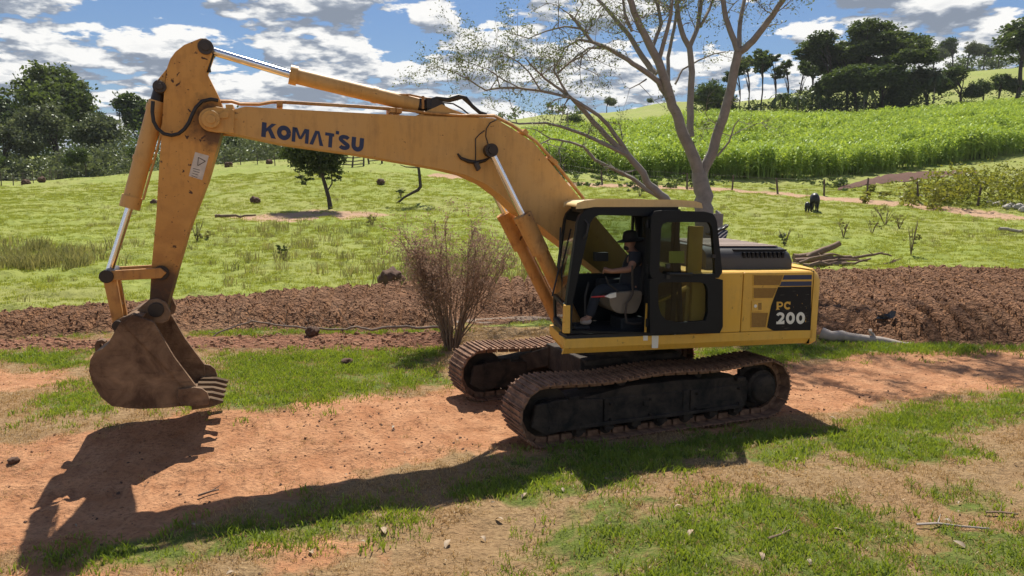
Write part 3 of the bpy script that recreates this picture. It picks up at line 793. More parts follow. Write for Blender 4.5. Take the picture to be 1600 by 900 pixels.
# --- revolving frame and skirts
YN = -1.36
def Lz(u, v, y=YN): return L(u, v, y)
fb = Lz(881.5, 549.6); ft = Lz(880, 524); tb = Lz(1267, 541.5); cabb = Lz(1127.6, 520.5)
ZB = 0.5*(fb[1]+tb[1]); ZS = cabb[1]         # skirt bottom, skirt top
XF, XT = fb[0], tb[0]
print('ZB', fb, tb, 'ZS', ft, cabb, 'XF', XF, XT)
fr = MB(); fr.prism([(XF+0.12, ZB+0.05), (XT-0.05, ZB+0.05), (XT-0.05, ZS-0.02), (XF+0.12, ZS-0.02)], YN+0.10, YN+0.30); fr.prism([(XF+0.34, ZB+0.052), (XT-0.05, ZB+0.052), (XT-0.05, ZS-0.022), (XF+0.34, ZS-0.022)], YN+0.302, YN+1.0); fr.prism([(XF+0.95, ZB+0.05), (XT-0.05, ZB+0.05), (XT-0.05, ZS-0.02), (XF+0.95, ZS-0.02)], YN+1.002, -YN-0.10)
part(fr, 'revolving_frame', MAT['steel'])
def skirt(y, s):
    mb = MB(); n = s  # profile across y: upright upper part, lower part turned inward
    zc = ZB+(ZS-ZB)*0.42
    prof = [(y, ZS), (y, zc), (y-n*0.055, ZB), (y-n*0.08, ZB), (y-n*0.03, zc), (y-n*0.03, ZS)]
    vs = []; 
    for x in (XF if s < 0 else XF+0.95, XT): vs += [(x, py, pz) for py, pz in prof]
    m = len(prof); fs = [tuple(range(m)), tuple(range(2*m-1, m-1, -1))]+[(i, (i+1) % m, m+(i+1) % m, m+i) for i in range(m)]
    mb.add(vs, fs); return mb
part(skirt(YN, -1), 'side_skirt', MAT['body'], bevel=0.006)
XFF = XF+0.95
part(skirt(-YN, 1), 'side_skirt', MAT['body'], bevel=0.006)
fs_ = MB(); zc = ZB+(ZS-ZB)*0.42
fs_.add([(XF, YN, ZS), (XF, YN, zc), (XF+0.05, YN+.055, ZB), (XF+0.18, YN+1.02, ZS), (XF+0.18, YN+1.02, zc), (XF+0.23, YN+1.02, ZB), (XF+.06, YN+.03, ZS), (XF+.26, YN+1.0, ZS), (XF+.1, YN+.08, ZB), (XF+.30, YN+1.0, ZB)],
        [(0, 1, 4, 3), (1, 2, 5, 4), (0, 3, 7, 6), (2, 8, 9, 5), (3, 4, 5, 9, 7), (6, 7, 9, 8), (0, 6, 8, 2, 1)])
part(fs_, 'front_skirt', MAT['body'], bevel=0.006)
# small decals on the skirt
for nm_, q, mt in (('sticker', [(1005, 524.5), (1012, 524.5), (1012, 532), (1005, 532)], 'white'), ('sticker', [(1018.5, 524.5), (1029, 524.5), (1028, 544), (1018.5, 544)], 'white')):
    mb = MB(); zq = LP(q, YN-0.003); mb.prism(zq, YN-0.005, YN-0.001); part(mb, nm_, MAT[mt])

# --- body panels behind the cab
XC = cabb[0]
seam = Lz(1160, 470)[0]; tail = Lz(1269, 480)[0]; ztop = 0.5*(Lz(1165, 427)[1]+Lz(1262, 424)[1])
cabrear_true = Lz(1060, 400)[0]
bodyfront = Lz(1081, 470)[0]
for nm_, a, b in (('side_panel', bodyfront, seam-0.006), ('engine_door', seam+0.006, tail-0.008)):
    mb = MB(); mb.prism([(a, ZS+0.004), (b, ZS+0.004), (b, ztop), (a, ztop)], YN+0.002, YN+0.06)
    o = part(mb, nm_, MAT['body'], bevel=0.012)
    if nm_ == 'engine_door': DOOR = o
mb = MB(); mb.prism([(bodyfront+.01, ZS), (tail-0.01, ZS), (tail-0.01, ztop-0.03), (bodyfront+.01, ztop-0.03)], YN+0.065, -YN-0.065); part(mb, 'machinery_house', MAT['body'])
mb = MB(); mb.prism([(cabrear_true, ZS+.004), (tail-.01, ZS+.004), (tail-.01, ztop), (cabrear_true, ztop)], -YN-.06, -YN-.002); part(mb, 'side_panel', MAT['body'], bevel=0.012)
mb = MB(); mb.prism([(bodyfront+0.012, ztop-0.028), (tail-0.01, ztop-0.028), (tail-0.01, ztop+0.012), (bodyfront+0.012, ztop+0.012)], YN+0.03, -YN-0.03); part(mb, 'deck_plate', MAT['body'], bevel=0.02)
def on_side(q, y=YN, d=0.004): 
    mb = MB(); mb.prism(LP(q, y-d), y-d, y-d+0.003); return mb
def vent(q):
    """recessed mesh vent: rim and slats"""
    P_ = LP(q, YN)
    mb = MB(); mb.prism(P_, YN-0.002, YN+0.001); o = part(mb, 'vent_grille', MAT['vent'], None)
    o.parent = DOOR; o.rotation_euler = (0, 0, 0)
    xs = [p_[0] for p_ in P_]; zs = [p_[1] for p_ in P_]
    n = 7
    sl = MB()
    for i in range(n):
        z = min(zs)+(max(zs)-min(zs))*(i+0.5)/n
        # clip to the slanted right edge
        f = (z-min(zs))/(max(zs)-min(zs)); xr = P_[2][0]*(1-f)+P_[1][0]*f
        sl.box(((min(xs)+xr)/2, YN-0.005, z), (xr-min(xs)-0.01, 0.006, 0.006))
    o = sl.build('vent_slat', MAT['vent'], DOOR)
    rim = MB(); rim.ring([(x_, z_) for x_, z_ in P_], [(x_+(sum(xs)/4-x_)*0.03, z_+(sum(zs)/4-z_)*0.06) for x_, z_ in P_], YN-0.009, YN-0.001)
    rim.build('vent_rim', MAT['body'], DOOR)
vent([(1176.6, 429.5), (1224, 429.5), (1218, 446), (1176.6, 446)])
vent([(1176.6, 449.5), (1214.5, 449.5), (1207, 466), (1176.6, 466)])
vent([(1173.5, 488), (1200, 488), (1196, 512), (1173, 512)])
def dchild(mb, name, mat, bevel=0):
    return mb.build(name, mat, DOOR, None, bevel)
lt = MB(); lt.prism(LP([(1174, 470), (1191, 470), (1191, 486.5), (1174, 486.5)], YN), YN-0.010, YN-0.001); lt_o = dchild(lt, 'latch', MAT['body'], 0.006)
lt = MB(); lt.prism(LP([(1184, 473), (1189, 473), (1189, 484), (1184, 484)], YN), YN-0.013, YN-0.008); dchild(lt, 'latch_recess', MAT['vent'])
lt = MB(); q = L(1179.5, 478, YN); lt.cyl((q[0], YN-0.016, q[1]), (q[0], YN-0.008, q[1]), 0.022, n=14); dchild(lt, 'latch_key', MAT['white'])
dchild(on_side([(1216, 448.5), (1268, 447.5), (1266.5, 516), (1208, 516.5), (1198.6, 511.5), (1205, 478)]), 'decal_panel', MAT['chipdecal'])
dchild(on_side([(1225.5, 430), (1268.5, 429.5), (1268.3, 436.5), (1223, 437)]), 'decal_stripe', MAT['blue'])
dchild(on_side([(1221, 440), (1268.3, 439.5), (1268, 446.5), (1217.5, 447)]), 'decal_stripe', MAT['blue'])

# --- lettering: stroked glyphs in a unit box (width w, height 1)
def arc(cx, cy, rx, ry, a0, a1, n=10): return [(cx+rx*math.cos(math.radians(a0+(a1-a0)*i/n)), cy+ry*math.sin(math.radians(a0+(a1-a0)*i/n))) for i in range(n+1)]
def stroke(pts, wd):
    """flat band along a polyline -> list of quads"""
    L_ = []; R_ = []
    for i, p in enumerate(pts):
        a = Vector(pts[max(i-1, 0)]); b = Vector(pts[min(i+1, len(pts)-1)]); t = (b-a).normalized(); n = Vector((-t.y, t.x))
        L_.append(Vector(p)+n*wd/2); R_.append(Vector(p)-n*wd/2)
    return [[tuple(L_[i]), tuple(L_[i+1]), tuple(R_[i+1]), tuple(R_[i])] for i in range(len(pts)-1)]
def glyph(ch, wd=0.32):
    h = wd/2
    if ch == 'K': return [[(0, 0), (wd, 0), (wd, 1), (0, 1)], [(wd, .36), (wd, .62), (.68, 1), (1.0, 1)], [(.40, .56), (.62, .72), (1.04, 0), (.70, 0)]], 1.0
    if ch == 'O': return stroke(arc(.5, .5, .5-h, .5-h, 0, 360, 28), wd), 1.0
    if ch == 'M': return [[(0, 0), (.25, 0), (.25, 1), (0, 1)], [(.95, 0), (1.2, 0), (1.2, 1), (.95, 1)], [(0.1, 1), (.34, 1), (.68, .25), (.5, .25)], [(1.1, 1), (.86, 1), (.52, .25), (.70, .25)]], 1.2
    if ch == 'A': return [[(0, 0), (.27, 0), (.60, 1), (.36, 1)], [(.50, 1), (.66, 1), (1.02, 0), (.74, 0)]], 1.02
    if ch == 'T': return [[(.28, 0), (.55, 0), (.55, .8), (.28, .8)], [(0, .78), (.66, .78), (.66, 1), (0, 1)], [(.76, .98), (1.0, .98), (1.0, 1.22), (.76, 1.22)]], 0.92
    if ch == 'S': return stroke(arc(.44, .73, .30, .16, 20, 250, 12)[:-1]+arc(.44, .27, .30, .16, 70, -160, 12), wd*0.86), .9
    if ch == 'U': return stroke([(h, 1), (h, .46)]+arc(.46, .46, .46-h, .46-h, 180, 360, 12)+[(.92-h, 1)], wd), .95
    if ch == 'P': return [[(0, 0), (.26, 0), (.26, 1), (0, 1)], [(-.08, 0), (.38, 0), (.38, .12), (-.08, .12)]]+stroke([(.1, .90)]+arc(.48, .66, .26, .24, 90, -90, 10)+[(.1, .42)], .2), .88
    if ch == 'C': return stroke(arc(.46, .5, .36, .38, 42, 318, 18), .25)+[[(.66, .62), (.84, .62), (.84, .98), (.70, .98)]], .92
    if ch == '2': return stroke(arc(.42, .70, .28, .18, 170, 0, 10)+[(.66, .52), (.30, .16)], .24)+[[(.06, 0), (.84, 0), (.84, .30), (.70, .30), (.62, .22), (.06, .22)]], .92
    if ch == '0': return [[q for q in s] for s in stroke(arc(.44, .5, .30, .38, 0, 360, 28), .27)], .94
def lettering(text, o, ex, ez, y, gap=0.08, name='lettering', mat=None, parent=None, tilt=None):
    """text on plane y: o = lower left (x, z), ex = vector of one unit of width, ez = vector of the height"""
    x0 = 0
    for ch in text:
        gl, adv = glyph(ch)
        mb = MB(); 
        for k, q in enumerate(gl):
            P_ = [(o[0]+ex[0]*(x0+a)+ez[0]*b, o[1]+ex[1]*(x0+a)+ez[1]*b) for a, b in q]
            mb.add([(a, y-0.0004*(k % 2), b) for a, b in P_], [tuple(range(len(P_)))])
        mb.build(name, mat, parent, rot=None)
        x0 += adv+gap
    return x0
def measure(text, gap=0.08): return sum(glyph(c)[1]+gap for c in text)-gap
def text_on(text, ll, lr, ul, y, name, mat, parent, gap=0.08):
    a = np.array(L(*ll, y)); b = np.array(L(*lr, y)); c_ = np.array(L(*ul, y))
    wd = measure(text, gap); lettering(text, a, (b-a)/wd, c_-a, y, gap, name, mat, parent)
text_on('PC', (1213.5, 484), (1236, 483.5), (1213.5, 471.5), YN-0.0065, 'lettering', MAT['body'], DOOR, 0.1)
text_on('200', (1212, 506.5), (1258.5, 506), (1212.5, 488), YN-0.0065, 'lettering', MAT['white'], DOOR, 0.06)

# --- counterweight: wraps the tail
RT = 2.72
def tail_outline(r, y0, xa):
    a = math.asin(min(0.999, (-y0-0.16)/r)); pts = [(xa, y0)]
    # rounded corner then the tail arc
    cxr = r*math.cos(a); 
    pts += [(cxr-0.13, y0), (cxr-0.05, y0+0.03), (cxr-0.005, y0+0.09)]
    for i in range(13): 
        t = -a+2*a*i/12; pts.append((r*math.cos(t), r*math.sin(t)))
    pts += [(cxr-0.005, -y0-0.09), (cxr-0.05, -y0-0.03), (cxr-0.13, -y0), (xa, -y0)]
    return pts
cw = MB()
lv = [(ZB-0.02, 0.06), (ZB+0.03, 0.0), (ZS, 0.0), (ztop-0.12, 0.0), (ztop-0.04, 0.03), (ztop+0.03, 0.09)]
rings = []
for z, ins in lv:
    o_ = tail_outline(RT-ins, YN+ins*0.8, tail); rings.append([(x, y, z) for x, y in o_])
m_ = len(rings[0]); vs = [q for r in rings for q in r]; fs = []
for i in range(len(rings)-1):
    for k in range(m_-1): fs.append((i*m_+k, i*m_+k+1, (i+1)*m_+k+1, (i+1)*m_+k))
    fs.append((i*m_+m_-1, i*m_, (i+1)*m_, (i+1)*m_+m_-1))
fs.append(tuple(range(m_-1, -1, -1))); fs.append(tuple(range((len(rings)-1)*m_, len(rings)*m_)))
cw.add(vs, fs); part(cw, 'counterweight', MAT['body'], smooth=30)
mb = MB(); mb.prism([(tail-0.012, ZB), (tail+0.004, ZB), (tail+0.004, ztop+0.01), (tail-0.012, ztop+0.01)], YN+0.012, -YN-0.012); part(mb, 'seam_gap', MAT['decal'])

# --- engine hood on top
hx0 = L(1128, 418, -1.05)[0]; hx1 = L(1236, 418, -1.05)[0]; hz1 = L(1180, 387, -1.05)[1]; hz0 = ztop+0.0
hood = MB()
prof = [(-1.06, hz0), (-1.06, hz0+0.16), (-1.02, hz1-0.06), (-0.92, hz1), (0.55, hz1+0.03), (0.66, hz1-0.06), (0.70, hz0)]
nseg = [hx0-0.25, hx0+0.02, hx1-0.10, hx1-0.02, hx1]
sc_ = [1, 1, 1, 0.9, 0.72]
vs = []
for x, s_ in zip(nseg, sc_): vs += [(x, y, hz0+(z-hz0)*s_) for y, z in prof]
m_ = len(prof); fs = []
for i in range(len(nseg)-1):
    for k in range(m_-1): fs.append((i*m_+k, (i+1)*m_+k, (i+1)*m_+k+1, i*m_+k+1))
fs += [tuple(range(m_)), tuple(range(len(vs)-1, len(vs)-m_-1, -1))]
hood.add(vs, fs)
HOOD = part(hood, 'engine_hood', MAT['grey'], smooth=35)
tp = MB()
for i in range(6):
    y = -0.84+i*0.22; tp.box(((hx0+hx1)/2-0.12, y, hz1+0.012+(y+.9)*0.02), (hx1-hx0-0.05, 0.17, 0.015))
tp.build('hood_top_rib', MAT['dust'], HOOD)
for i in range(10):
    x = L(1163+i*6.7, 402, -1.062)[0]
    mb = MB(); mb.box((x, -1.043, hz0+0.20), (0.034, 0.05, 0.075)); mb.build('hood_slot', MAT['decal'], HOOD)
mb = MB(); mb.box(((hx0+hx1)/2+0.06, -1.0, hz1-0.035), (hx1-hx0-0.26, 0.05, 0.022)); mb.build('hood_slot', MAT['decal'], HOOD)

# --- cab
YF = YN+1.0
CAB = MB()
# floor and rear wall lower part
xr = cabrear_true; xfb = L(884, 500, YN)[0]
CAB.prism([(XF+.04, ZS), (xr-.01, ZS), (xr-.01, ZS+.04), (XF+.04, ZS+.04)], YN+.02, YN+.3); CAB.prism([(XF+.22, ZS), (xr-.01, ZS), (xr-.01, ZS+.04), (XF+.22, ZS+.04)], YN+.302, YF-.02)
CAB_O = part(CAB, 'cab', MAT['int'])
def cpart(mb, name, mat, smooth=None, bevel=0): return mb.build(name, mat, CAB_O, smooth, bevel)
# outline of the cab's side, in (x, z)
side_out = [(886, 521), (884.5, 476), (902.5, 347), (906, 337), (913, 329), (925, 323.5), (1060, 323.0), (1063, 330), (1066, 440), (1068, 521)]
side_mid = side_out[:6]+[(1021, 323.2), (1021, 330), (1020, 440), (1020, 521)]
side_in = [(893.5, 516), (895, 470), (922.5, 349), (925.5, 343), (930, 338.5), (936, 336), (1013, 338), (1013, 345), (1011, 440), (1009.5, 519)]
so = LP(side_out, YN); si = LP(side_in, YN)
mb = MB(); mb.ring(LP(side_mid, YN), si, YN-0.01, YN+0.07); cpart(mb, 'side_frame', MAT['black'], None, 0.01)
qo = LP([(1021.5, 521), (1022.5, 323.3), (1060, 323), (1068, 521)], YN); qi = LP([(1029, 512), (1029, 345), (1057, 345), (1062, 512)], YN)
mb = MB(); mb.ring(qo, qi, YN, YN+.06); cpart(mb, 'quarter_frame', MAT['black'])
mb = MB(); mb.prism(qi, YN+.02, YN+.026); cpart(mb, 'quarter_window', MAT['glass'])
# far side frame with its big window
dy = YF-YN
si2 = [si[0], si[1], si[2], si[3], si[4], si[5], (so[6][0]-0.12, so[6][1]-0.10), (so[6][0]-0.10, so[6][1]-0.2), (so[8][0]-0.1, L(980, 440, YN)[1]), (si[0][0]+0.2, L(980, 440, YN)[1])]
si2[0] = (si[1][0]+0.02, L(895, 437+10, YN)[1]); si2[1] = (si[1][0]+0.05, L(895, 437, YN)[1])
SB = 0.20                                   # the far front corner is set back
so_f = [(x+SB if i < 6 else x, z) for i, (x, z) in enumerate(so)]; si2 = [(x+SB if i < 6 else x, z) for i, (x, z) in enumerate(si2)]; si2[9] = (si2[9][0]+SB, si2[9][1])
mb = MB(); mb.ring(so_f, si2, YF-0.06, YF); cpart(mb, 'side_frame', MAT['black'], None, 0.01)
mb = MB(); mb.prism(si2, YF-0.034, YF-0.028); cpart(mb, 'side_window', MAT['glass'])
mb = MB(); xx = L(985, 400, YF)[0]; 
mb.box((xx, YF-0.03, (so[4][1]+si2[9][1])/2), (0.03, 0.035, so[4][1]-si2[9][1])); cpart(mb, 'window_bar', MAT['black'])
# front pillars, cross bars, windscreens
def bar(a, b, wx, wy): 
    mb = MB(); mb.tube([a, b], wx, 4); return mb
pA = so[1]; pT = so[4]
xz = [(so[0][0], so[0][1]), so[1], so[2], so[3], so[4]]
YM_ = (YN+YF)/2; RS = Matrix.Rotation(-math.atan2(SB, 0.9), 3, 'Z')
for nm_, p_, d_ in (('front_header', (so[5][0]-0.02, so[5][1]-0.04), (0.12, 0.9, 0.07)), ('front_crossbar', (so[1][0]+.01, so[1][1]-.02), (.05, .9, .05)), ('front_sill', (so[0][0], so[0][1]+.02), (.06, .9, .06))):
    mb = MB(); mb.box((p_[0]+SB/2, YM_, p_[1]), d_, RS); cpart(mb, nm_, MAT['black'], None, 0.008)
for nm_, i, j in (('windscreen', 1, 2), ('lower_windscreen', 0, 1)):
    mb = MB(); mb.add([(so[i][0]+.01, YN+.07, so[i][1]), (so[i][0]+.01+SB, YF-.06, so[i][1]), (so[j][0]+.01+SB, YF-.06, so[j][1]), (so[j][0]+.01, YN+.07, so[j][1])], [(0, 1, 2, 3)]); cpart(mb, nm_, MAT['windscreen'])
# wiper and front grab rail
mb = MB(); mb.tube([(so[1][0]+.10, YN+0.75, so[1][1]), (so[1][0]+.20, YN+.80, so[1][1]+.35), (so[2][0]+.10, YN+.82, so[2][1]-.1)], 0.012, 6); cpart(mb, 'wiper', MAT['rubber'])
g0 = L(912, 350, YN-0.02); 
mb = MB(); mb.tube([(g0[0]+.02, YN-0.01, g0[1]+.05), (g0[0]+.05, YN-.05, g0[1]), (g0[0]+.03, YN-.05, g0[1]-.12), (g0[0], YN-.02, g0[1]-.17)], 0.012, 6); cpart(mb, 'grab_handle', MAT['rubber'])
# yellow corner post at the foot of the pillar
mb = MB(); mb.prism(LP([(881, 521), (891, 521), (891.5, 477), (883, 477)], YN-0.02), YN-0.02, YN+0.05); cpart(mb, 'corner_post', MAT['body'], None, 0.008)
# rear frame: window in the back wall
rx = xr
zt = so[6][1]
zb_ = ztop+0.05
for (ya, yb, za, zc_) in ((YN+.0, YN+.10, ZS, zt-.03), (YF-.10, YF, ZS, zt-.03), (YN+.10, YF-.10, zt-.16, zt-.03), (YN+.10, YF-.10, ZS, zb_)):
    mb = MB(); mb.box((rx-0.03, (ya+yb)/2, (za+zc_)/2), (0.07, yb-ya-0.002, zc_-za)); cpart(mb, 'rear_frame', MAT['black'], None, 0.006)
mb = MB(); mb.box((rx-0.03, (YN+YF)/2, (zb_+zt-.16)/2), (0.006, .79, zt-.16-zb_)); cpart(mb, 'rear_window', MAT['glass'])
# rear half of the near side (behind the parked-open door): panel with a window
q0 = L(1013, 430, YN)[0]
q1 = L(1078, 430, YN)[0]; q2 = L(1100, 430, YN)[0]
mb = MB(); mb.box(((q1+q2)/2, YN+0.09, (ZS+ztop)/2+.30), (q2-q1, 0.04, ztop-ZS+.58)); cpart(mb, 'rear_side_panel', MAT['body'])
mb = MB(); a_ = L(1030, 472, YN); b_ = L(1078, 450, YN); mb.tube([(a_[0], YN+.05, a_[1]), (b_[0], YN+.05, b_[1])], .035, 6); cpart(mb, 'brace', MAT['body'])
mb = MB(); mb.box((L(1035, 490, YN)[0], YN+.05, (ZS+a_[1])/2), (.10, .05, a_[1]-ZS)); cpart(mb, 'bracket', MAT['body'])
# roof
rf = LP([(899, 324), (900, 319), (911, 315), (940, 313.2), (1050, 314), (1080, 316), (1090, 319), (1091, 323), (1060, 321), (925, 321.0), (913, 323)], YN+0.06)
n_ = len(rf); mb = MB()
yy_ = [YN-.012, YN+.3, YF+.012]
rings = [[(x+(SB*1.15*(y-YN) if x < so[5][0]+.3 else 0), y, z) for x, z in rf] for y in yy_]
vs = [q for r in rings for q in r]; fs = [tuple(range(n_)), tuple(range(3*n_-1, 2*n_-1, -1))]
for k in range(2): fs += [(k*n_+i, k*n_+(i+1) % n_, (k+1)*n_+(i+1) % n_, (k+1)*n_+i) for i in range(n_)]
mb.add(vs, fs); cpart(mb, 'roof', MAT['roof'], None, 0.022)
mb = MB(); mb.prism([(so[4][0]+SB, zt-.05), (xr-.03, zt-.05), (xr-.03, zt-.015), (so[4][0]+SB, zt-.015)], YN+.07, YF-.06); cpart(mb, 'ceiling', MAT['int'])
# open door folded back along the body
YD = YN-0.095
do = LP([(1014, 521), (1013, 440), (1016, 338), (1018, 331), (1026, 328.5), (1100, 330.5), (1112, 334), (1118, 343), (1127.5, 432), (1127.5, 520)], YD)
d_up = LP([(1028, 428), (1030, 386), (1032, 352), (1036, 347.5), (1045, 347), (1100, 347), (1107, 348), (1111, 355), (1116, 420), (1115, 428)], YD)
d_lo = LP([(1026.5, 474), (1026, 455), (1026.5, 444), (1030, 441), (1060, 440.5), (1095, 441), (1102, 444), (1104, 455), (1104, 490), (1100, 501), (1060, 503.5), (1040, 500), (1031, 491)], YD)
# door leaf with two openings: build as rails between outlines
def loop_fill(outer, inner, y0, y1, n=48):
    """panel between two closed outlines, resampled by angle about the inner centre"""
    c = np.mean(np.array(inner), 0)
    def resample(poly):
        P_ = np.array(poly); o_ = []
        for k in range(n):
            a = 2*PI*k/n; d = np.array([math.cos(a), math.sin(a)]); best = 0
            for i in range(len(P_)):
                p = P_[i]-c; e = P_[(i+1) % len(P_)]-P_[i]
                den = d[0]*e[1]-d[1]*e[0]
                if abs(den) < 1e-12: continue
                t = (p[0]*e[1]-p[1]*e[0])/den; s_ = (p[0]*d[1]-p[1]*d[0])/den
                if t > 0 and -1e-6 <= s_ <= 1+1e-6: best = max(best, t)
            o_.append(tuple(c+d*best))
        return o_
    mb = MB(); mb.ring(resample(outer), resample(inner), y0, y1); return mb
zm = L(1070, 434.5, YD)[1]
def lerp_x(poly, z):  # left and right x of the outline at height z
    xs = []
    for i in range(len(poly)):
        a, b = poly[i], poly[(i+1) % len(poly)]
        if (a[1]-z)*(b[1]-z) <= 0 and a[1] != b[1]: xs.append(a[0]+(b[0]-a[0])*(z-a[1])/(b[1]-a[1]))
    return min(xs), max(xs)
xl, xr_ = lerp_x(do, zm)
upper = [p for p in do if p[1] > zm]; lower = [p for p in do if p[1] <= zm]
upper = [(xl, zm)]+[do[i] for i in (2, 3, 4, 5, 6, 7)]+[(xr_, zm)]
lower = [(xr_, zm), do[9], do[0], (xl, zm)]
if True:
    mb = loop_fill(upper, d_up, YD-0.03, YD+0.03); DR = cpart(mb, 'door', MAT['black'], None, 0)
    mb = loop_fill(lower, d_lo, YD-0.03, YD+0.03); mb.build('door_panel', MAT['black'], DR)
mb = MB(); mb.prism(d_up, YD-0.003, YD+0.003); mb.build('door_window', MAT['glass'], DR)
mb = MB(); mb.prism(d_lo, YD-0.003, YD+0.003); mb.build('door_window', MAT['glass'], DR)
mb = MB(); mb.prism(LP([(1045.5, 392.5), (1069.5, 392.5), (1069.5, 411), (1045.5, 411)], YD), YD+0.004, YD+0.006); mb.build('sticker', MAT['sticky'], DR)
a = L(1040, 427, YD); b = L(1078, 427, YD)
mb = MB(); mb.tube([(a[0], YD-0.03, a[1]), (a[0]+.01, YD-.075, a[1]), (b[0]-.01, YD-.075, b[1]), (b[0], YD-.03, b[1])], 0.016, 8); mb.build('handle', MAT['rubber'], DR)
for v in (432, 415):
    a = L(1041, v, YD); mb = MB(); mb.box((a[0], YD-.04, a[1]), (.05, .03, .05)); mb.build('latch', MAT['rubber'], DR)
a = L(1112, 400, YD); mb = MB(); mb.box((a[0], YD-.04, a[1]), (.05, .03, .04)); mb.build('latch', MAT['rubber'], DR)
for v in (350, 420, 505):
    a = L(1013.5, v, YD); mb = MB(); mb.cyl((a[0], YD+.03, a[1]-.05), (a[0], YD+.03, a[1]+.05), 0.022, n=10); mb.build('hinge', MAT['black'], DR)
mb = MB(); mb.prism(LP([(1007, 519), (1010, 519), (1012, 474), (1009.5, 474)], YN-.02), YN-.02, YN-.012); cpart(mb, 'door_seal', MAT['body'])
# seat, console, levers
YS = -0.86
sp_ = LP([(949, 457), (1002, 453), (1001, 470), (993, 487), (985, 490), (962, 489), (952, 480)], YS-0.2)
mb = MB(); mb.prism(rounded(sp_, 0.06, 3), YS-0.24, YS+0.24); SEAT = cpart(mb, 'seat', MAT['cream'], None, 0.03)
sb = LP([(998, 462), (1006, 395), (1011, 372), (1018, 373), (1017, 400), (1012, 462)], YS-0.2)
mb = MB(); mb.prism(rounded(sb, 0.05, 3), YS-0.23, YS+0.23); cpart(mb, 'seat_back', MAT['int'], None, 0.03)
a = L(980, 505, YS); mb = MB(); mb.box((a[0], YS, (a[1]+ZS)/2+.03), (0.34, 0.36, 0.22)); cpart(mb, 'seat_base', MAT['int'], None, 0.02)
tr = LP([(988, 415), (988, 445), (989, 458), (985, 466), (979, 474), (977, 490), (979, 504), (990, 506), (1002, 505)], YS-0.30)
mb = MB(); mb.tube([(x, YS-0.30, z) for x, z in tr], 0.014, 8); cpart(mb, 'armrest_frame', MAT['steel'], 40)
for yy in (YS-0.34, YS+0.34):
    cn = LP([(934, 436), (1000, 432), (1000, 450), (934, 452)], yy)
    if yy > YS:
        mb = MB(); mb.prism(rounded(cn, .04, 3), yy-.09, yy+.09); cpart(mb, 'console', MAT['int'], None, 0.015)
q = LP([(946, 432), (951, 444), (962, 452), (966, 456)], YS-0.30)
mb = MB(); mb.tube([(x, YS-0.30, z) for x, z in q], 0.011, 8); cpart(mb, 'lever', MAT['rubber'])
q = LP([(924, 464), (945, 463), (958, 461)], YS-0.32); mb = MB(); mb.tube([(x, YS-0.32, z) for x, z in q], [0.008, 0.012, 0.02], 8); cpart(mb, 'safety_lever', MAT['red'])
q = LP([(944, 463), (953, 459), (962, 457), (962, 464), (953, 466)], YS-0.33); mb = MB(); mb.prism(q, YS-.345, YS-.32); cpart(mb, 'lever_guard', MAT['white'])
q = LP([(928, 394), (949, 394), (949, 408), (928, 408)], YF-0.14); mb = MB(); mb.prism(q, YF-.18, YF-.10); cpart(mb, 'monitor', MAT['int'], None, 0.01)
for dyy in (-.12, .12):
    a = L(916, 478, YS+dyy); mb = MB(); mb.tube([(a[0], YS+dyy, ZS+.05), (a[0]-.02, YS+dyy, ZS+.45), (a[0]+.02, YS+dyy, ZS+.62)], .012, 8); mb.box((a[0]-.06, YS+dyy, ZS+.07), (.2, .09, .03)); cpart(mb, 'travel_pedal', MAT['int'])

# --- boom
YB = 0.25
boom_px = [(362, 172), (383, 166.5), (440, 170), (647, 181), (772, 184.5), (797, 199), (835, 224), (862, 257), (911, 316)]
boom_bot = [(868, 372), (845, 353), (812, 333), (787, 308), (760, 288), (727, 273), (690, 264), (640, 255), (552, 240), (440, 224.5), (375, 211), (348, 205)]
foot = (0.12, 1.86)
bp = LP(boom_px, -YB); bb = LP(boom_bot, -YB)
outline = bp+[(foot[0]-0.05, foot[1]+0.34), (foot[0]+0.16, foot[1]+0.1), (foot[0]+0.16, foot[1]-0.1), (foot[0]-0.05, foot[1]-0.17)]+bb
bm = MB(); bm.prism(outline, -YB, YB)
BOOM = part(bm, 'boom', MAT['paint'], None, 0.014)
def bpart(mb, name, mat, smooth=None, bevel=0): return mb.build(name, mat, BOOM, smooth, bevel)
pin = L(330, 187, -YB-0.02)
for s_ in (-1, 1):
    e = MB(); y0 = s_*(YB-0.03); y1 = s_*(YB+0.03)
    arcp = circle(pin[0], pin[1], 0.135, 14, PI*0.5, PI*1.5)
    o_ = LP([(366, 171.5), (366, 209)], -YB); 
    e.prism([o_[0]]+[(pin[0]+.06, pin[1]+0.15)]+arcp+[(pin[0]+.04, pin[1]-.14)]+[o_[1]], min(y0, y1), max(y0, y1))
    bpart(e, 'fork_plate', MAT['paint'], None, 0.01)
    e = MB(); e.cyl((pin[0], y1, pin[1]), (pin[0], y1+s_*0.06, pin[1]), 0.10, n=24); e.cyl((pin[0], y1+s_*.06, pin[1]), (pin[0], y1+s_*.075, pin[1]), 0.055, n=16)
    bpart(e, 'pin_boss', MAT['paint'], 40, 0.008)
# lock tab
mb = MB(); mb.prism(LP([(338, 181), (352, 173), (358, 176), (357, 184), (342, 186)], -YB-.05), -YB-.055, -YB-.03); bpart(mb, 'pin_lock', MAT['paint'], None, 0.005)
mb = MB(); q = LP([(352, 163), (364, 163), (364, 176), (372, 186), (350, 186), (354, 178)], -YB-.02); mb.prism(q, -YB-.012, YB+.012); bpart(mb, 'pipe_bracket', MAT['paint'], None, 0.006)
# logo
a0 = L(407.5, 212.5, -YB); 
text_on('KOMATSU', (408, 213.5), (568, 238.5), (409.5, 190.5), -YB-0.003, 'lettering', MAT['blue'], BOOM, 0.07)
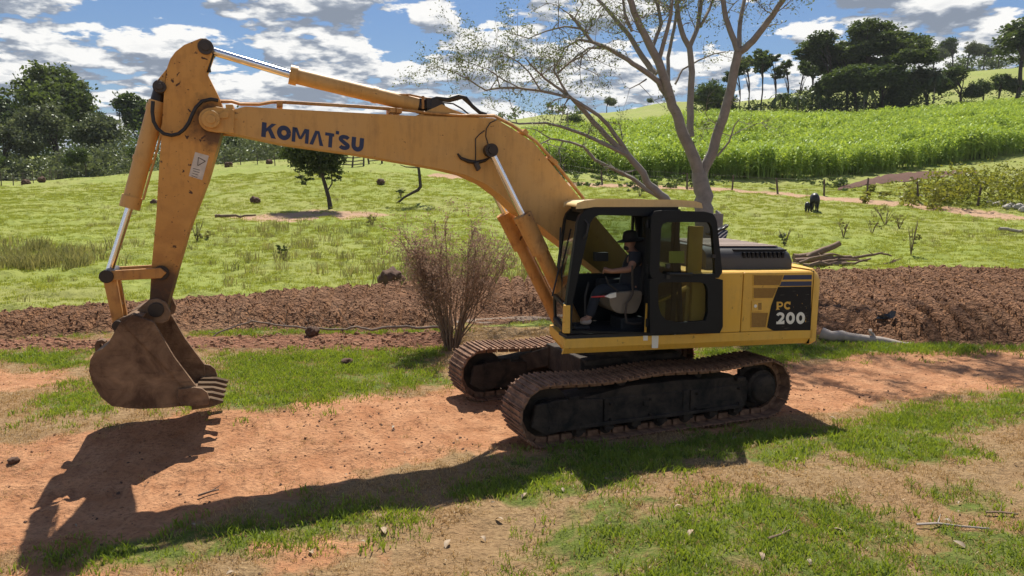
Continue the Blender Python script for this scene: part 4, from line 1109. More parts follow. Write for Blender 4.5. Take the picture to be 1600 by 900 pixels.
# pipes along the top of the boom
def path_px(pts, y, zoff=0): return [(x, y, z+zoff) for x, z in LP(pts, y)]
for k, yy in enumerate((-0.16, -0.08, 0.10)):
    dv = -k*0.6
    mb = MB(); mb.tube(path_px([(345, 159+dv), (362, 159+dv), (375, 163+dv), (405, 163.5+dv), (425, 160+dv), (440, 160+dv), (560, 167+dv), (640, 173+dv), (664, 176+dv)], yy), 0.017, 8)
    bpart(mb, 'hydraulic_pipe', MAT['rustpaint'], 60)
    mb = MB(); mb.tube(path_px([(662, 176+dv), (720, 181+dv), (772, 181.5+dv), (800, 196+dv), (838, 222+dv), (866, 254+dv), (912, 311+dv)], yy-.03), 0.020, 8)
    bpart(mb, 'hydraulic_pipe', MAT['rustpaint'], 60)
for u, v in ((437, 163), (612, 173), (622, 174), (818, 207), (858, 249), (864, 254)):
    x, z = L(u, v, -0.12); mb = MB(); mb.box((x, -0.05, z), (0.07, 0.34, 0.06), Matrix.Rotation(0.0 if u < 700 else 0.75, 3, 'Y')); bpart(mb, 'pipe_clamp', MAT['rustpaint'], None, 0.006)
# arm cylinder
YA = 0.0
c0 = L(323, 74, -0.17); c1 = L(453, 113, -0.17); c2 = L(683, 169, -0.17)
def cyl_line(a, b, y, r, n=24): 
    mb = MB(); mb.cyl((a[0], y, a[1]), (b[0], y, b[1]), r, n=n); return mb
mb = cyl_line((c1[0], c1[1]), (c2[0], c2[1]), 0, 0.095); d_ = Vector((c2[0]-c1[0], 0, c2[1]-c1[1])).normalized()
mb.cyl((c1[0], 0, c1[1]), (c1[0]+d_.x*.09, 0, c1[1]+d_.z*.09), 0.115, n=24)
mb.cyl((c1[0]+d_.x*1.0, 0, c1[1]+d_.z*1.0), (c1[0]+d_.x*1.06, 0, c1[1]+d_.z*1.06), 0.102, n=24)
AC = bpart(mb, 'arm_cylinder', MAT['paint'], 40)
mb = cyl_line(c0, c1, 0, 0.048); mb.build('piston_rod', MAT['chrome'], AC, 40)
mb = MB(); mb.cyl((c2[0], -0.13, c2[1]), (c2[0], 0.13, c2[1]), 0.12, n=24); mb.tube([(c2[0]-d_.x*.22, 0, c2[1]-d_.z*.22), (c2[0], 0, c2[1])], [.10, .11], 16); mb.box((c2[0]-.05, -.10, c2[1]+.06), (.16, .1, .12)); mb.build('cylinder_eye', MAT['pin'], AC, 40)
mb = MB(); a = L(700, 184, -.2); mb.prism(LP([(645, 183), (690, 163), (704, 170), (735, 181), (745, 186)], -.14), -.16, -.13); mb.prism(LP([(645, 183), (690, 163), (704, 170), (735, 181), (745, 186)], -.14), .13, .16); bpart(mb, 'cylinder_bracket', MAT['paint'], None, 0.006)
# hoses at the back of the arm cylinder
for yy, pts in ((-0.13, [(672, 166), (674, 156), (682, 153), (700, 155), (716, 150), (728, 153), (738, 166), (750, 176), (760, 179)]), (0.10, [(676, 166), (684, 157), (703, 157), (722, 152), (734, 162), (752, 178)]), (0.02, [(690, 160), (708, 162), (722, 170), (733, 179)])):
    mb = MB(); mb.tube(path_px(pts, yy), 0.024 if yy != .02 else .010, 10); bpart(mb, 'hydraulic_hose', MAT['rubber'], 60)
mb = MB(); mb.tube(path_px([(612, 148), (640, 148), (668, 154), (690, 155)], -.05), 0.014, 8); bpart(mb, 'hydraulic_pipe', MAT['rustpaint'], 60)
mb = MB(); mb.tube(path_px([(661, 150), (661, 160), (661, 170)], -.105), 0.018, 8); bpart(mb, 'pipe_clamp', MAT['rustpaint'])
# work lamp and cable on the boom
for pts in ([(776, 187), (766, 192), (760, 201), (759, 213), (763, 226)], [(757, 204), (748, 211), (743, 217), (743, 252)]):
    mb = MB(); mb.tube(path_px(pts, -YB-.01), 0.007, 6); bpart(mb, 'cable', MAT['rubber'])
mb = MB(); mb.tube(path_px([(715, 240), (720, 247), (732, 252), (745, 254), (757, 251), (766, 246)], -YB-.02), [.012, .02, .026, .026, .02, .01], 8); bpart(mb, 'bracket', MAT['pin'], 60)
mb = MB(); mb.prism(LP([(739, 255), (746, 253), (750, 263), (745, 268)], -YB-.02), -YB-.08, -YB); bpart(mb, 'work_lamp', MAT['steel'], None, 0.01)
# boom lift cylinders on both sides
k0 = L(766.5, 235, -0.40); k1 = L(816, 336, -0.40); dd = (np.array(k1)-np.array(k0)); dd = dd/np.linalg.norm(dd); k2 = tuple(np.array(k1)+dd*1.75)
for s_ in (-1, 1):
    y = 0.40*s_
    mb = cyl_line(k1, k2, y, 0.088); mb.cyl((k1[0], y, k1[1]), (k1[0]+dd[0]*.07, y, k1[1]+dd[1]*.07), 0.125, n=24)
    mb.cyl((k1[0]+dd[0]*.07, y, k1[1]+dd[1]*.07), (k1[0]+dd[0]*.55, y, k1[1]+dd[1]*.55), 0.118, n=24)
    LC = mb.build('lift_cylinder', MAT['rustpaint'], EX, 40, rot=UROT)
    mb = cyl_line(k0, k1, y, 0.045); mb.build('piston_rod', MAT['chrome'], LC, 40)
    mb = MB(); mb.cyl((k0[0], y-.06, k0[1]), (k0[0], y+.06, k0[1]), 0.085, n=24); mb.cyl((k0[0], y-.08, k0[1]), (k0[0], y+.08, k0[1]), 0.045, n=16); mb.build('rod_eye', MAT['pin'], LC, 40)
    off = 0.15
    mb = MB(); mb.tube([(k1[0]+off*.7, y+.02*s_, k1[1]+off*.1), (k1[0]+off*.75+dd[0]*.5, y, k1[1]+dd[1]*.5), (k1[0]+off*.7+dd[0]*1.5, y, k1[1]+dd[1]*1.5)], 0.015, 8); mb.build('cylinder_pipe', MAT['rustpaint'], LC, 60)
mb = MB(); mb.cyl((k0[0], -.46, k0[1]), (k0[0], .46, k0[1]), 0.05, n=16); bpart(mb, 'lift_pin', MAT['pin'], 40)

# --- arm
YM = 0.19
arm_px = [(234, 466), (237, 415), (244, 340), (250, 240), (252, 215), (256, 150), (261, 106), (266, 92), (274, 81), (288, 70), (313, 60), (322, 60), (331, 67), (332, 78), (328, 90), (321, 110), (331, 130), (342, 152), (351, 178), (348, 200), (335, 245), (324, 283), (294, 360), (274, 430), (264, 466), (259, 486), (248, 496), (236, 490)]
ARM_ = MB(); ARM_.prism(LP(arm_px, -YM), -YM, YM)
ARM = part(ARM_, 'arm', MAT['arm'], None, 0.014)
def apart(mb, name, mat, smooth=None, bevel=0): return mb.build(name, mat, ARM, smooth, bevel)
q = L(250, 136, -.15)
mb = MB(); mb.prism(LP([(261, 107), (247, 124), (241, 134), (243, 142), (252, 146), (257, 142)], -.15), -.16, -.10); mb.prism(LP([(261, 107), (247, 124), (241, 134), (243, 142), (252, 146), (257, 142)], -.15), .10, .16); apart(mb, 'cylinder_lug', MAT['arm'], None, 0.008)
for (u, v, r, dyp) in ((321, 73, .085, .03), (250, 135.5, .065, .04), (251.5, 426.5, .085, .03), (244, 484, .11, .05)):
    x, z = L(u, v, -YM-.02); mb = MB(); mb.cyl((x, -YM-dyp, z), (x, YM+dyp, z), r, n=24); mb.cyl((x, -YM-dyp-.02, z), (x, YM+dyp+.02, z), r*.55, n=16); apart(mb, 'arm_pin', MAT['pin'] if v > 300 else MAT['steel'], 40, 0.004)
mb = MB(); mb.prism(LP([(305, 237.5), (326.5, 243.5), (316, 281.5), (295, 275)], -YM), -YM-.004, -YM-.001); STK = apart(mb, 'warning_sticker', MAT['sticker'])
for tri in ([(310, 246), (321, 252), (309, 259)], ):
    mb = MB(); 
    for i in range(3):
        a = L(*tri[i], -YM); b = L(*tri[(i+1) % 3], -YM)
        mb.tube([(a[0], -YM-.005, a[1]), (b[0], -YM-.005, b[1])], 0.004, 4)
    mb.build('sticker_print', MAT['steel'], STK)
mb = MB()
for i in range(4):
    a = L(302+random.random()*2-1-i*.6, 263+i*3.8, -YM); b = L(313-random.random()*3-i*1.0, 266+i*3.8, -YM); mb.tube([(a[0], -YM-.005, a[1]), (b[0], -YM-.005, b[1])], 0.003, 4)
mb.build('sticker_print', MAT['steel'], STK)
# edge flange seen along the lower side
# hose loop on the arm
mb = MB(); mb.tube(path_px([(239, 158), (238, 175), (240, 190), (246, 201), (256, 209), (268, 211.5), (279, 209), (288, 202), (295, 192), (300, 180), (306, 168), (316, 158), (330, 155), (341, 157)], -YM-.09), 0.021, 10); apart(mb, 'hydraulic_hose', MAT['rubber'], 60)
mb = MB(); mb.tube(path_px([(331, 85), (327, 96), (325, 106), (326, 113)], -0.03), 0.03, 8); apart(mb, 'hydraulic_hose', MAT['rubber'], 60)
# --- bucket cylinder
e0 = L(250, 136, -.05); e1 = L(246, 158, -.05); e2 = L(201, 325, -.05); e3 = L(167.5, 431, -.05)
mb = MB(); mb.tube([(e1[0], 0, e1[1]), (e2[0], 0, e2[1])], [.10, .095], 24)
dv_ = (np.array(e2)-np.array(e1)); ln = np.linalg.norm(dv_); dv_ /= ln
def ec(t): return (e1[0]+dv_[0]*t, 0, e1[1]+dv_[1]*t)
mb.cyl(ec(ln-.14), ec(ln), .112, n=24); mb.cyl(ec(ln*.52), ec(ln*.52+.05), .108, n=24); mb.cyl(ec(.05), ec(.12), .11, n=24)
BC = mb.build('bucket_cylinder', MAT['paint'], EX, 40, rot=UROT)
mb = cyl_line(e2, e3, 0, 0.042); mb.build('piston_rod', MAT['chrome'], BC, 40)
mb = MB(); mb.tube([(e0[0], 0, e0[1]), (e1[0], 0, e1[1])], [.07, .085], 16); mb.cyl((e0[0], -.09, e0[1]), (e0[0], .09, e0[1]), .075, n=16); mb.build('cylinder_eye', MAT['pin'], BC, 40)
mb = MB(); 
mb.tube([(ec(.08)[0]+.12, -.06, ec(.08)[2]), (ec(.5)[0]+.135, -.06, ec(.5)[2]), (ec(ln-.1)[0]+.13, -.06, ec(ln-.1)[2])], .014, 8); mb.build('cylinder_pipe', MAT['paint'], BC, 60)
# --- linkage
jp = L(167, 431.5, -.24)
ap = L(251.5, 426.5, -.24); kp = L(186, 506, -.12)
for s_ in (-1, 1):
    mb = MB(); y = .235*s_
    d2 = (np.array(ap)-np.array(jp)); d2 /= np.linalg.norm(d2); nn = np.array([-d2[1], d2[0]])
    a_, b_ = np.array(jp), np.array(ap)
    mb.prism([tuple(a_+nn*.06), tuple(b_+nn*.06), tuple(b_+d2*.06), tuple(b_-nn*.06), tuple(a_-nn*.055), tuple(a_-d2*.06)], y-.025, y+.025)
    mb.build('side_link', MAT['rustpaint'], EX, None, 0.01, rot=UROT)
mb = MB(); mb.cyl((jp[0], -.29, jp[1]), (jp[0], .29, jp[1]), .075, n=24); mb.build('link_pin', MAT['pin'], EX, 40, 0.006, rot=UROT)
mb = MB()
for y in (-.11, .11):
    d2 = (np.array(kp)-np.array(jp)); d2 /= np.linalg.norm(d2); nn = np.array([-d2[1], d2[0]]); a_, b_ = np.array(jp), np.array(kp)
    mb.prism([tuple(a_+nn*.07-d2*.03), tuple(b_+nn*.06), tuple(b_+d2*.06), tuple(b_-nn*.06), tuple(a_-nn*.07-d2*.03)], y-.035, y+.035)
mb.box(((jp[0]+kp[0])/2, 0, (jp[1]+kp[1])/2), (.07, .18, .2), Matrix.Rotation(-.35, 3, 'Y'))
mb.build('bucket_link', MAT['rustpaint'], EX, None, 0.01, rot=UROT)

# --- bucket
YK = 0.56
side_px = [(207, 491), (240, 502.5), (272, 557), (306, 602), (308, 634), (290, 634), (255, 637.5), (220, 639), (175, 635), (157, 620), (145, 600), (139, 580), (141, 562), (147, 552), (160, 545), (169, 537), (192, 497.5)]
sh_px = [(326, 632), (308, 633.5), (290, 634), (255, 637.5), (220, 639), (195, 637.5), (175, 633), (157, 619), (145, 600), (139, 580), (141, 562), (149, 550), (160, 545), (169, 537), (181, 515), (192, 497.5), (207, 491), (222, 495)]
sp2 = LP(side_px, -YK); sh = LP(sh_px, -YK)
bk = MB()
cxm = np.mean(np.array(sh), 0)
n_ = len(sh); ins = []
for i in range(n_):
    a = np.array(sh[max(i-1, 0)]); b = np.array(sh[min(i+1, n_-1)]); t = (b-a)/np.linalg.norm(b-a); nrm = np.array([-t[1], t[0]])
    if np.dot(nrm, cxm-np.array(sh[i])) < 0: nrm = -nrm
    ins.append(tuple(np.array(sh[i])+nrm*0.03))
for s0, s1 in ((-YK, YK),):
    vs = [(x, s0, z) for x, z in sh]+[(x, s1, z) for x, z in sh]+[(x, s0, z) for x, z in ins]+[(x, s1, z) for x, z in ins]; fs = []
    for i in range(n_-1):
        fs += [(i, i+1, n_+i+1, n_+i), (2*n_+i, 3*n_+i, 3*n_+i+1, 2*n_+i+1), (i, 2*n_+i, 2*n_+i+1, i+1), (n_+i, n_+i+1, 3*n_+i+1, 3*n_+i)]
    fs += [(0, n_, 3*n_, 2*n_), (n_-1, 3*n_-1, 4*n_-1, 2*n_-1)]
    bk.add(vs, fs)
BK = bk.build('bucket', MAT['bucket'], EX, 40, rot=UROT)
for s_ in (-1, 1):
    mb = MB(); y0, y1 = (s_*YK, s_*(YK-0.03)); mb.prism(sp2, min(y0, y1)-(.002 if s_ < 0 else 0), max(y0, y1)+(.002 if s_ > 0 else 0)); mb.build('side_plate', MAT['bucket'], BK, None, 0.006)
    # thicker front strip of the side plate and the rounded side cutter
    st = LP([(207, 491), (240, 502.5), (272, 557), (306, 602), (303, 622), (283, 601), (250, 565), (192, 505)], -YK)
    mb = MB(); ya = s_*(YK+.003); yb_ = s_*(YK+.022); mb.prism(st, min(ya, yb_), max(ya, yb_)); mb.build('side_strip', MAT['bucket'], BK, None, 0.005)
    ct = LP([(280, 606), (304, 603), (316, 605), (324, 611), (328, 622), (326, 631), (306, 633), (284, 632), (276, 620)], -YK)
    ya = s_*(YK+.024); yb_ = s_*(YK+.06); mb = MB(); mb.prism(ct, min(ya, yb_), max(ya, yb_)); mb.build('side_cutter', MAT['bucket'], BK, None, 0.008)
    ear = LP([(206, 492), (222, 477), (234, 468), (246, 466), (259, 472), (267, 488), (264, 500), (254, 505), (238, 503), (214, 505), (192, 522), (180, 530), (178, 512), (182, 501), (192, 495)], -.26)
    ya = s_*.235; yb_ = s_*.285; mb = MB(); mb.prism(ear, min(ya, yb_), max(ya, yb_)); mb.build('hinge_ear', MAT['bucket'], BK, None, 0.008)
x, z = L(184, 509, -.3); mb = MB(); mb.cyl((x, -.32, z), (x, .32, z), .06, n=20); mb.build('bucket_pin', MAT['pin'], BK, 40, 0.005)
x, z = L(244, 484, -.3); mb = MB(); mb.cyl((x, -.33, z), (x, .33, z), .085, n=24); mb.build('bucket_pin', MAT['pin'], BK, 40, 0.005)
hk = LP([(148, 552), (146, 541), (150, 534), (158, 532), (163, 535), (161, 541), (158, 538), (154, 541), (157, 547), (160, 546)], -.1)
mb = MB(); mb.prism(hk, -.06, .06); mb.build('lifting_hook', MAT['bucket'], BK, None, 0.006)
# teeth
tt = np.array(L(349, 626.5, -.48)); tb2 = np.array(L(318, 628, -.48)); dt = tt-tb2; dt = dt/np.linalg.norm(dt); nt_ = np.array([-dt[1], dt[0]])
lip = np.array(L(322, 630, -.48))
for i in range(5):
    y = -.48+.24*i; w0 = .062; 
    mb = MB()
    a0 = tt-dt*.34; a1 = tt-dt*.14; a2 = tt
    secs = [(a0, .065, .075, .06), (a1, .055, .055, .05), (a2, .012, .012, .045)]
    vs = []
    for c_, up, dn, hw in secs:
        p0 = c_+nt_*up; p1 = c_-nt_*dn
        vs += [(p0[0], y-hw, p0[1]), (p0[0], y+hw, p0[1]), (p1[0], y+hw, p1[1]), (p1[0], y-hw, p1[1])]
    fs = [(0, 1, 2, 3), (11, 10, 9, 8)]
    for k in range(2):
        o_ = k*4
        for j in range(4): fs.append((o_+j, o_+4+j, o_+4+(j+1) % 4, o_+(j+1) % 4))
    mb.add(vs, fs); mb.build('tooth', MAT['tooth'], BK, None, 0.006)

# --- operator
def skin_body(name, mat, chains, parent=None, sub=2, loc=None):
    """continuous body grown along a skeleton: chains = [((x,y,z), r), ...] sharing joints by position"""
    vs = []; rs = []; es = []; key = {}
    for ch in chains:
        prev = None
        for p, r in ch:
            k = tuple(round(q, 4) for q in p)
            if k not in key: key[k] = len(vs); vs.append(p); rs.append(r if isinstance(r, tuple) else (r, r))
            i = key[k]
            if prev is not None and prev != i: es.append((prev, i))
            prev = i
    me = bpy.data.meshes.new(name); me.from_pydata(vs, es, []); me.materials.append(mat)
    o = bpy.data.objects.new(name, me); COL.objects.link(o)
    o.modifiers.new('skin', 'SKIN')
    if not me.skin_vertices:
        bpy.context.view_layer.objects.active = o; bpy.ops.mesh.customdata_skin_add()
    for i, r in enumerate(rs): me.skin_vertices[0].data[i].radius = r
    me.skin_vertices[0].data[0].use_root = True
    o.modifiers['skin'].use_smooth_shade = True
    s_ = o.modifiers.new('sub', 'SUBSURF'); s_.levels = sub; s_.render_levels = sub
    if parent is not None: o.parent = parent
    if loc is not None: o.location = loc
    return o
def UW(u, v, y):
    """world point of the upper structure's plane y seen at a place in the photo"""
    x, z = L(u, v, y); return tuple(MU @ np.array([x, y, z]))
PER = empty('person', UW(985, 460, YS)); tag(PER, 'driver in dark shirt and wide black hat sitting in the excavator cab', 'person')
PL = np.array(PER.location)
def pp(u, v, y): return tuple(np.array(UW(u, v, y))-PL)
hip = pp(986, 452, YS); bel = pp(990, 434, YS); chest = pp(992, 412, YS); neckb = pp(991, 397, YS); neck = pp(987, 391, YS)
chin = pp(983, 389, YS); head = pp(984, 380, YS); crown = pp(986, 369, YS)
def sh_(s): return pp(992, 402, YS+s*.19)
def elb(s): return pp(985, 421, YS+s*.26)
def wri(s): return pp(955, 424, YS+s*.28)
def hnd(s): return pp(947, 422, YS+s*.27)
def kne(s): return pp(934, 452, YS+s*.14)
def ank(s): return pp(920, 497, YS+s*.13)
def toe(s): return pp(907, 502, YS+s*.14)
hipj = lambda s: pp(984, 455, YS+s*.09)
ch = [[(hip, (.15, .11)), (bel, (.15, .115)), (chest, (.165, .12)), (neckb, .075), (neck, .058), (chin, .066), (head, (.078, .088)), (crown, .068)]]
for s in (-1, 1):
    ch.append([(chest, (.165, .12)), (sh_(s), .062), (elb(s), .047), (wri(s), .032), (hnd(s), .036)])
    ch.append([(hip, (.15, .11)), (hipj(s), .10), (kne(s), .066), (ank(s), .045), (toe(s), .04)])
    for k in range(4):
        f0 = np.array(hnd(s)); off = np.array([0, 0, 0]); 
        f1 = np.array(pp(943.5-k*.2, 421+k*1.4, YS+s*.27-.02+.012*k)); f2 = np.array(pp(942, 424.5+k*1.2, YS+s*.27-.02+.012*k))
        ch.append([(hnd(s), .036), (tuple(f1), .0105), (tuple(f2), .009)])
    ch.append([(hnd(s), .036), (pp(946, 418.5, YS+s*.27-s*.035), .011), (pp(943, 419, YS+s*.27-s*.05), .009)])
body = skin_body('body', MAT['skin'], ch, PER)
sc_ = lambda p, r: (p, r)
c2_ = [[(tuple(np.array(hip)+np.array((0, 0, -.06))), (.19, .19)), (hip, (.19, .185)), (bel, (.19, .185)), (chest, (.182, .135)), (neckb, .078)]]
for s in (-1, 1): 
    e_ = tuple(0.25*np.array(sh_(s))+0.75*np.array(elb(s))); c2_.append([(chest, (.182, .135)), (sh_(s), .078), (e_, .066)])
skin_body('shirt', MAT['shirt'], c2_, PER)
c3_ = [[(tuple(np.array(hip)+np.array((0, 0, .04))), (.165, .125)), (hip, (.165, .125))]]
for s in (-1, 1): c3_.append([(hip, (.165, .125)), (hipj(s), .112), (kne(s), .078), (ank(s), .06)])
skin_body('trousers', MAT['jeans'], c3_, PER)
for s in (-1, 1):
    skin_body('shoe', MAT['palewood'] if s < 0 else MAT['rubber'], [[(ank(s), .052), (tuple(np.array(ank(s))+np.array((.0, 0, -.05))), .052), (toe(s), .045)]], PER)
ht = MB(); hc = np.array(pp(985, 374.5, YS))
ht.lathe([(0.0, .125), (.05, .122), (.08, .105), (.096, .06), (.105, .0), (.135, -.012), (.175, -.02), (.182, -.012), (.14, .0), (.108, .012)], tuple(hc), 28, Matrix.Rotation(-.10, 3, 'Y'))
ht.build('hat', MAT['hat'], PER, 60)
fc = MB(); hd = np.array(head)
nose = np.array(pp(976, 381, YS))
skin_body('nose', MAT['skin'], [[(tuple(hd+(nose-hd)*.8), .016), (tuple(nose+np.array((0, 0, -.01))), .013)]], PER, 1)
mb = MB(); q = np.array(pp(979, 387.5, YS)); mb.box(tuple(q), (.07, .10, .055)); mb.build('beard', MAT['hat'], PER, None, .02)
# ------------------------------------------------------------------ foliage helpers
def leaf_quads(C, size, rng, aspect=0.6, flat=0.3, droop=0.0):
    """diamond-ish leaf faces at centres C (n,3); size (n,)"""
    n = len(C)
    d = rng.normal(size=(n, 3)); d[:, 2] = d[:, 2]*(1-flat)-droop; d /= np.linalg.norm(d, axis=1)[:, None]
    e = rng.normal(size=(n, 3)); e -= (e*d).sum(1)[:, None]*d; e /= np.linalg.norm(e, axis=1)[:, None]+1e-9
    s = np.asarray(size)[:, None]
    V = np.stack([C-d*s*.5, C+e*s*aspect*.5, C+d*s*.5, C-e*s*aspect*.5], 1).reshape(-1, 3)
    F = np.arange(4*n).reshape(-1, 4)
    return V, F
def crown_points(lobes, n, rng, shell=0.55):
    """points through a crown made of lobes [(x,y,z,rx,ry,rz)], denser towards each lobe's skin, in clumps"""
    L_ = np.array(lobes, float); vol = np.prod(L_[:, 3:], 1)**0.75; k = rng.choice(len(L_), n, p=vol/vol.sum())
    nc = max(10, n//34)                                   # clumps
    kc = rng.choice(len(L_), nc, p=vol/vol.sum())
    d = rng.normal(size=(nc, 3)); d /= np.linalg.norm(d, axis=1)[:, None]
    r = (shell+(1-shell)*rng.random(nc)**0.5)
    cc = L_[kc, :3]+d*r[:, None]*L_[kc, 3:]
    ci = rng.integers(0, nc, n)
    sp = (L_[kc[ci], 3:].mean(1)*0.20)[:, None]
    return cc[ci]+rng.normal(size=(n, 3))*sp*np.array([1, 1, 0.55])
def crown_mesh(name, lobes, n, size, mat, seed, shell=0.55, aspect=0.6, flat=0.3, droop=0.0):
    rng = np.random.default_rng(seed)
    C = crown_points(lobes, n, rng, shell)
    V, F = leaf_quads(C, size*(0.6+0.8*rng.random(n)), rng, aspect, flat, droop)
    return np_mesh(name, V, F, mat)
def trunk_mesh(name, h, r, lobes, mat, seed, lean=(0, 0), fork=0.45, nlimb=7):
    rng = np.random.default_rng(seed); mb = MB()
    top = Vector((lean[0], lean[1], h*fork))
    pts = [Vector((0, 0, -0.3))]+[Vector((top.x*t+rng.normal()*r*.4, top.y*t+rng.normal()*r*.4, top.z*t)) for t in (0.25, 0.5, 0.75)]+[top]
    mb.tube(pts, [r*1.25, r, r*.9, r*.8, r*.7], 8)
    for i in range(nlimb):
        lb = lobes[i % len(lobes)]; e = Vector((lb[0]+rng.normal()*lb[3]*.3, lb[1]+rng.normal()*lb[4]*.3, lb[2]+rng.normal()*lb[5]*.2))
        s = pts[-1] if i % 3 else pts[-2]
        m1 = s.lerp(e, 0.35)+Vector((0, 0, h*.04)); m2 = s.lerp(e, 0.7)+Vector((rng.normal()*.2, rng.normal()*.2, h*.02))
        mb.tube([s, m1, m2, e], [r*.5, r*.36, r*.22, r*.08], 6)
    me = bpy.data.meshes.new(name); me.from_pydata(mb.v, [], mb.f); me.materials.append(mat); me.update(); me.shade_smooth(); return me
def dome(w_, h0, h1, n, seed, flat=0.35, spread=1.0, size=1.0):
    """irregular lobes filling a crown of width w_ between heights h0 and h1"""
    rng = np.random.default_rng(seed); o = []
    for i in range(n):
        a = 2*PI*i*0.382*2.6+rng.random(); rr = math.sqrt((i+.4)/n)*w_*.36*spread; t = 1-(rr/(w_*.5))**2
        z = h0+(h1-h0)*(0.30+0.55*t*rng.uniform(.6, 1.0))
        s = w_*rng.uniform(.15, .24)*size
        o.append((rr*math.cos(a), rr*math.sin(a), z, s, s, s*rng.uniform(.55, .8)))
    return o
PROTO = {}
def proto(kind, h, w_, h0, nl, nleaf, size, lmat, tmat, seed, r=0.22, shell=0.5, **kw):
    lobes = dome(w_, h0, h, nl, seed, size=kw.get('lobe', 1.0))
    PROTO[kind] = (trunk_mesh('trunk', h, r, lobes, MAT[tmat], seed, fork=kw.get('fork', .45)), crown_mesh('crown', lobes, nleaf, size, MAT[lmat], seed+1, shell), h)
    zz_ = np.array([q.co.z for q in PROTO[kind][1].vertices]); PROTO[kind] = PROTO[kind][:2]+(float(np.percentile(zz_, 99.5)),)
def place_tree(kind, x, y, scale, label, group=None, rz=None, name='tree', cat='tree', zoff=0.0, squash=1.0, wide=1.0):
    t, c, h = PROTO[kind]
    o = empty(name, (x, y, hz(x, y)+zoff), random.uniform(0, 6.28) if rz is None else rz); o.scale = (scale*wide, scale*wide, scale*squash)
    link('trunk', t, o); link('crown', c, o)
    return tag(o, label, cat, group)
proto('broad', 15, 14, 1.0, 24, 15000, 0.42, 'lv_dark', 'darkbark', 31, lobe=.75)
proto('broad2', 13, 12, 0.8, 20, 12000, 0.40, 'lv_mid', 'darkbark', 37, lobe=.75)
proto('round', 9, 9, 1.2, 16, 8000, 0.34, 'lv_grey', 'darkbark', 41)
proto('bushy', 6, 7.5, 0.3, 14, 6500, 0.28, 'lv_mid', 'darkbark', 43, r=.12)
proto('tall', 17, 14, 6.0, 30, 13000, 0.38, 'lv_dark', 'darkbark', 47, r=.20, shell=.45, fork=.5, lobe=.62)
proto('tall2', 17, 12, 7.0, 24, 10000, 0.38, 'lv_dark', 'darkbark', 48, r=.18, shell=.45, fork=.55, lobe=.6)
proto('thin', 13, 7.5, 4.5, 14, 3000, 0.32, 'lv_dark', 'darkbark', 53, r=.13, shell=.45, fork=.55, lobe=.6)
proto('small', 5.5, 4.4, 1.7, 9, 2600, 0.26, 'lv_dark', 'darkbark', 59, r=.13)
def at_ud(u, D):
    x = CX+D*((u-800)/FPX+0.026); return x, CY+D
def tree_at(kind, u, D, vtop, label, group=None, name='tree', rz=None, cat='tree', squash=1.0, wide=1.0):
    """stand a tree at bearing u and distance D so that its top reaches row vtop"""
    x, y = at_ud(u, D); z = hz(x, y); top = CZ+(298-vtop)/FPX*D
    return place_tree(kind, x, y, max(0.25, (top-z)/PROTO[kind][2]/squash), label, group, rz, name, cat, 0.0, squash, wide)

# left wood beyond the pasture
G1 = 'wood beyond the left pasture'
for kind, u, D, vt, lab in (
    ('broad', 62, 150, 113, 'tallest tree of the left wood, with a broad dark crown against the sky'),
    ('broad', 150, 165, 146, 'dark tree just right of the tallest in the left wood'),
    ('broad2', 208, 160, 155, 'dark tree of the left wood standing beside the excavator arm'),
    ('broad2', 12, 170, 160, 'dark tree of the left wood at the left edge of the picture'),
    ('round', 110, 128, 172, 'feathery mid green tree in front of the tallest left tree'),
    ('round', 168, 125, 186, 'mid green tree below the dark ones in the left wood'),
    ('round', 30, 122, 195, 'rounded grey green tree low in the left wood near the picture edge'),
    ('broad', 235, 175, 168, 'dark far tree seen between the bucket cylinder and the arm')):
    tree_at(kind, u, D, vt, lab, G1)
for u, D, vt, lab in ((150, 106, 236, 'pale grey green bush low in the left wood under the tallest tree'), (222, 108, 232, 'pale bush of the left wood beside the bucket cylinder'), (20, 107, 240, 'pale bush at the lower left corner of the wood'), (385, 118, 212, 'bush of the wood showing under the boom right of the arm'), (432, 120, 216, 'bush under the boom lettering at the end of the wood')):
    tree_at('bushy', u, D, vt, lab, G1, name='bush', cat='bush')

# far skyline between boom and big tree
for u, D, vt, kind, lab in ((945, 285, 155, 'round', 'round dark tree on the skyline left of the big trunk'), (1008, 288, 157, 'bushy', 'low dark bush on the skyline beside the big tree'), (1040, 292, 158, 'bushy', 'dark bush on the skyline touching the big trunk')):
    tree_at(kind, u, D, vt, lab, 'skyline trees', cat='tree')
tree_at('bushy', 893, 160, 181, 'small dark bush alone on the green hillside above the corn', None, name='bush', cat='bush')
rngf = np.random.default_rng(5); LB = []
for i in range(60):
    u = rngf.uniform(520, 940); D = rngf.uniform(300, 340); x, y = at_ud(u, D); LB.append((x, y, float(hbase(np.array([x]), np.array([y]))[0])+2.2, 5, 5, 4.5))
for i in range(60):
    u = rngf.uniform(1400, 1800); D = rngf.uniform(352, 380); x, y = at_ud(u, D); LB.append((x, y, float(hbase(np.array([x]), np.array([y]))[0])+3, 6, 6, 5.5))
tag(link('woodland', crown_mesh('woodland', LB, 16000, 1.1, MAT['lv_dark'], 77, 0.4)), 'far dark woodland along the hill crests', 'woodland', None, 'stuff')

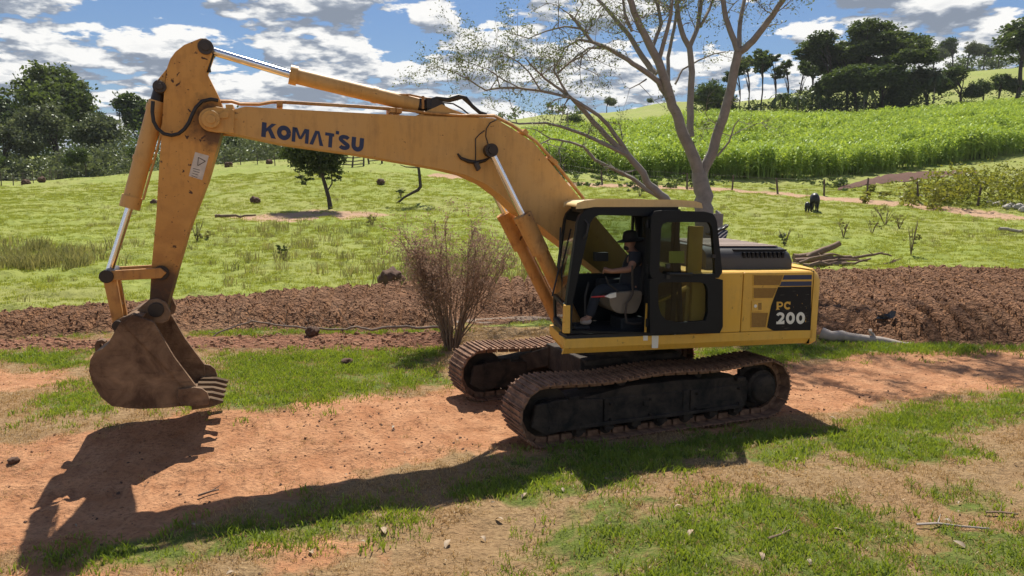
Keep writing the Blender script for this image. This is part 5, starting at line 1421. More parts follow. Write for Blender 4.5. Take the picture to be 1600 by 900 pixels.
# trees behind the corn on the right
G2 = 'trees behind the corn'
for kind, u, D, vt, lab in (
    ('tall', 1345, 186, 38, 'tallest open crowned tree behind the corn'),
    ('tall2', 1290, 188, 56, 'tall tree left of the tallest behind the corn'),
    ('tall', 1392, 184, 76, 'tall dark tree right of the tallest behind the corn'),
    ('tall2', 1262, 192, 88, 'lower tall tree at the left end of the tall group behind the corn'),
    ('broad2', 1330, 181, 108, 'leafy dark tree standing under the tallest ones behind the corn'),
    ('broad2', 1372, 180, 106, 'dense dark tree under the right of the tall group behind the corn'),
    ('broad2', 1495, 182, 108, 'round dark tree below the far green hill'),
    ('round', 1440, 184, 113, 'grey green palm-like tree below the far green hill'),
    ('broad', 1585, 178, 32, 'big dark tree at the right edge of the picture'),
    ('broad2', 1555, 180, 118, 'lower dark tree beside the right edge tree'),
    ('tall', 1315, 190, 70, 'tall tree filling the gap left of the tallest behind the corn'),
    ('tall2', 1368, 189, 58, 'tall tree just right of the tallest behind the corn')):
    tree_at(kind, u, D, vt, lab, G2, wide=1.4)
for i, (u, D, vt) in enumerate([(1150, 190, 108), (1164, 186, 92), (1184, 184, 84), (1205, 187, 90), (1225, 186, 98), (1243, 184, 102)]):
    tree_at('thin', u, D, vt, ['first', 'second', 'third', 'fourth', 'fifth', 'sixth'][i]+' slender tree counting right from the big trunk', G2)
for u, D, vt, lab in ((1100, 184, 134, 'dense dark bush between the forks of the big trunk'), (1128, 183, 140, 'dark bush just right of the big trunk behind the corn'), (1412, 181, 128, 'dark bush at the right end of the tall group behind the corn'), (1530, 180, 128, 'dark bush between the round tree and the right edge tree')):
    tree_at('bushy', u, D, vt, lab, G2, name='bush', cat='bush')
for i, (u, vt) in enumerate([(1425, 84), (1448, 80), (1478, 64), (1502, 70), (1527, 74), (1550, 76)]):
    tree_at(['broad2', 'round'][i % 2], u, 352, vt, ['leftmost', 'second from the left', 'tallest, third from the left', 'fourth from the left', 'fifth from the left', 'rightmost'][i]+' of the small trees on the highest hill', 'trees on the highest hill', name='tree')
def palm(u, D, vt, lab):
    x, y = at_ud(u, D); z = hz(x, y); top = CZ+(298-vtop_(vt))/FPX*D-z
    o = empty('palm_tree', (x, y, z)); tag(o, lab, 'palm', G2)
    mb = MB(); mb.tube([(0, 0, -.2), (.1, 0, top*.4), (0.05, 0, top*.82)], [.16, .13, .10], 7); mb.build('trunk', MAT['bark'], o, 60)
    rng = np.random.default_rng(int(u)); V = []; F = []
    cr = MB()
    for k in range(15):
        a = 2*PI*k/15+rng.normal()*.2; up = rng.uniform(.2, 1.1); ln_ = top*.33
        pts = [Vector((0.05, 0, top*.82))]
        for s in range(1, 5):
            t = s/4; pts.append(Vector((0.05+math.cos(a)*ln_*t, math.sin(a)*ln_*t, top*.82+ln_*(up*t-1.15*t*t))))
        for s in range(4):
            p0, p1 = pts[s], pts[s+1]; n_ = Vector((-math.sin(a), math.cos(a), 0))*ln_*.14*(1-.6*abs(s/4-.4)); dz_ = Vector((0, 0, -ln_*.07))
            cr.add([p0, p1, p1+n_+dz_, p0+n_+dz_], [(0, 1, 2, 3)]); cr.add([p0, p1, p1-n_+dz_, p0-n_+dz_], [(0, 1, 2, 3)])
    cr.build('crown', MAT['lv_mid'], o)
def vtop_(v): return v
for u, D, vt, lab in ((1275, 180, 138, 'palm at the left under the tall trees'), (1213, 179, 142, 'palm among the slender trees right of the big trunk'), (1240, 178, 146, 'second palm among the slender trees'), (1452, 178, 112, 'palm under the far green hill'), (1343, 177, 122, 'palm with bare trunk in front of the tall group')):
    palm(u, D, vt, lab)

# ------------------------------------------------------------------ corn
def blade(mb, base, az, ln_, w_, rise, droop, n=3):
    """arching leaf as a strip"""
    pts = []
    for s in range(n+1):
        t = s/n; pts.append(Vector(base)+Vector((math.cos(az)*ln_*t, math.sin(az)*ln_*t, rise*t-droop*t*t)))
    sd = Vector((-math.sin(az), math.cos(az), 0))
    vs = []
    for s, p in enumerate(pts):
        t = s/n; ww = w_*(1-t)**.6*(.55+.9*t if t < .5 else 1); vs += [p-sd*ww/2, p+sd*ww/2]
    mb.add(vs, [(2*s, 2*s+1, 2*s+3, 2*s+2) for s in range(n)])
def corn_clump(seed):
    rng = random.Random(seed); mb = MB()
    for k in range(5):
        x = rng.uniform(-.6, .6); y = rng.uniform(-.45, .45); h = rng.uniform(2.1, 2.9)
        mb.tube([(x, y, 0), (x+rng.uniform(-.1, .1), y+rng.uniform(-.1, .1), h*.8)], [.03, .012], 4, caps=False)
        for j in range(10):
            z = h*(.22+.66*j/9); a = (j % 2)*PI+rng.uniform(-.8, .8)+k; ln_ = rng.uniform(.6, .95)*(1-.3*j/9)
            blade(mb, (x, y, z), a, ln_*1.1, .19, ln_*rng.uniform(.5, 1.1), ln_*rng.uniform(.5, 1.3))
        for j in range(3): blade(mb, (x, y, h*.78), rng.uniform(0, 6.3), .22, .05, .55, .1)
    me = bpy.data.meshes.new('corn_plants'); me.from_pydata(mb.v, [], mb.f); me.materials.append(MAT['lv_corn']); me.update(); return me
rngw = np.random.default_rng(15); LB = []
for i in range(150):
    u = rngw.uniform(-420, 250) if i % 4 else rngw.uniform(345, 470); D = rngw.uniform(104, 132); x, y = at_ud(u, D); t = (D-104)/28; s = rngw.uniform(2.0, 3.4)*(.7+.7*t)
    LB.append((x, y, float(hbase(np.array([x]), np.array([y]))[0])+s*.75, s*1.25, s*1.25, s))
tag(link('undergrowth', crown_mesh('undergrowth', LB, 60000, .42, MAT['lv_grey'], 16, .45)), 'dense grey green undergrowth filling the left wood', 'undergrowth', None, 'stuff')
LB = []
for i in range(150):
    u = rngw.uniform(-420, 480); D = rngw.uniform(136, 190); x, y = at_ud(u, D); s = rngw.uniform(4, 6.8)
    LB.append((x, y, float(hbase(np.array([x]), np.array([y]))[0])+s*.9, s*1.2, s*1.2, s))
tag(link('undergrowth', crown_mesh('undergrowth', LB, 44000, .6, MAT['lv_mid'], 17, .45)), 'dark tree mass at the back of the left wood', 'undergrowth', None, 'stuff')
LB = []
for i in range(90):
    u = rngw.uniform(1080, 1425) if i % 5 else rngw.uniform(1425, 1750); D = rngw.uniform(178, 192); x, y = at_ud(u, D); s = rngw.uniform(2.2, 4.6)*(1.3 if 1240 < u < 1425 else 1)
    LB.append((x, y, float(hbase(np.array([x]), np.array([y]))[0])+s*.8, s*1.2, s*1.2, s))
tag(link('undergrowth', crown_mesh('undergrowth', LB, 22000, .6, MAT['lv_dark'], 18, .4)), 'dark undergrowth under the trees behind the corn', 'undergrowth', None, 'stuff')
def make_corn():
    rng = np.random.default_rng(8)
    xs = np.arange(-20, 190, 1.05); ys = np.arange(CY+76, CY+180, .95)
    X, Y = np.meshgrid(xs, ys); x = X.ravel()+rng.normal(size=X.size)*.22; y = Y.ravel()+rng.normal(size=X.size)*.22
    u, D = uD(x, y); c0, c1 = corn_D(u)
    e = (fbm(x*.08, y*.08, 3, 9)-.5)*6
    k = (D > c0+e*.4) & (D < c1+e) & (u > 765) & (u < 1850) & (fbm(x*.12, y*.12, 3, 19) > .26)
    x, y = x[k], y[k]; z = height(x, y)
    n = len(x); rot = np.zeros((n, 3)); rot[:, 2] = rng.uniform(0, 6.28, n); rot[:, 0] = rng.normal(size=n)*.05
    scl = (.95+.5*fbm(x*.1, y*.1, 3, 29)*1.2)*rng.uniform(.8, 1.2, n)
    src = [source('corn_plants', corn_clump(s)) for s in range(5)]
    o = scatter('corn_field', np.stack([x, y, z], -1), rot, scl, rng.integers(0, 5, n), src)
    tag(o, 'bright green standing corn crop covering the slope on the right', 'corn', None, 'stuff'); print('corn', n)
make_corn()

# ------------------------------------------------------------------ grass
def tuft(seed, nb, h, spread, wd, mat, lean=0.5):
    rng = random.Random(seed); vs = []; fs = []
    for k in range(nb):
        a = rng.uniform(0, 6.28); r = spread*rng.random()**.5; b = Vector((r*math.cos(a), r*math.sin(a), -0.004))
        a2 = rng.uniform(0, 6.28); hh = h*rng.uniform(.5, 1.1); ln_ = hh*rng.uniform(.1, lean)
        tip = b+Vector((math.cos(a2)*ln_, math.sin(a2)*ln_, hh)); mid = b+Vector((math.cos(a2)*ln_*.35, math.sin(a2)*ln_*.35, hh*.62))
        a3 = rng.uniform(0, 3.14); s = Vector((math.cos(a3), math.sin(a3), 0))*wd*.5
        o = len(vs); vs += [b-s, b+s, mid+s*.8, mid-s*.8, tip]; fs += [(o, o+1, o+2, o+3), (o+3, o+2, o+4)]
    me = bpy.data.meshes.new('grass_tuft'); me.from_pydata(vs, [], fs); me.materials.append(mat); me.update(); return me
def grass(name, label, mkey, dens_fn, D0, D1, per_m2, srcs, seed, smin=.7, smax=1.3, ulim=(-120, 1720), grow=0.0):
    rng = np.random.default_rng(seed)
    # points with density falling with distance
    N = int(per_m2*(ulim[1]-ulim[0])/FPX*(D1**2-D0**2)/2)
    D = np.sqrt(rng.uniform(D0**2, D1**2, N)); u = rng.uniform(*ulim, N)
    x = CX+D*((u-800)/FPX+.026); y = CY+D
    m = masks(x, y); p = dens_fn(x, y, m, D)
    k = rng.random(N) < p; x, y, D = x[k], y[k], D[k]
    z = height(x, y); n = len(x)
    rot = np.zeros((n, 3)); rot[:, 2] = rng.uniform(0, 6.28, n)
    scl = rng.uniform(smin, smax, n)*(1+grow*(D-D0))
    o = scatter(name, np.stack([x, y, z], -1), rot, scl, rng.integers(0, len(srcs), n), srcs)
    tag(o, label, 'grass', None, 'stuff'); print(name, n)
sg = [source('tuft', tuft(s, 16, .050, .075, .0075, MAT['gr_green'], .9)) for s in range(4)]
sd_ = [source('tuft', tuft(10+s, 14, .030, .085, .006, MAT['gr_dry'], 2.2)) for s in range(4)]
sp_ = [source('tuft', tuft(20+s, 16, .09, .16, .016, MAT['gr_past'], .9)) for s in range(4)]
sr_ = [source('tuft', tuft(30+s, 22, .34, .22, .020, MAT['weed'], .8)) for s in range(3)]
def bare(m): return np.clip(1-np.maximum.reduce([m['road'], m['patch'], m['red'], m['plow'], m['froad']]), 0, 1)
def patchy(x, y, s, f=1.6): return sstep(.30, .60, fbm(x*f, y*f, 4, s))
grass('green_grass', 'short green grass in patches beside the dirt track', 'g', lambda x, y, m, D: np.clip(m['green'], 0, 1)*(.22+.78*patchy(x, y, 301))*(1-.85*sstep(.55, .95, m['road']))*(1-m['red'])*(1-m['plow']), 4.2, 17.5, 230, sg, 1, .45, 1.7, grow=.03)
grass('dry_grass', 'dry straw coloured grass on the open ground in front', 'd', lambda x, y, m, D: bare(m)*(1-.55*m['green'])*(1-m['past'])*(.35+.65*patchy(x, y, 311)), 4.2, 17.5, 150, sd_, 2, .6, 1.5, grow=.02)
grass('sparse_grass', 'thin withered tufts scattered over the dirt track', 's', lambda x, y, m, D: m['road']*sstep(.52, .75, fbm(x*.7, y*.7, 4, 320))*.55, 4.2, 17, 70, sd_, 3, .5, 1.1)
grass('pasture_grass', 'short bright pasture grass behind the turned soil', 'p', lambda x, y, m, D: m['past']*bare(m)*(1-m['corn'])*np.clip((patchy(x, y, 331, .9)*.8+.2)*np.clip(30/D, .12, 1)**1.2, 0, 1), 17, 75, 26, sp_, 4, .45, 1.0, (-150, 1750), grow=.018)
grass('tall_weeds', 'rough taller weeds dotted through the pasture', 'w', lambda x, y, m, D: m['past']*bare(m)*(1-m['corn'])*(sstep(.56, .74, fbm(x*.22, y*.22, 4, 341))*.16+.012)*np.clip(40/D, .2, 1), 20, 95, 6, sr_, 5, .35, .95, (-150, 1750))
def weedy(u0, u1, D0, D1, n, seed, sc0, sc1, name, label):
    rng = np.random.default_rng(seed); u = rng.normal((u0+u1)/2, (u1-u0)/4, n); D = rng.uniform(D0, D1, n)
    x = CX+D*((u-800)/FPX+.026); y = CY+D; z = height(x, y); rot = np.zeros((n, 3)); rot[:, 2] = rng.uniform(0, 6.28, n)
    tag(scatter(name, np.stack([x, y, z], -1), rot, rng.uniform(sc0, sc1, n), rng.integers(0, 3, n), sr_), label, 'grass', None, 'stuff')
weedy(-40, 180, 27, 34, 130, 61, .9, 2.0, 'tall_grass', 'tall pale grass on the left of the pasture')
weedy(560, 860, 22, 30, 110, 62, .8, 1.7, 'tall_grass', 'tall green grass behind the dry shrub')
weedy(300, 640, 26, 40, 70, 63, .7, 1.6, 'tall_grass', 'scattered tall grass in the middle pasture')
# scrub on the right bank
rngb = np.random.default_rng(71); LB = []
for i in range(70):
    u = rngb.uniform(1345, 1850); D = rngb.uniform(55, 66)-np.clip((u-1345)/250, 0, 1)*2; x, y = at_ud(u, D)
    s = rngb.uniform(.9, 1.8)*np.clip((u-1300)/180, .4, 1.3); LB.append((x, y, hz(x, y)+s*.5, s*1.3, s*1.3, s))
tag(link('scrub', crown_mesh('scrub', LB, 22000, .26, MAT['lv_yellow'], 72, .5)), 'yellow green scrub covering the bank above the farm road on the right', 'scrub', None, 'stuff')
rngb = np.random.default_rng(73); LB = []
for i in range(50):
    u = rngb.uniform(880, 1330); D = rngb.uniform(70, 77); x, y = at_ud(u, D); s = rngb.uniform(.3, .7)
    if (u > 1130 and rngb.random() < .5): continue
    LB.append((x, y, hz(x, y)+s*.4, s*1.8, s*1.3, s*.8))
tag(link('scrub', crown_mesh('scrub', LB, 5000, .22, MAT['lv_mid'], 74, .5)), 'low dark scrub under the fence at the corn edge', 'scrub', None, 'stuff')
# red soil cut under the corn on the right
qc = [at_ud(u, D) for u, D in ((1310, 72), (1380, 72), (1450, 76), (1530, 84), (1530, 90), (1450, 85), (1380, 79), (1310, 76))]
N_ = 24; mb = MB(); vs = []
for k in range(N_+1):
    t = k/N_; u = 1310+t*220; 
    for s in range(4):
        D = 71+t*12+s*(.4+2.2*math.sin(PI*t)); x, y = at_ud(u, D); vs.append((x, y, hz(x, y)+.03+.22*math.sin(PI*t)*math.sin(PI*s/3)+random.uniform(0, .08)))
mb.add(vs, [(k*4+s, (k+1)*4+s, (k+1)*4+s+1, k*4+s+1) for k in range(N_) for s in range(3)])
tag(mb.build('earth_bank', MAT['redearth'], None, 60), 'bare dark red earth bank below the corn on the right', None, None, 'structure')
# ------------------------------------------------------------------ the big feathery tree behind the cab
def C2(X, Y): return (650+X/2.667, Y/2.667)
def grow_tree(name, label, D0, base_uv, branches, twigs, seed, leaf_n, extra_top=True, leafsize=.085, ends=None, twig_len=(.5, 1.4)):
    rng = np.random.default_rng(seed)
    bx, by = at_ud(base_uv[0], D0); bz = hz(bx, by)-.05; base = np.array([bx, by, bz])
    root = empty(name, tuple(base)); tag(root, label, 'tree')
    trunk = MB(); lines = []
    for pts, w0, w1, d0, d1 in branches:
        n = len(pts); P = []; R = []
        for i, (u, v) in enumerate(pts):
            t = i/(n-1); D = D0+d0+(d1-d0)*t
            p = on_depth(u, v, D) if not (i == 0 and v > 9000) else base
            P.append(p-base); R.append(max(.006, (w0+(w1-w0)*t)*.44*D/FPX))
        # smooth by subdividing with a little wobble
        Q = []; S = []
        for i in range(n-1):
            for k in range(3):
                t = k/3; q = P[i]*(1-t)+P[i+1]*t
                if k: q = q+rng.normal(size=3)*min(R[i]*.10, .02)
                Q.append(q); S.append(R[i]*(1-t)+R[i+1]*t)
        Q.append(P[-1]); S.append(R[-1])
        trunk.tube(Q, S, 9 if w0 > 12 else 6)
        lines.append((np.array(Q), S))
    tips = []; tw = MB()
    def twig(p, d, ln_, r, lev):
        pts = [p]; q = p.copy(); dd = d/np.linalg.norm(d); n = 4
        for k in range(n):
            dd = dd+rng.normal(size=3)*.28; dd[2] += .03; dd /= np.linalg.norm(dd); q = q+dd*ln_/n; pts.append(q.copy())
        tw.tube(pts, [r*(1-.75*k/n) for k in range(n+1)], 4, caps=False)
        for k in range(1, n+1): tips.append((pts[k], dd.copy(), lev))
        if lev < 2:
            for k in range(2+lev):
                i = rng.integers(1, n); twig(pts[i], dd+rng.normal(size=3)*.9, ln_*rng.uniform(.45, .75), r*.55, lev+1)
    for (Q, S), nt_ in zip(lines, twigs):
        for _ in range(nt_):
            i = int(len(Q)*rng.uniform(.35, .999)); i = min(max(i, 1), len(Q)-1)
            ax = Q[i]-Q[i-1]; ax /= np.linalg.norm(ax)+1e-9
            d = rng.normal(size=3)*np.array([1, .9, .8]); d -= ax*np.dot(d, ax)*.6; d += ax*.5
            twig(Q[i], d, rng.uniform(*twig_len), min(.02, S[i]*.6), 0)
    trunk.build('trunk', MAT['bark'], root, 60)
    tw.build('twigs', MAT['bark'], root, None)
    T = np.array([t[0] for t in tips]); Dd = np.array([t[1] for t in tips])
    k = rng.integers(0, len(T), leaf_n)
    C = T[k]+rng.normal(size=(leaf_n, 3))*.10
    V, F = leaf_quads(C, leafsize*(.6+.9*rng.random(leaf_n)), rng, .38, .25, .25)
    link('crown', np_mesh('crown', V, F, MAT['lv_feather']), root)
    return root
BR = []
def br(X, w0, w1, d0=0, d1=0, px=False): BR.append(([C2(*q) if not px else q for q in X], w0, w1, d0, d1))
br([(1205, 1020), (1200, 870), (1192, 790), (1180, 720)], 36, 27)                                   # trunk
br([(1180, 730), (1150, 640), (1112, 560), (1085, 470), (1052, 380), (1012, 260), (965, 170), (922, 80), (885, -20), (850, -120)], 22, 9, 0, -.8)
br([(1055, 420), (1010, 340), (935, 285), (885, 250), (800, 200), (735, 175), (690, 120), (640, 60)], 11, 4, -.2, -1.6)
br([(1000, 310), (945, 240), (890, 150), (835, 85), (780, 20), (730, -30)], 12, 5, -.2, 1.0)
br([(735, 175), (680, 165), (620, 200), (570, 300)], 5, 2, -1.4, -1.8)
br([(690, 120), (620, 110), (540, 130), (470, 160), (400, 140)], 4, 1.5, -1.5, -2.4)
br([(800, 200), (720, 200), (650, 250), (590, 305)], 5, 2, -1, -1.5)
br([(1145, 570), (1142, 440), (1150, 300), (1140, 200), (1110, 140), (1092, 60), (1080, -40), (1070, -140)], 13, 6, .2, .6)
br([(1140, 195), (1168, 130), (1185, 40), (1190, -60)], 9, 6, .4, 1.2)
br([(1185, 110), (1222, 40), (1250, -40), (1290, -120)], 6, 4, .7, 1.6)
br([(1190, 740), (1235, 640), (1265, 530), (1300, 420), (1322, 320), (1343, 215)], 19, 15, .1, -.5)
br([(1343, 215), (1318, 150), (1290, 70), (1275, -20), (1262, -130)], 11, 7, -.5, -.2)
br([(1346, 205), (1350, 100), (1372, -20), (1385, -130)], 9, 5, -.5, .4)
br([(1350, 215), (1405, 170), (1465, 90), (1530, 0), (1590, -100)], 13, 8, -.5, -1.4)
br([(1012, 250), (1040, 150), (1062, 60), (1070, -40)], 8, 5, -.4, -.9)
br([(985, 200), (1022, 100), (1002, 0), (990, -80)], 7, 5, -.4, .3)
br([(1052, 340), (1050, 240), (1075, 120), (1090, 20), (1130, -70)], 7, 4, .3, 1.4)
br([(1256, 650), (1305, 590), (1328, 520), (1350, 496)], 4, 1.5, -.2, -.6)
br([(900, 130), (870, 60), (860, -20)], 6, 4, -.6, -.4)
br([(1080, 350), (1110, 290), (1180, 250), (1240, 225), (1290, 215)], 4, 1.5, .2, .9)
br([(960, 330), (930, 350), (890, 370)], 3, 1.5, -.6, -1)
for X in ([(850, -120), (820, -300), (760, -520)], [(1070, -140), (1090, -340), (1050, -600)], [(1190, -60), (1260, -300), (1280, -620)], [(1262, -130), (1230, -360), (1300, -650)], [(1385, -130), (1430, -350), (1500, -600)], [(1590, -100), (1690, -260), (1800, -420)], [(1290, -120), (1360, -400), (1400, -680)], [(990, -80), (960, -300), (900, -560)]):
    br(X, 6, 2, -.3, random.uniform(-2, 2))
tw_n = [0, 6, 9, 9, 6, 9, 6, 5, 6, 6, 2, 6, 6, 7, 6, 6, 7, 3, 6, 4, 3]+[14]*8
T1 = grow_tree('feathery_tree', 'tall grey trunked tree with sparse feathery leaves behind the cab', 23.0, (1101, 330), BR, tw_n, 3, 17000, leafsize=.075)
lobs = []
rng_ = np.random.default_rng(44)
for k in range(11):
    lobs.append((rng_.uniform(3.2, 8.6)-T1.location.x, CY+21.3+rng_.uniform(-1.6, 1.6)-T1.location.y, rng_.uniform(11.2, 13.4)-T1.location.z, rng_.uniform(.7, 1.3), rng_.uniform(.7, 1.3), .6))
link('upper_crown', crown_mesh('upper_crown', lobs, 6500, .13, MAT['lv_feather'], 45, .3), T1)
BR = []
br([(1075, 900), (1040, 825), (970, 770), (930, 700), (878, 640), (818, 590), (740, 510), (690, 450), (652, 412)], 15, 7, -.3, -1.2)
br([(652, 412), (600, 372), (540, 330), (490, 282), (455, 240)], 6, 2, -1.2, -1.7)
br([(930, 700), (890, 650), (850, 590), (800, 520), (762, 482), (700, 442), (640, 405), (520, 378), (430, 366), (350, 366), (290, 376), (240, 345), (205, 320)], 9, 2, -.6, -2.2)
br([(880, 645), (780, 598), (700, 560), (620, 532), (540, 512), (430, 516), (400, 510)], 8, 2.5, -.8, -1.8)
br([(1030, 830), (960, 790), (900, 742), (820, 702), (745, 665), (700, 612), (640, 592), (560, 578), (520, 600)], 9, 2.5, .2, -1.0)
br([(640, 408), (600, 340), (578, 300), (576, 255)], 5, 2, -1.3, -1.5)
br([(590, 305), (640, 260), (690, 235), (745, 190)], 4, 2, -1.4, -1.8)
br([(350, 366), (335, 310), (330, 270)], 2.5, 1, -2, -2.3)
br([(230, 340), (160, 300), (90, 280), (40, 300)], 2.2, 1, -2.2, -2.6)
br([(430, 366), (360, 330), (300, 290), (220, 260), (130, 230)], 2.5, 1, -2, -2.8)
br([(520, 378), (470, 300), (430, 260), (360, 220), (300, 210)], 3, 1, -1.8, -2.6)
br([(830, 640), (860, 580), (850, 520), (770, 500)], 2.5, 1, -.7, -.4)
br([(560, 578), (500, 540), (440, 530)], 2.5, 1, -1, -1.6)
tw_n = [3, 6, 9, 4, 3, 5, 5, 5, 7, 9, 8, 3, 3]
T2 = grow_tree('leaning_tree', 'leaning tree with dark bare limbs reaching left over the boom', 22.4, (1050, 330), BR, tw_n, 4, 6500, leafsize=.065)

# ------------------------------------------------------------------ dry shrub behind the far track
def dry_shrub():
    rng = np.random.default_rng(12); x, y = hit(706, 545); z = hz(x, y)-.03; root = empty('dry_shrub', (x, y, z))
    tag(root, 'tall brown dried shrub with many thin stems behind the far crawler track', 'shrub')
    st = MB(); tips = []
    for k in range(50):
        a = rng.uniform(0, 6.28); lean = rng.random()**.7*.80; h = rng.uniform(1.6, 2.95)*(1-.30*lean)
        b = np.array([math.cos(a)*.14*rng.random()**.5, math.sin(a)*.14*rng.random()**.5, 0]); pts = []
        for s in range(7):
            t = s/6; pts.append(b+np.array([math.cos(a)*lean*h*.62*t**1.5+(.22*t if math.cos(a) > 0 else 0), math.sin(a)*lean*h*.5*t**1.5, h*t])+rng.normal(size=3)*.035*(s > 0))
        st.tube(pts, [.014*(1-.8*s/6)+.002 for s in range(7)], 5, caps=False)
        for j in range(13):
            i = rng.integers(4, 7)
            p = pts[i-1]+(pts[i]-pts[i-1])*rng.random(); d = rng.normal(size=3)*.5+np.array([math.cos(a)*.4, math.sin(a)*.4, .8]); d /= np.linalg.norm(d); ln_ = rng.uniform(.18, .5)
            q = [p, p+d*ln_*.5+rng.normal(size=3)*.02, p+d*ln_+rng.normal(size=3)*.03]
            st.tube(q, [.0045, .003, .0015], 3, caps=False); tips += [q[2], q[1], .5*(q[1]+q[2])]
            for m_ in range(2):
                e = q[1]+(d+rng.normal(size=3)*.5)*ln_*.45; st.tube([q[1], e], [.0028, .0012], 3, caps=False); tips.append(e)
    st.build('stems', MAT['twig'], root)
    T = np.array(tips); n = 16000; C = T[rng.integers(0, len(T), n)]+rng.normal(size=(n, 3))*.04
    V, F = leaf_quads(C, .026+.026*rng.random(n), rng, .6, 0)
    link('seed_heads', np_mesh('seed_heads', V, F, MAT['seedhead']), root)
dry_shrub()

# ------------------------------------------------------------------ single trees and bushes in the pasture
def at_px(u, v): x, y = hit(u, v); return x, y
x, y = at_px(517, 327)
lob = [(-1.9, 0, 3.0, .8, .8, .6), (.5, 0, 3.1, .6, .6, .6), (-.4, 0, 2.3, .6, .5, .5), (-1.2, 0, 4.3, 1.5, 1.4, .9), (.1, .2, 4.8, 1.6, 1.5, 1.0), (-.8, -.2, 3.5, 1.2, 1.1, .8), (.3, .1, 3.7, .9, 1, .8), (-2.3, .2, 3.5, .9, .9, .6), (.2, .3, 2.7, .7, .7, .7), (-1.2, 0, 2.5, .7, .6, .6), (.45, 0, 2.0, .4, .4, .5), (-1.5, 0, 1.9, .5, .5, .45), (-.6, .1, 2.9, .9, .8, .6)]
o = empty('dark_tree', (x, y, hz(x, y))); tag(o, 'dark green leaning tree standing alone in the middle pasture', 'tree')
mb = MB(); mb.tube([(0, 0, -.2), (-.12, 0, .7), (-.35, 0, 1.6), (-.6, 0, 2.5), (-.7, 0, 3.6)], [.17, .13, .12, .10, .05], 8); mb.tube([(-.2, 0, 1.1), (.12, 0, 1.6), (.1, 0, 2.6)], [.05, .045, .03], 6); mb.tube([(-.5, 0, 2.2), (.2, .1, 3.3), (.6, .1, 4.2)], [.07, .05, .03], 6); mb.build('trunk', MAT['darkbark'], o, 60)
link('crown', crown_mesh('crown', lob, 16000, .17, MAT['lv_dark'], 91, .25, .5, .2, .3), o)
# bent leafless sapling
x, y = at_px(622, 318); o = empty('bent_sapling', (x, y, hz(x, y))); tag(o, 'bent bare sapling with a trunk lying along the pasture then turning up', 'tree')
D_ = y-CY; 
P_ = [np.array(on_depth(u, v, D_))-np.array(o.location) for u, v in ((619, 319), (632, 308), (645, 301), (653, 297), (657, 292), (656, 278), (654, 262), (650, 250), (645, 240))]
mb = MB(); mb.tube([tuple(q) for q in P_], [.09, .08, .10, .12, .12, .11, .10, .08, .06], 8); mb.tube([tuple(P_[6]), tuple(P_[6]+np.array([-.9, 0, .05])), tuple(P_[6]+np.array([-1.3, .1, .2]))], [.05, .04, .02], 6)
mb.build('trunk', MAT['darkbark'], o, 60)
lob = [(P_[8][0]-.6, 0, P_[8][2]+1.0, 1.3, 1.2, .8), (P_[8][0]+.7, .2, P_[8][2]+.9, 1.1, 1.1, .7)]
link('crown', crown_mesh('crown', lob, 900, .2, MAT['lv_dark'], 92, .4), o)
def shrub(u, v, w_, h, lab, mk='lv_mid', n=500, size=.12, seed=0):
    x, y = at_px(u, v); o = empty('shrub', (x, y, hz(x, y))); tag(o, lab, 'shrub', 'shrubs in the pasture')
    rng = np.random.default_rng(seed); mb = MB()
    for k in range(9):
        a = rng.uniform(0, 6.28); mb.tube([(0, 0, -.05), (math.cos(a)*w_*.2, math.sin(a)*w_*.2, h*.5), (math.cos(a)*w_*.42, math.sin(a)*w_*.42, h*rng.uniform(.7, 1))], [.02, .014, .005], 4, caps=False)
    mb.build('stems', MAT['twig'], o)
    lb = [(rng.normal()*w_*.22, rng.normal()*w_*.22, h*rng.uniform(.25, .8), w_*.25, w_*.25, h*.2) for _ in range(6)]
    link('leaves', crown_mesh('leaves', lb, n, size, MAT[mk], seed+1, .2), o)
shrub(1383, 352, 1.9, 1.15, 'wispy shrub in the pasture below the farm road', 'weed', 260, .09, 1)
shrub(1405, 357, 1.0, .9, 'smaller wispy shrub just right of the larger one below the farm road', 'weed', 160, .09, 2)
shrub(1318, 371, .8, .95, 'upright dry weed left of the wispy shrubs', 'weed', 200, .08, 3)
shrub(1362, 368, .7, .8, 'thin weed between the upright weed and the wispy shrubs', 'weed', 140, .08, 4)
shrub(1226, 383, .7, .8, 'grey green weed behind the engine hood', 'lv_grey', 260, .08, 5)
shrub(1423, 402, .5, 1.5, 'tall thin weed behind the log pile', 'weed', 150, .09, 6)
shrub(1000, 308, 1.6, 1.5, 'grey green bush in front of the farm road beside the leaning tree', 'lv_grey', 420, .13, 7)
shrub(626, 308, .9, .85, 'dark bush beside the bent sapling', 'lv_dark', 380, .10, 8)
shrub(581, 352, .8, .7, 'pale green bush right of the dark tree', 'weed', 260, .09, 9)
shrub(830, 425, .9, 1.5, 'leafy green weed behind the dry shrub', 'lv_mid', 420, .12, 10)
shrub(655, 425, .8, 1.2, 'green weed left behind the dry shrub', 'lv_mid', 360, .12, 11)
shrub(443, 408, .7, .7, 'dark tuft in the near pasture right of the arm', 'lv_dark', 300, .09, 12)
shrub(308, 376, .8, 1.1, 'green weed in the pasture just right of the arm', 'weed', 300, .10, 13)
shrub(472, 285, .9, .8, 'small pale bush left of the dark tree', 'lv_grey', 220, .10, 14)

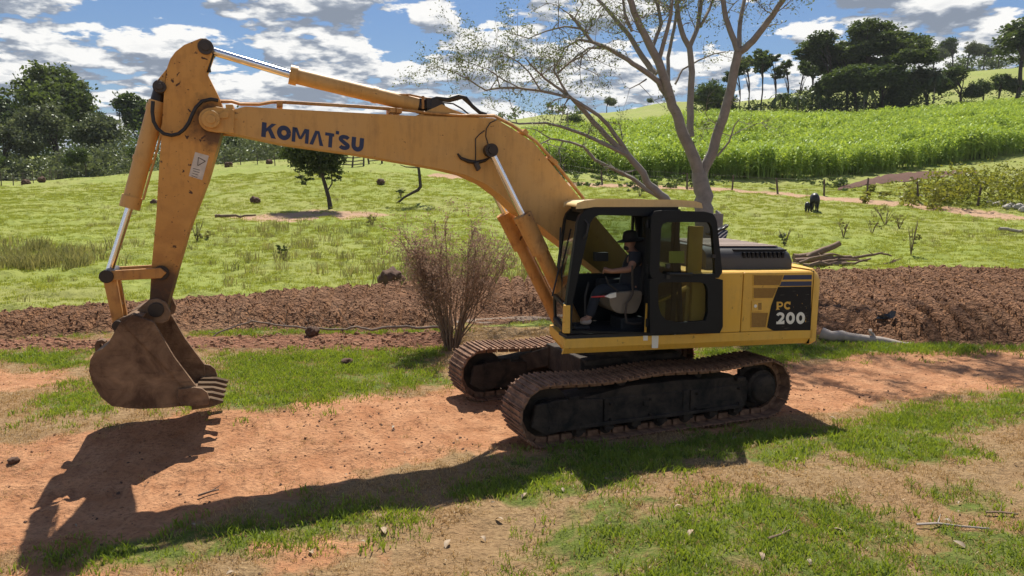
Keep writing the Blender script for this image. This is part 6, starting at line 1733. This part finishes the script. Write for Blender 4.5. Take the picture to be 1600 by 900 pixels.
# ------------------------------------------------------------------ rocks, mounds, stumps, clods
def lump(name, lab, cat, u, v, w_, h, mat, seed, group=None, depth=None):
    rng = np.random.default_rng(seed); x, y = at_px(u, v)
    import bmesh
    bm = bmesh.new(); bmesh.ops.create_icosphere(bm, subdivisions=4 if w_ > .5 else 3, radius=1)
    ph = rng.uniform(0, 9, 6)
    for q in bm.verts:
        p = q.co.normalized(); n = math.sin(p.x*3.1+ph[0])*math.sin(p.y*3.7+ph[1])+.6*math.sin(p.x*7+ph[2])*math.sin(p.z*6+ph[3])+.4*math.sin(p.y*13+ph[4])*math.sin(p.z*11+p.x*9+ph[5])
        r = 1+.20*n+.09*math.sin(p.x*23+ph[0])*math.sin(p.y*21+ph[2])*math.sin(p.z*19+ph[1])+rng.normal()*.025; q.co = Vector((p.x*w_/2*r, p.y*(depth or w_)/2*r, h*.42+p.z*h*.58*r))
    me = bpy.data.meshes.new(name); bm.to_mesh(me); bm.free(); me.materials.append(MAT[mat]); me.shade_smooth()
    o = link(name, me, None, (x, y, hz(x, y)-.04*h)); return tag(o, lab, cat, group)
lump('root_ball', 'dark earthy root ball lying at the edge of the turned soil', 'root ball', 612, 448, .70, .58, 'mound', 1)
lump('clod', 'dark lump of earth on the strip of grass behind the bucket', 'clod', 487, 526, .28, .20, 'mound', 2)
lump('clod', 'small dark lump of earth on the grass between bucket and shrub', 'clod', 542, 569, .22, .12, 'mound', 3)
lump('clod', 'dark charred lump on the dirt at the left edge below the bucket', 'clod', 22, 724, .11, .06, 'mound', 4)
MG = 'small mounds in the left pasture'
for i, (u, v, s, lab) in enumerate([(357, 262, .85, 'brown mound in the upper pasture right of the arm'), (421, 256, .7, 'brown mound near the fence left of the dark tree'), (399, 318, .65, 'small dark mound above the bare strip in the middle pasture'), (595, 289, .65, 'dark mound in the pasture right of the dark tree'),
        (41, 290, .8, 'dark mound at the left end of the pasture fence'), (66, 285, .8, 'dark mound second from the left along the pasture fence'), (87, 280, .9, 'dark mound just behind the left pasture fence'), (130, 277, .7, 'dark mound between two posts of the left fence'), (241, 320, .5, 'small dark mound beside the bucket cylinder')]):
    lump('mound', lab, 'mound', u, v, s, s*.75, 'mound', 20+i, MG)
SG = 'pale stones by the farm road'
for i, (u, v, s) in enumerate([(1556, 322, .55), (1568, 320, .7), (1580, 324, .6), (1592, 327, .8), (1546, 318, .4), (1573, 328, .5), (1600, 331, .7), (1428, 308, .45), (1436, 309, .5), (1422, 306, .35)]):
    lump('stone', 'pale stone in the heap beside the farm road on the right' if i < 7 else 'pale stone in the small heap behind the farm road bend', 'stone', u, v, s, s*.55, 'stone', 50+i, SG)
# bare strip under the dark tree
# ------------------------------------------------------------------ logs
LG = 'logs in the brushwood pile'
def log_px(lab, pts, D, r0, r1, mat='drywood', name='log', group=LG, cat='log', stubs=0, seed=0):
    rng = np.random.default_rng(seed); P = [np.array(on_depth(u, v, D+dd)) for u, v, dd in pts]; b = P[0].copy(); n = len(P)
    Q = []; R = []
    for i in range(n-1):
        for k in range(3):
            t = k/3; Q.append(tuple(P[i]*(1-t)+P[i+1]*t-b+rng.normal(size=3)*max(r0*.25, .012))); R.append(r0+(r1-r0)*(i+t)/(n-1))
    Q.append(tuple(P[-1]-b)); R.append(r1)
    mb = MB(); mb.tube(Q, R, 8)
    for k in range(stubs):
        i = rng.integers(1, len(Q)-1); p = np.array(Q[i]); d = rng.normal(size=3); d[2] = abs(d[2]); d /= np.linalg.norm(d); mb.tube([tuple(p), tuple(p+d*rng.uniform(.2, .5))], [R[i]*.45, R[i]*.2], 5)
    o = mb.build(name, MAT[mat], None, 60, loc=tuple(b)); return tag(o, lab, cat, group)
dl = at_px(1300, 416)[1]-CY
log_px('thick dark log sticking up at the top of the brushwood pile', [(1262, 404, 0), (1285, 392, .1), (1312, 380, .2)], dl, .14, .11, seed=1)
log_px('long branch reaching right from the brushwood pile', [(1312, 408, 0), (1345, 401, .1), (1375, 396, .2), (1393, 400, .3)], dl, .07, .03, seed=2, stubs=2)
log_px('straight log lying across the middle of the brushwood pile', [(1238, 408, -.2), (1285, 404, -.1), (1330, 402, 0)], dl, .11, .08, seed=3)
log_px('lowest log of the brushwood pile', [(1236, 416, -.4), (1280, 413, -.4), (1322, 411, -.3)], dl, .11, .08, seed=4)
log_px('thin branch at the right foot of the brushwood pile', [(1300, 414, -.5), (1335, 411, -.4), (1360, 404, -.2)], dl, .06, .035, seed=5, stubs=2)
log_px('forked branch lying on the grass right of the brushwood pile', [(1375, 418, 0), (1390, 411, .1), (1400, 407, .1)], dl, .07, .035, seed=6, stubs=3)
log_px('thick log low at the left of the brushwood pile', [(1240, 401, .3), (1268, 399, .4), (1300, 399, .4)], dl, .13, .10, seed=7)
log_px('crooked branch lying over the brushwood pile', [(1250, 410, -.5), (1275, 402, -.4), (1302, 397, -.3), (1318, 401, -.2)], dl, .06, .03, seed=8, stubs=2)
log_px('branch resting on the right of the brushwood pile', [(1285, 409, -.3), (1312, 406, -.3), (1355, 408, -.2)], dl, .07, .03, seed=9, stubs=1)
log_px('pale log lying in the pasture at the right edge', [(1562, 357, 0), (1580, 359, 0), (1598, 361, 0)], 38, .09, .08, 'palewood', group=None, seed=10)
# pale timber at the edge of the turned soil
dt_ = 14.85
log_px('long pale timber lying behind the counterweight at the soil edge', [(1284, 524, .35), (1330, 528, .2), (1400, 536, .1), (1425, 540, .05)], dt_, .13, .07, 'palewood', name='timber', cat='timber', group=None, seed=11)
log_px('thin pale stick lying at the end of the long timber', [(1425, 541, 0), (1470, 542, 0), (1512, 543, .05)], dt_, .03, .018, 'palewood', name='stick', cat='stick', group=None, seed=12)
log_px('short pale stick leaning on the long timber', [(1357, 516, .2), (1365, 525, .15), (1370, 530, .1)], dt_, .035, .03, 'palewood', name='stick', cat='stick', group=None, seed=13)
log_px('long crooked fallen branch lying between bucket and dry shrub', [(330, 527, -.2), (372, 508, 0), (396, 503, .1), (430, 507, .1), (480, 513, 0), (530, 516, 0), (558, 511, .1), (580, 516, 0), (605, 510, 0), (650, 511, .1), (688, 511, .1)], 16.0, .016, .030, 'deadbranch', name='fallen_branch', cat='branch', group=None, stubs=6, seed=14)
log_px('dead branch lying in front of the bare strip left of the dark tree', [(337, 338, 0), (352, 337, 0), (375, 338, .1), (400, 336, .1)], 44, .10, .05, 'drywood', name='fallen_branch', cat='branch', group=None, stubs=2, seed=15)
# twiggy dead branches standing out of the fallen branch
mb = MB(); rng = np.random.default_rng(9)
b = np.array(on_depth(395, 515, 16.2))
for k in range(9):
    p = np.array([rng.uniform(-1.0, 2.2), rng.uniform(-.2, .4), 0]); d = np.array([rng.normal()*.5-.2, rng.normal()*.2, 1.0])
    q = [p]; 
    for s in range(4): d = d+rng.normal(size=3)*.25; d /= np.linalg.norm(d); q.append(q[-1]+d*rng.uniform(.08, .24))
    mb.tube([tuple(v_) for v_ in q], [.009, .008, .006, .004, .002], 4, caps=False)
    for s in range(2): mb.tube([tuple(q[2+s]), tuple(q[2+s]+rng.normal(size=3)*.12+np.array([0, 0, .1]))], [.004, .0015], 4, caps=False)
tag(mb.build('dead_twigs', MAT['twig'], None, loc=tuple(b)), 'thin dead twigs sticking up along the turned soil right of the bucket', 'twigs')
# black plastic
x, y = at_px(1390, 531); mb = MB()
P_ = [(-.20, -.05, 0), (.08, -.08, .0), (.20, 0, .06), (.24, .05, .24), (.12, .02, .25), (.06, -.02, .17), (-.06, -.05, .15), (-.14, 0, .08), (-.1, .12, .02), (.12, .12, .05), (.18, .1, .2)]
P_ = [(a*1.1, b_, c_*.62) for a, b_, c_ in P_]
mb.add(P_, [(0, 1, 5, 6, 7), (1, 2, 3, 4, 5), (0, 8, 7), (8, 9, 10, 4, 5, 6, 7), (2, 9, 10, 3), (3, 10, 4), (0, 1, 2, 9, 8)])
tag(mb.build('plastic_sheet', MAT['bag'], None, loc=(x, y+.25, hz(x, y+.25)+.02)), 'crumpled black plastic sheet on the turned soil behind the timber', 'plastic')

# ------------------------------------------------------------------ fences
def fence(name, lab, pts, h, r, spacing, wires, rails=0, seed=0, D=None):
    rng = np.random.default_rng(seed); WP = [np.array(p) for p in pts]
    seg_ = [np.linalg.norm(WP[i+1]-WP[i]) for i in range(len(WP)-1)]; tot = sum(seg_); n = max(2, int(tot/spacing)+1)
    o = empty(name, (WP[0][0], WP[0][1], hz(*WP[0]))); tag(o, lab, 'fence'); O = np.array(o.location); tops = []
    for k in range(n):
        s = tot*k/(n-1); i = 0
        while i < len(seg_)-1 and s > seg_[i]: s -= seg_[i]; i += 1
        p = WP[i]+(WP[i+1]-WP[i])*(s/seg_[i]); z = hz(p[0], p[1]); hh = h*rng.uniform(.88, 1.1); ln_ = rng.normal(size=2)*.06*h
        a = np.array([p[0], p[1], z-.2])-O; b = np.array([p[0]+ln_[0], p[1]+ln_[1], z+hh])-O
        mb = MB(); mb.tube([tuple(a), tuple((a+b)/2), tuple(b)], [r*1.1, r, r*.9], 6); mb.build('post', MAT['post'], o)
        tops.append((a+np.array([0, 0, .2]), b))
    for wv in range(wires):
        f = (wv+1)/(wires+.15); P3 = [tuple(a+(b-a)*f) for a, b in tops]
        mb = MB(); mb.tube(P3, .006, 3, caps=False); mb.build('wire', MAT['wire'], o)
    for rv in range(rails):
        f = (rv+.7)/(rails+.2)
        for k in range(len(tops)-1):
            p = tops[k][0]+(tops[k][1]-tops[k][0])*f; q = tops[k+1][0]+(tops[k+1][1]-tops[k+1][0])*f
            mb = MB(); mb.tube([tuple(p), tuple(q)], .06, 5); mb.build('rail', MAT['post'], o)
fence('wire_fence', 'thin wire fence with sparse posts along the upper edge of the left pasture', [at_px(-60, 300), at_px(5, 292), at_px(75, 283), at_px(160, 272), at_px(250, 262), at_px(330, 258), at_px(430, 259)], 1.35, .05, 3.6, 3, 0, 1)
fence('corral_fence', 'grey wooden rail corral fence under the boom beyond the dark tree', [at_px(528, 263), at_px(545, 262), at_px(568, 260)], 1.3, .10, 1.3, 0, 3, 2)
fence('corral_fence', 'short broken rail fence under the boom right of the corral', [at_px(577, 257), at_px(597, 257)], 1.3, .11, 1.2, 0, 2, 3)
fence('post_fence', 'row of dark posts along the lower edge of the corn', [at_ud(880, 75), at_ud(960, 72.5), at_ud(1080, 70), at_ud(1200, 68), at_ud(1280, 65.5), at_ud(1345, 62), at_ud(1450, 58), at_ud(1640, 53)], 1.5, .085, 4.0, 3, 0, 4)

# ------------------------------------------------------------------ cattle
def cattle(name, lab, u, v, s, seed, head_down=True):
    x, y = at_px(u, v); o = empty(name, (x, y, hz(x, y)), -0.34); o.scale = (s, s, s); tag(o, lab, 'cow')
    H = 1.30
    hipc = (0, 0, H*.80); rump = (0, -.38, H*.82); mid = (0, .45, H*.76); chest = (0, .95, H*.74); wit = (0, 1.15, H*.80)
    neck = (0.0, 1.55, H*.55); headb = (0.0, 1.85, H*.30); muz = (0.0, 1.98, H*.10)
    ch = [[(mid, (.30, .34)), (hipc, (.30, .30)), (rump, (.20, .22))], [(mid, (.30, .34)), (chest, (.27, .33)), (wit, (.17, .24)), (neck, .15), (headb, .12), (muz, .075)]]
    for sx in (-1, 1):
        ch.append([(hipc, (.30, .30)), (((sx*.20), -.20, H*.55), .15), ((sx*.20, -.12, H*.40), .09), ((sx*.20, -.30, H*.28), .06), ((sx*.20, -.26, .08), .045), ((sx*.20, -.22, .02), .055)])
        ch.append([(chest, (.27, .33)), ((sx*.17, .95, H*.46), .10), ((sx*.17, .97, H*.28), .065), ((sx*.17, .95, .08), .045), ((sx*.17, .98, .02), .055)])
    skin_body('body', MAT['hide'], ch, o, 2)
    mb = MB(); mb.tube([(0, -.55, H*.86), (0.02, -.66, H*.7), (0.03, -.66, H*.45), (0.02, -.64, H*.32)], [.04, .025, .02, .05], 6); mb.build('tail', MAT['hide'], o, 60)
    for sx in (-1, 1):
        mb = MB(); mb.prism([(sx*.08, H*.36), (sx*.26, H*.40), (sx*.24, H*.32)], 1.76, 1.80); mb.build('ear', MAT['hide'], o)
cattle('cow', 'black cow seen from behind, grazing on the pasture in front of the farm road', 1272, 332, 1.0, 1)
cattle('calf', 'small black calf standing just left of the black cow', 1261, 332.5, .56, 2)

# ------------------------------------------------------------------ motorcycle behind the engine hood (only its tail shows)
x, y = at_ud(1133, 20.5); z = hz(x, y)
MO = empty('motorcycle', (x, y, z), .3); tag(MO, 'motorcycle tail with black seat and pale striped fairing behind the engine hood', 'motorcycle')
zt_ = CZ+(298-352)/FPX*20.5-z
mb = MB(); mb.lathe([(.20, -.05), (.29, -.05), (.31, 0), (.29, .05), (.20, .05)], (-.1, 0, .31), 24, Matrix.Rotation(PI/2, 3, 'X')); mb.build('wheel', MAT['rubber'], MO, 60)
mb = MB(); mb.lathe([(.20, -.05), (.29, -.05), (.31, 0), (.29, .05), (.20, .05)], (-1.4, 0, .31), 24, Matrix.Rotation(PI/2, 3, 'X')); mb.build('wheel', MAT['rubber'], MO, 60)
mb = MB(); mb.tube([(-.1, 0, .31), (-.4, 0, .6), (-.9, 0, .75), (-1.2, 0, .9), (-1.4, 0, .31)], .04, 8); mb.build('frame', MAT['steel'], MO, 60)
mb = MB(); mb.prism([(-.55, zt_-.18), (-.12, zt_-.06), (.10, zt_+.05), (.07, zt_-.04), (-.02, zt_-.10), (-.5, zt_-.26)], -.10, .10); mb.build('seat', MAT['bag'], MO, None, .02)
mb = MB(); mb.prism([(-.55, zt_-.48), (-.18, zt_-.24), (.06, zt_-.10), (.08, zt_-.18), (.0, zt_-.42), (-.3, zt_-.62)], -.09, .09); mb.build('tail_fairing', MAT['blue'], MO, None, .02)
for q in ([(-.40, zt_-.40), (-.12, zt_-.20), (.06, zt_-.10), (.05, zt_-.125), (-.1, zt_-.23), (-.38, zt_-.44)], [(-.25, zt_-.42), (-.05, zt_-.26), (.06, zt_-.19), (.05, zt_-.22), (-.05, zt_-.30), (-.23, zt_-.47)]):
    mb = MB(); mb.prism(q, -.096, -.092); mb.build('stripe', MAT['white'], MO)
# stump beside the trunk
x, y = at_ud(1122, 22.3); mb = MB(); z0 = hz(x, y); zt2 = CZ+(298-333)/FPX*22.3
mb.tube([(0, 0, -.1), (.0, 0, (zt2-z0)*.5), (.02, 0, zt2-z0)], [.19, .16, .15], 10); mb.tube([(.02, 0, zt2-z0-.02), (-.05, 0, zt2-z0+.10)], [.10, .02], 6)
tag(mb.build('stump', MAT['bark'], None, 60, loc=(x, y, z0)), 'broken grey stump between the big trunk and the cab door', 'stump')

# ------------------------------------------------------------------ litter in front
def leaf_shape(l, w_, curl, seed):
    rng = random.Random(seed); mb = MB(); n = 6; vs = []
    for i in range(n+1):
        t = i/n; ww = w_*math.sin(PI*min(1, t*1.0+.02))**.8*.5; z = curl*math.sin(PI*t)+.004; vs += [(l*(t-.5), -ww, z+ww*.5), (l*(t-.5), 0, z), (l*(t-.5), ww, z+ww*.5)]
    fs = []
    for i in range(n): fs += [(3*i, 3*i+3, 3*i+4, 3*i+1), (3*i+1, 3*i+4, 3*i+5, 3*i+2)]
    mb.add(vs, fs); return mb
LFG = 'fallen leaves in the foreground'
LV = [(1300, 657, .13, 'p', 'pale leaf on the grass just right of the track sprocket'), (1148, 686, .12, 'p', 'pale leaf in the shade below the near track'), (1243, 720, .10, 'p', 'pale leaf on the grass at the edge of the machine shadow'), (1500, 853, .14, 'p', 'large pale leaf at the bottom right among thin grass'),
      (1265, 881, .09, 'p', 'curled pale leaf at the bottom on the green patch'), (1480, 820, .10, 'p', 'pale leaf above the stick at the bottom right'), (880, 769, .09, 'p', 'pale leaf at the lower edge of the boom shadow'), (302, 826, .10, 'p', 'pale leaf on the left of the boom shadow'), (567, 850, .08, 'p', 'pale leaf below the boom shadow at bottom centre'),
      (614, 665, .10, 'p', 'pale leaf on the dirt in front of the far track'), (700, 854, .16, 'd', 'long brown leaf on the dry grass at bottom centre'), (755, 841, .11, 'd', 'brown curled leaf right of the long brown leaf'), (600, 832, .16, 'd', 'brown leaf near the lower edge of the boom shadow'),
      (1310, 836, .15, 'd', 'dark dry leaf on the green patch at bottom right'), (1060, 795, .12, 'd', 'brown leaf at the upper edge of the green patch'), (487, 866, .12, 'd', 'brown leaf on the red soil spot at the bottom'), (780, 815, .12, 'd', 'brown leaf on the dry grass above the bottom centre'), (1190, 870, .12, 'd', 'brown leaf at the bottom of the green patch'),
      (820, 777, .13, 'd', 'brown leaf just below the boom shadow'), (360, 898, .1, 'd', 'brown leaf at the bottom edge left of centre'), (1080, 836, .14, 'd', 'dark brown leaf inside the green patch')]
for i, (u, v, l, k, lab) in enumerate(LV):
    x, y = at_px(u, v); o = leaf_shape(l*.8, l*.34, .008+.005*(i % 3), i).build('fallen_leaf', MAT['paleleaf' if k == 'p' else 'deadleaf'], None, 60, loc=(x, y, hz(x, y)+.016), rot=(random.uniform(-.3, .3), random.uniform(-.3, .3), random.uniform(0, 6.28)))
    tag(o, lab, 'leaf', LFG)
def stick(lab, pts, r, mat='palewood', seed=0):
    P = []
    for u, v in pts: x, y = at_px(u, v); P.append((x, y, hz(x, y)+.03))
    b = Vector(P[0]); mb = MB(); mb.tube([Vector(p)-b for p in P], [r*(1-.5*i/len(P)) for i in range(len(P))], 6); mb.tube([Vector(P[1])-b, Vector(P[1])-b+Vector((.08, .1, .04))], [r*.6, r*.2], 5)
    tag(mb.build('stick', MAT[mat], None, 60, loc=b), lab, 'stick')
stick('pale thin stick lying on the dry grass at the right', [(1432, 822), (1465, 824), (1500, 827), (1545, 833)], .012)
stick('dark short stick on the dry grass at the right edge', [(1540, 806), (1562, 808), (1590, 810)], .012, 'drywood')
stick('dark twig on the green patch at bottom right', [(1200, 846), (1222, 838), (1235, 833)], .011, 'drywood')
stick('dry twig lying on the dirt left of the boom shadow', [(310, 776), (330, 770), (342, 767)], .012, 'drywood')
# crumbs of earth and litter too small to count
def litter(name, lab, n, D0, D1, dens, me_list, s0, s1, seed, ulim=(-100, 1700), tilt=.3, lift=0.0):
    rng = np.random.default_rng(seed); D = np.sqrt(rng.uniform(D0**2, D1**2, n*6)); u = rng.uniform(*ulim, n*6); x = CX+D*((u-800)/FPX+.026); y = CY+D
    m = masks(x, y); k = np.where(rng.random(len(x)) < dens(x, y, m))[0][:n]; x, y = x[k], y[k]; z = height(x, y, {q: m[q][k] for q in m})+lift; c = len(x)
    rot = rng.normal(size=(c, 3))*tilt; rot[:, 2] = rng.uniform(0, 6.28, c)
    o = scatter(name, np.stack([x, y, z], -1), rot, s0+(s1-s0)*rng.random(c)**2.2, rng.integers(0, len(me_list), c), me_list); tag(o, lab, name.replace('_', ' '), None, 'stuff')
def clod_mesh(seed, mat):
    import bmesh
    rng = np.random.default_rng(seed); bm = bmesh.new(); bmesh.ops.create_icosphere(bm, subdivisions=1, radius=.5)
    for q in bm.verts: q.co *= rng.uniform(.65, 1.15); q.co.z *= .7
    me = bpy.data.meshes.new('clod'); bm.to_mesh(me); bm.free(); me.materials.append(MAT[mat]); return source('clod', me)
cl = [clod_mesh(s, 'clod') for s in range(5)]; cm = [clod_mesh(9+s, 'mound') for s in range(3)]
litter('earth_clods', 'broken clods of brown earth covering the turned soil', 24000, 14, 30, lambda x, y, m: m['plow']*(.35+.65*patchy(x, y, 401, 1.2)), cl, .015, .085, 31, (-150, 1750), .6)
litter('red_clods', 'small red clods along the strip of red soil', 1400, 12, 18, lambda x, y, m: m['red'], cl, .03, .16, 32, (-150, 1750), .6)
litter('soil_crumbs', 'crumbs of soil scattered over the dirt track', 2600, 5, 17, lambda x, y, m: np.maximum(m['road'], m['patch'])*(.15+.85*sstep(.45, .7, fbm(x*1.1, y*1.1, 3, 411))), cl[:3]+cm, .008, .05, 33, (-150, 1750), .6)
lf = [source('leaf', (lambda q: (q.data))(leaf_shape(.05, .02, .006, s).build('tmp_leaf', MAT['deadleaf' if s % 2 else 'paleleaf']))) for s in range(4)]
for q in [o for o in COL.objects if o.name.startswith('tmp_leaf')]: bpy.data.objects.remove(q)
litter('leaf_litter', 'small bits of dry leaf litter over the foreground ground', 400, 4.5, 13, lambda x, y, m: bare(m)*.8+.12, lf, .3, 1.1, 34, (-150, 1750), .35, .02)
# ------------------------------------------------------------------ the air
m, nt = new_mat('haze_air')
pv = nt.n('ShaderNodeVolumePrincipled', {'Color': (0.82, 0.88, 0.95, 1), 'Density': 0.00013, 'Anisotropy': 0.0})
nt.n('ShaderNodeOutputMaterial', {'Volume': pv.outputs[0]})
mb = MB(); mb.box((0, 0, 52), (8900, 8900, 112))
tag(mb.build('haze', m), 'thin pale haze over the valley', None, None, 'stuff')
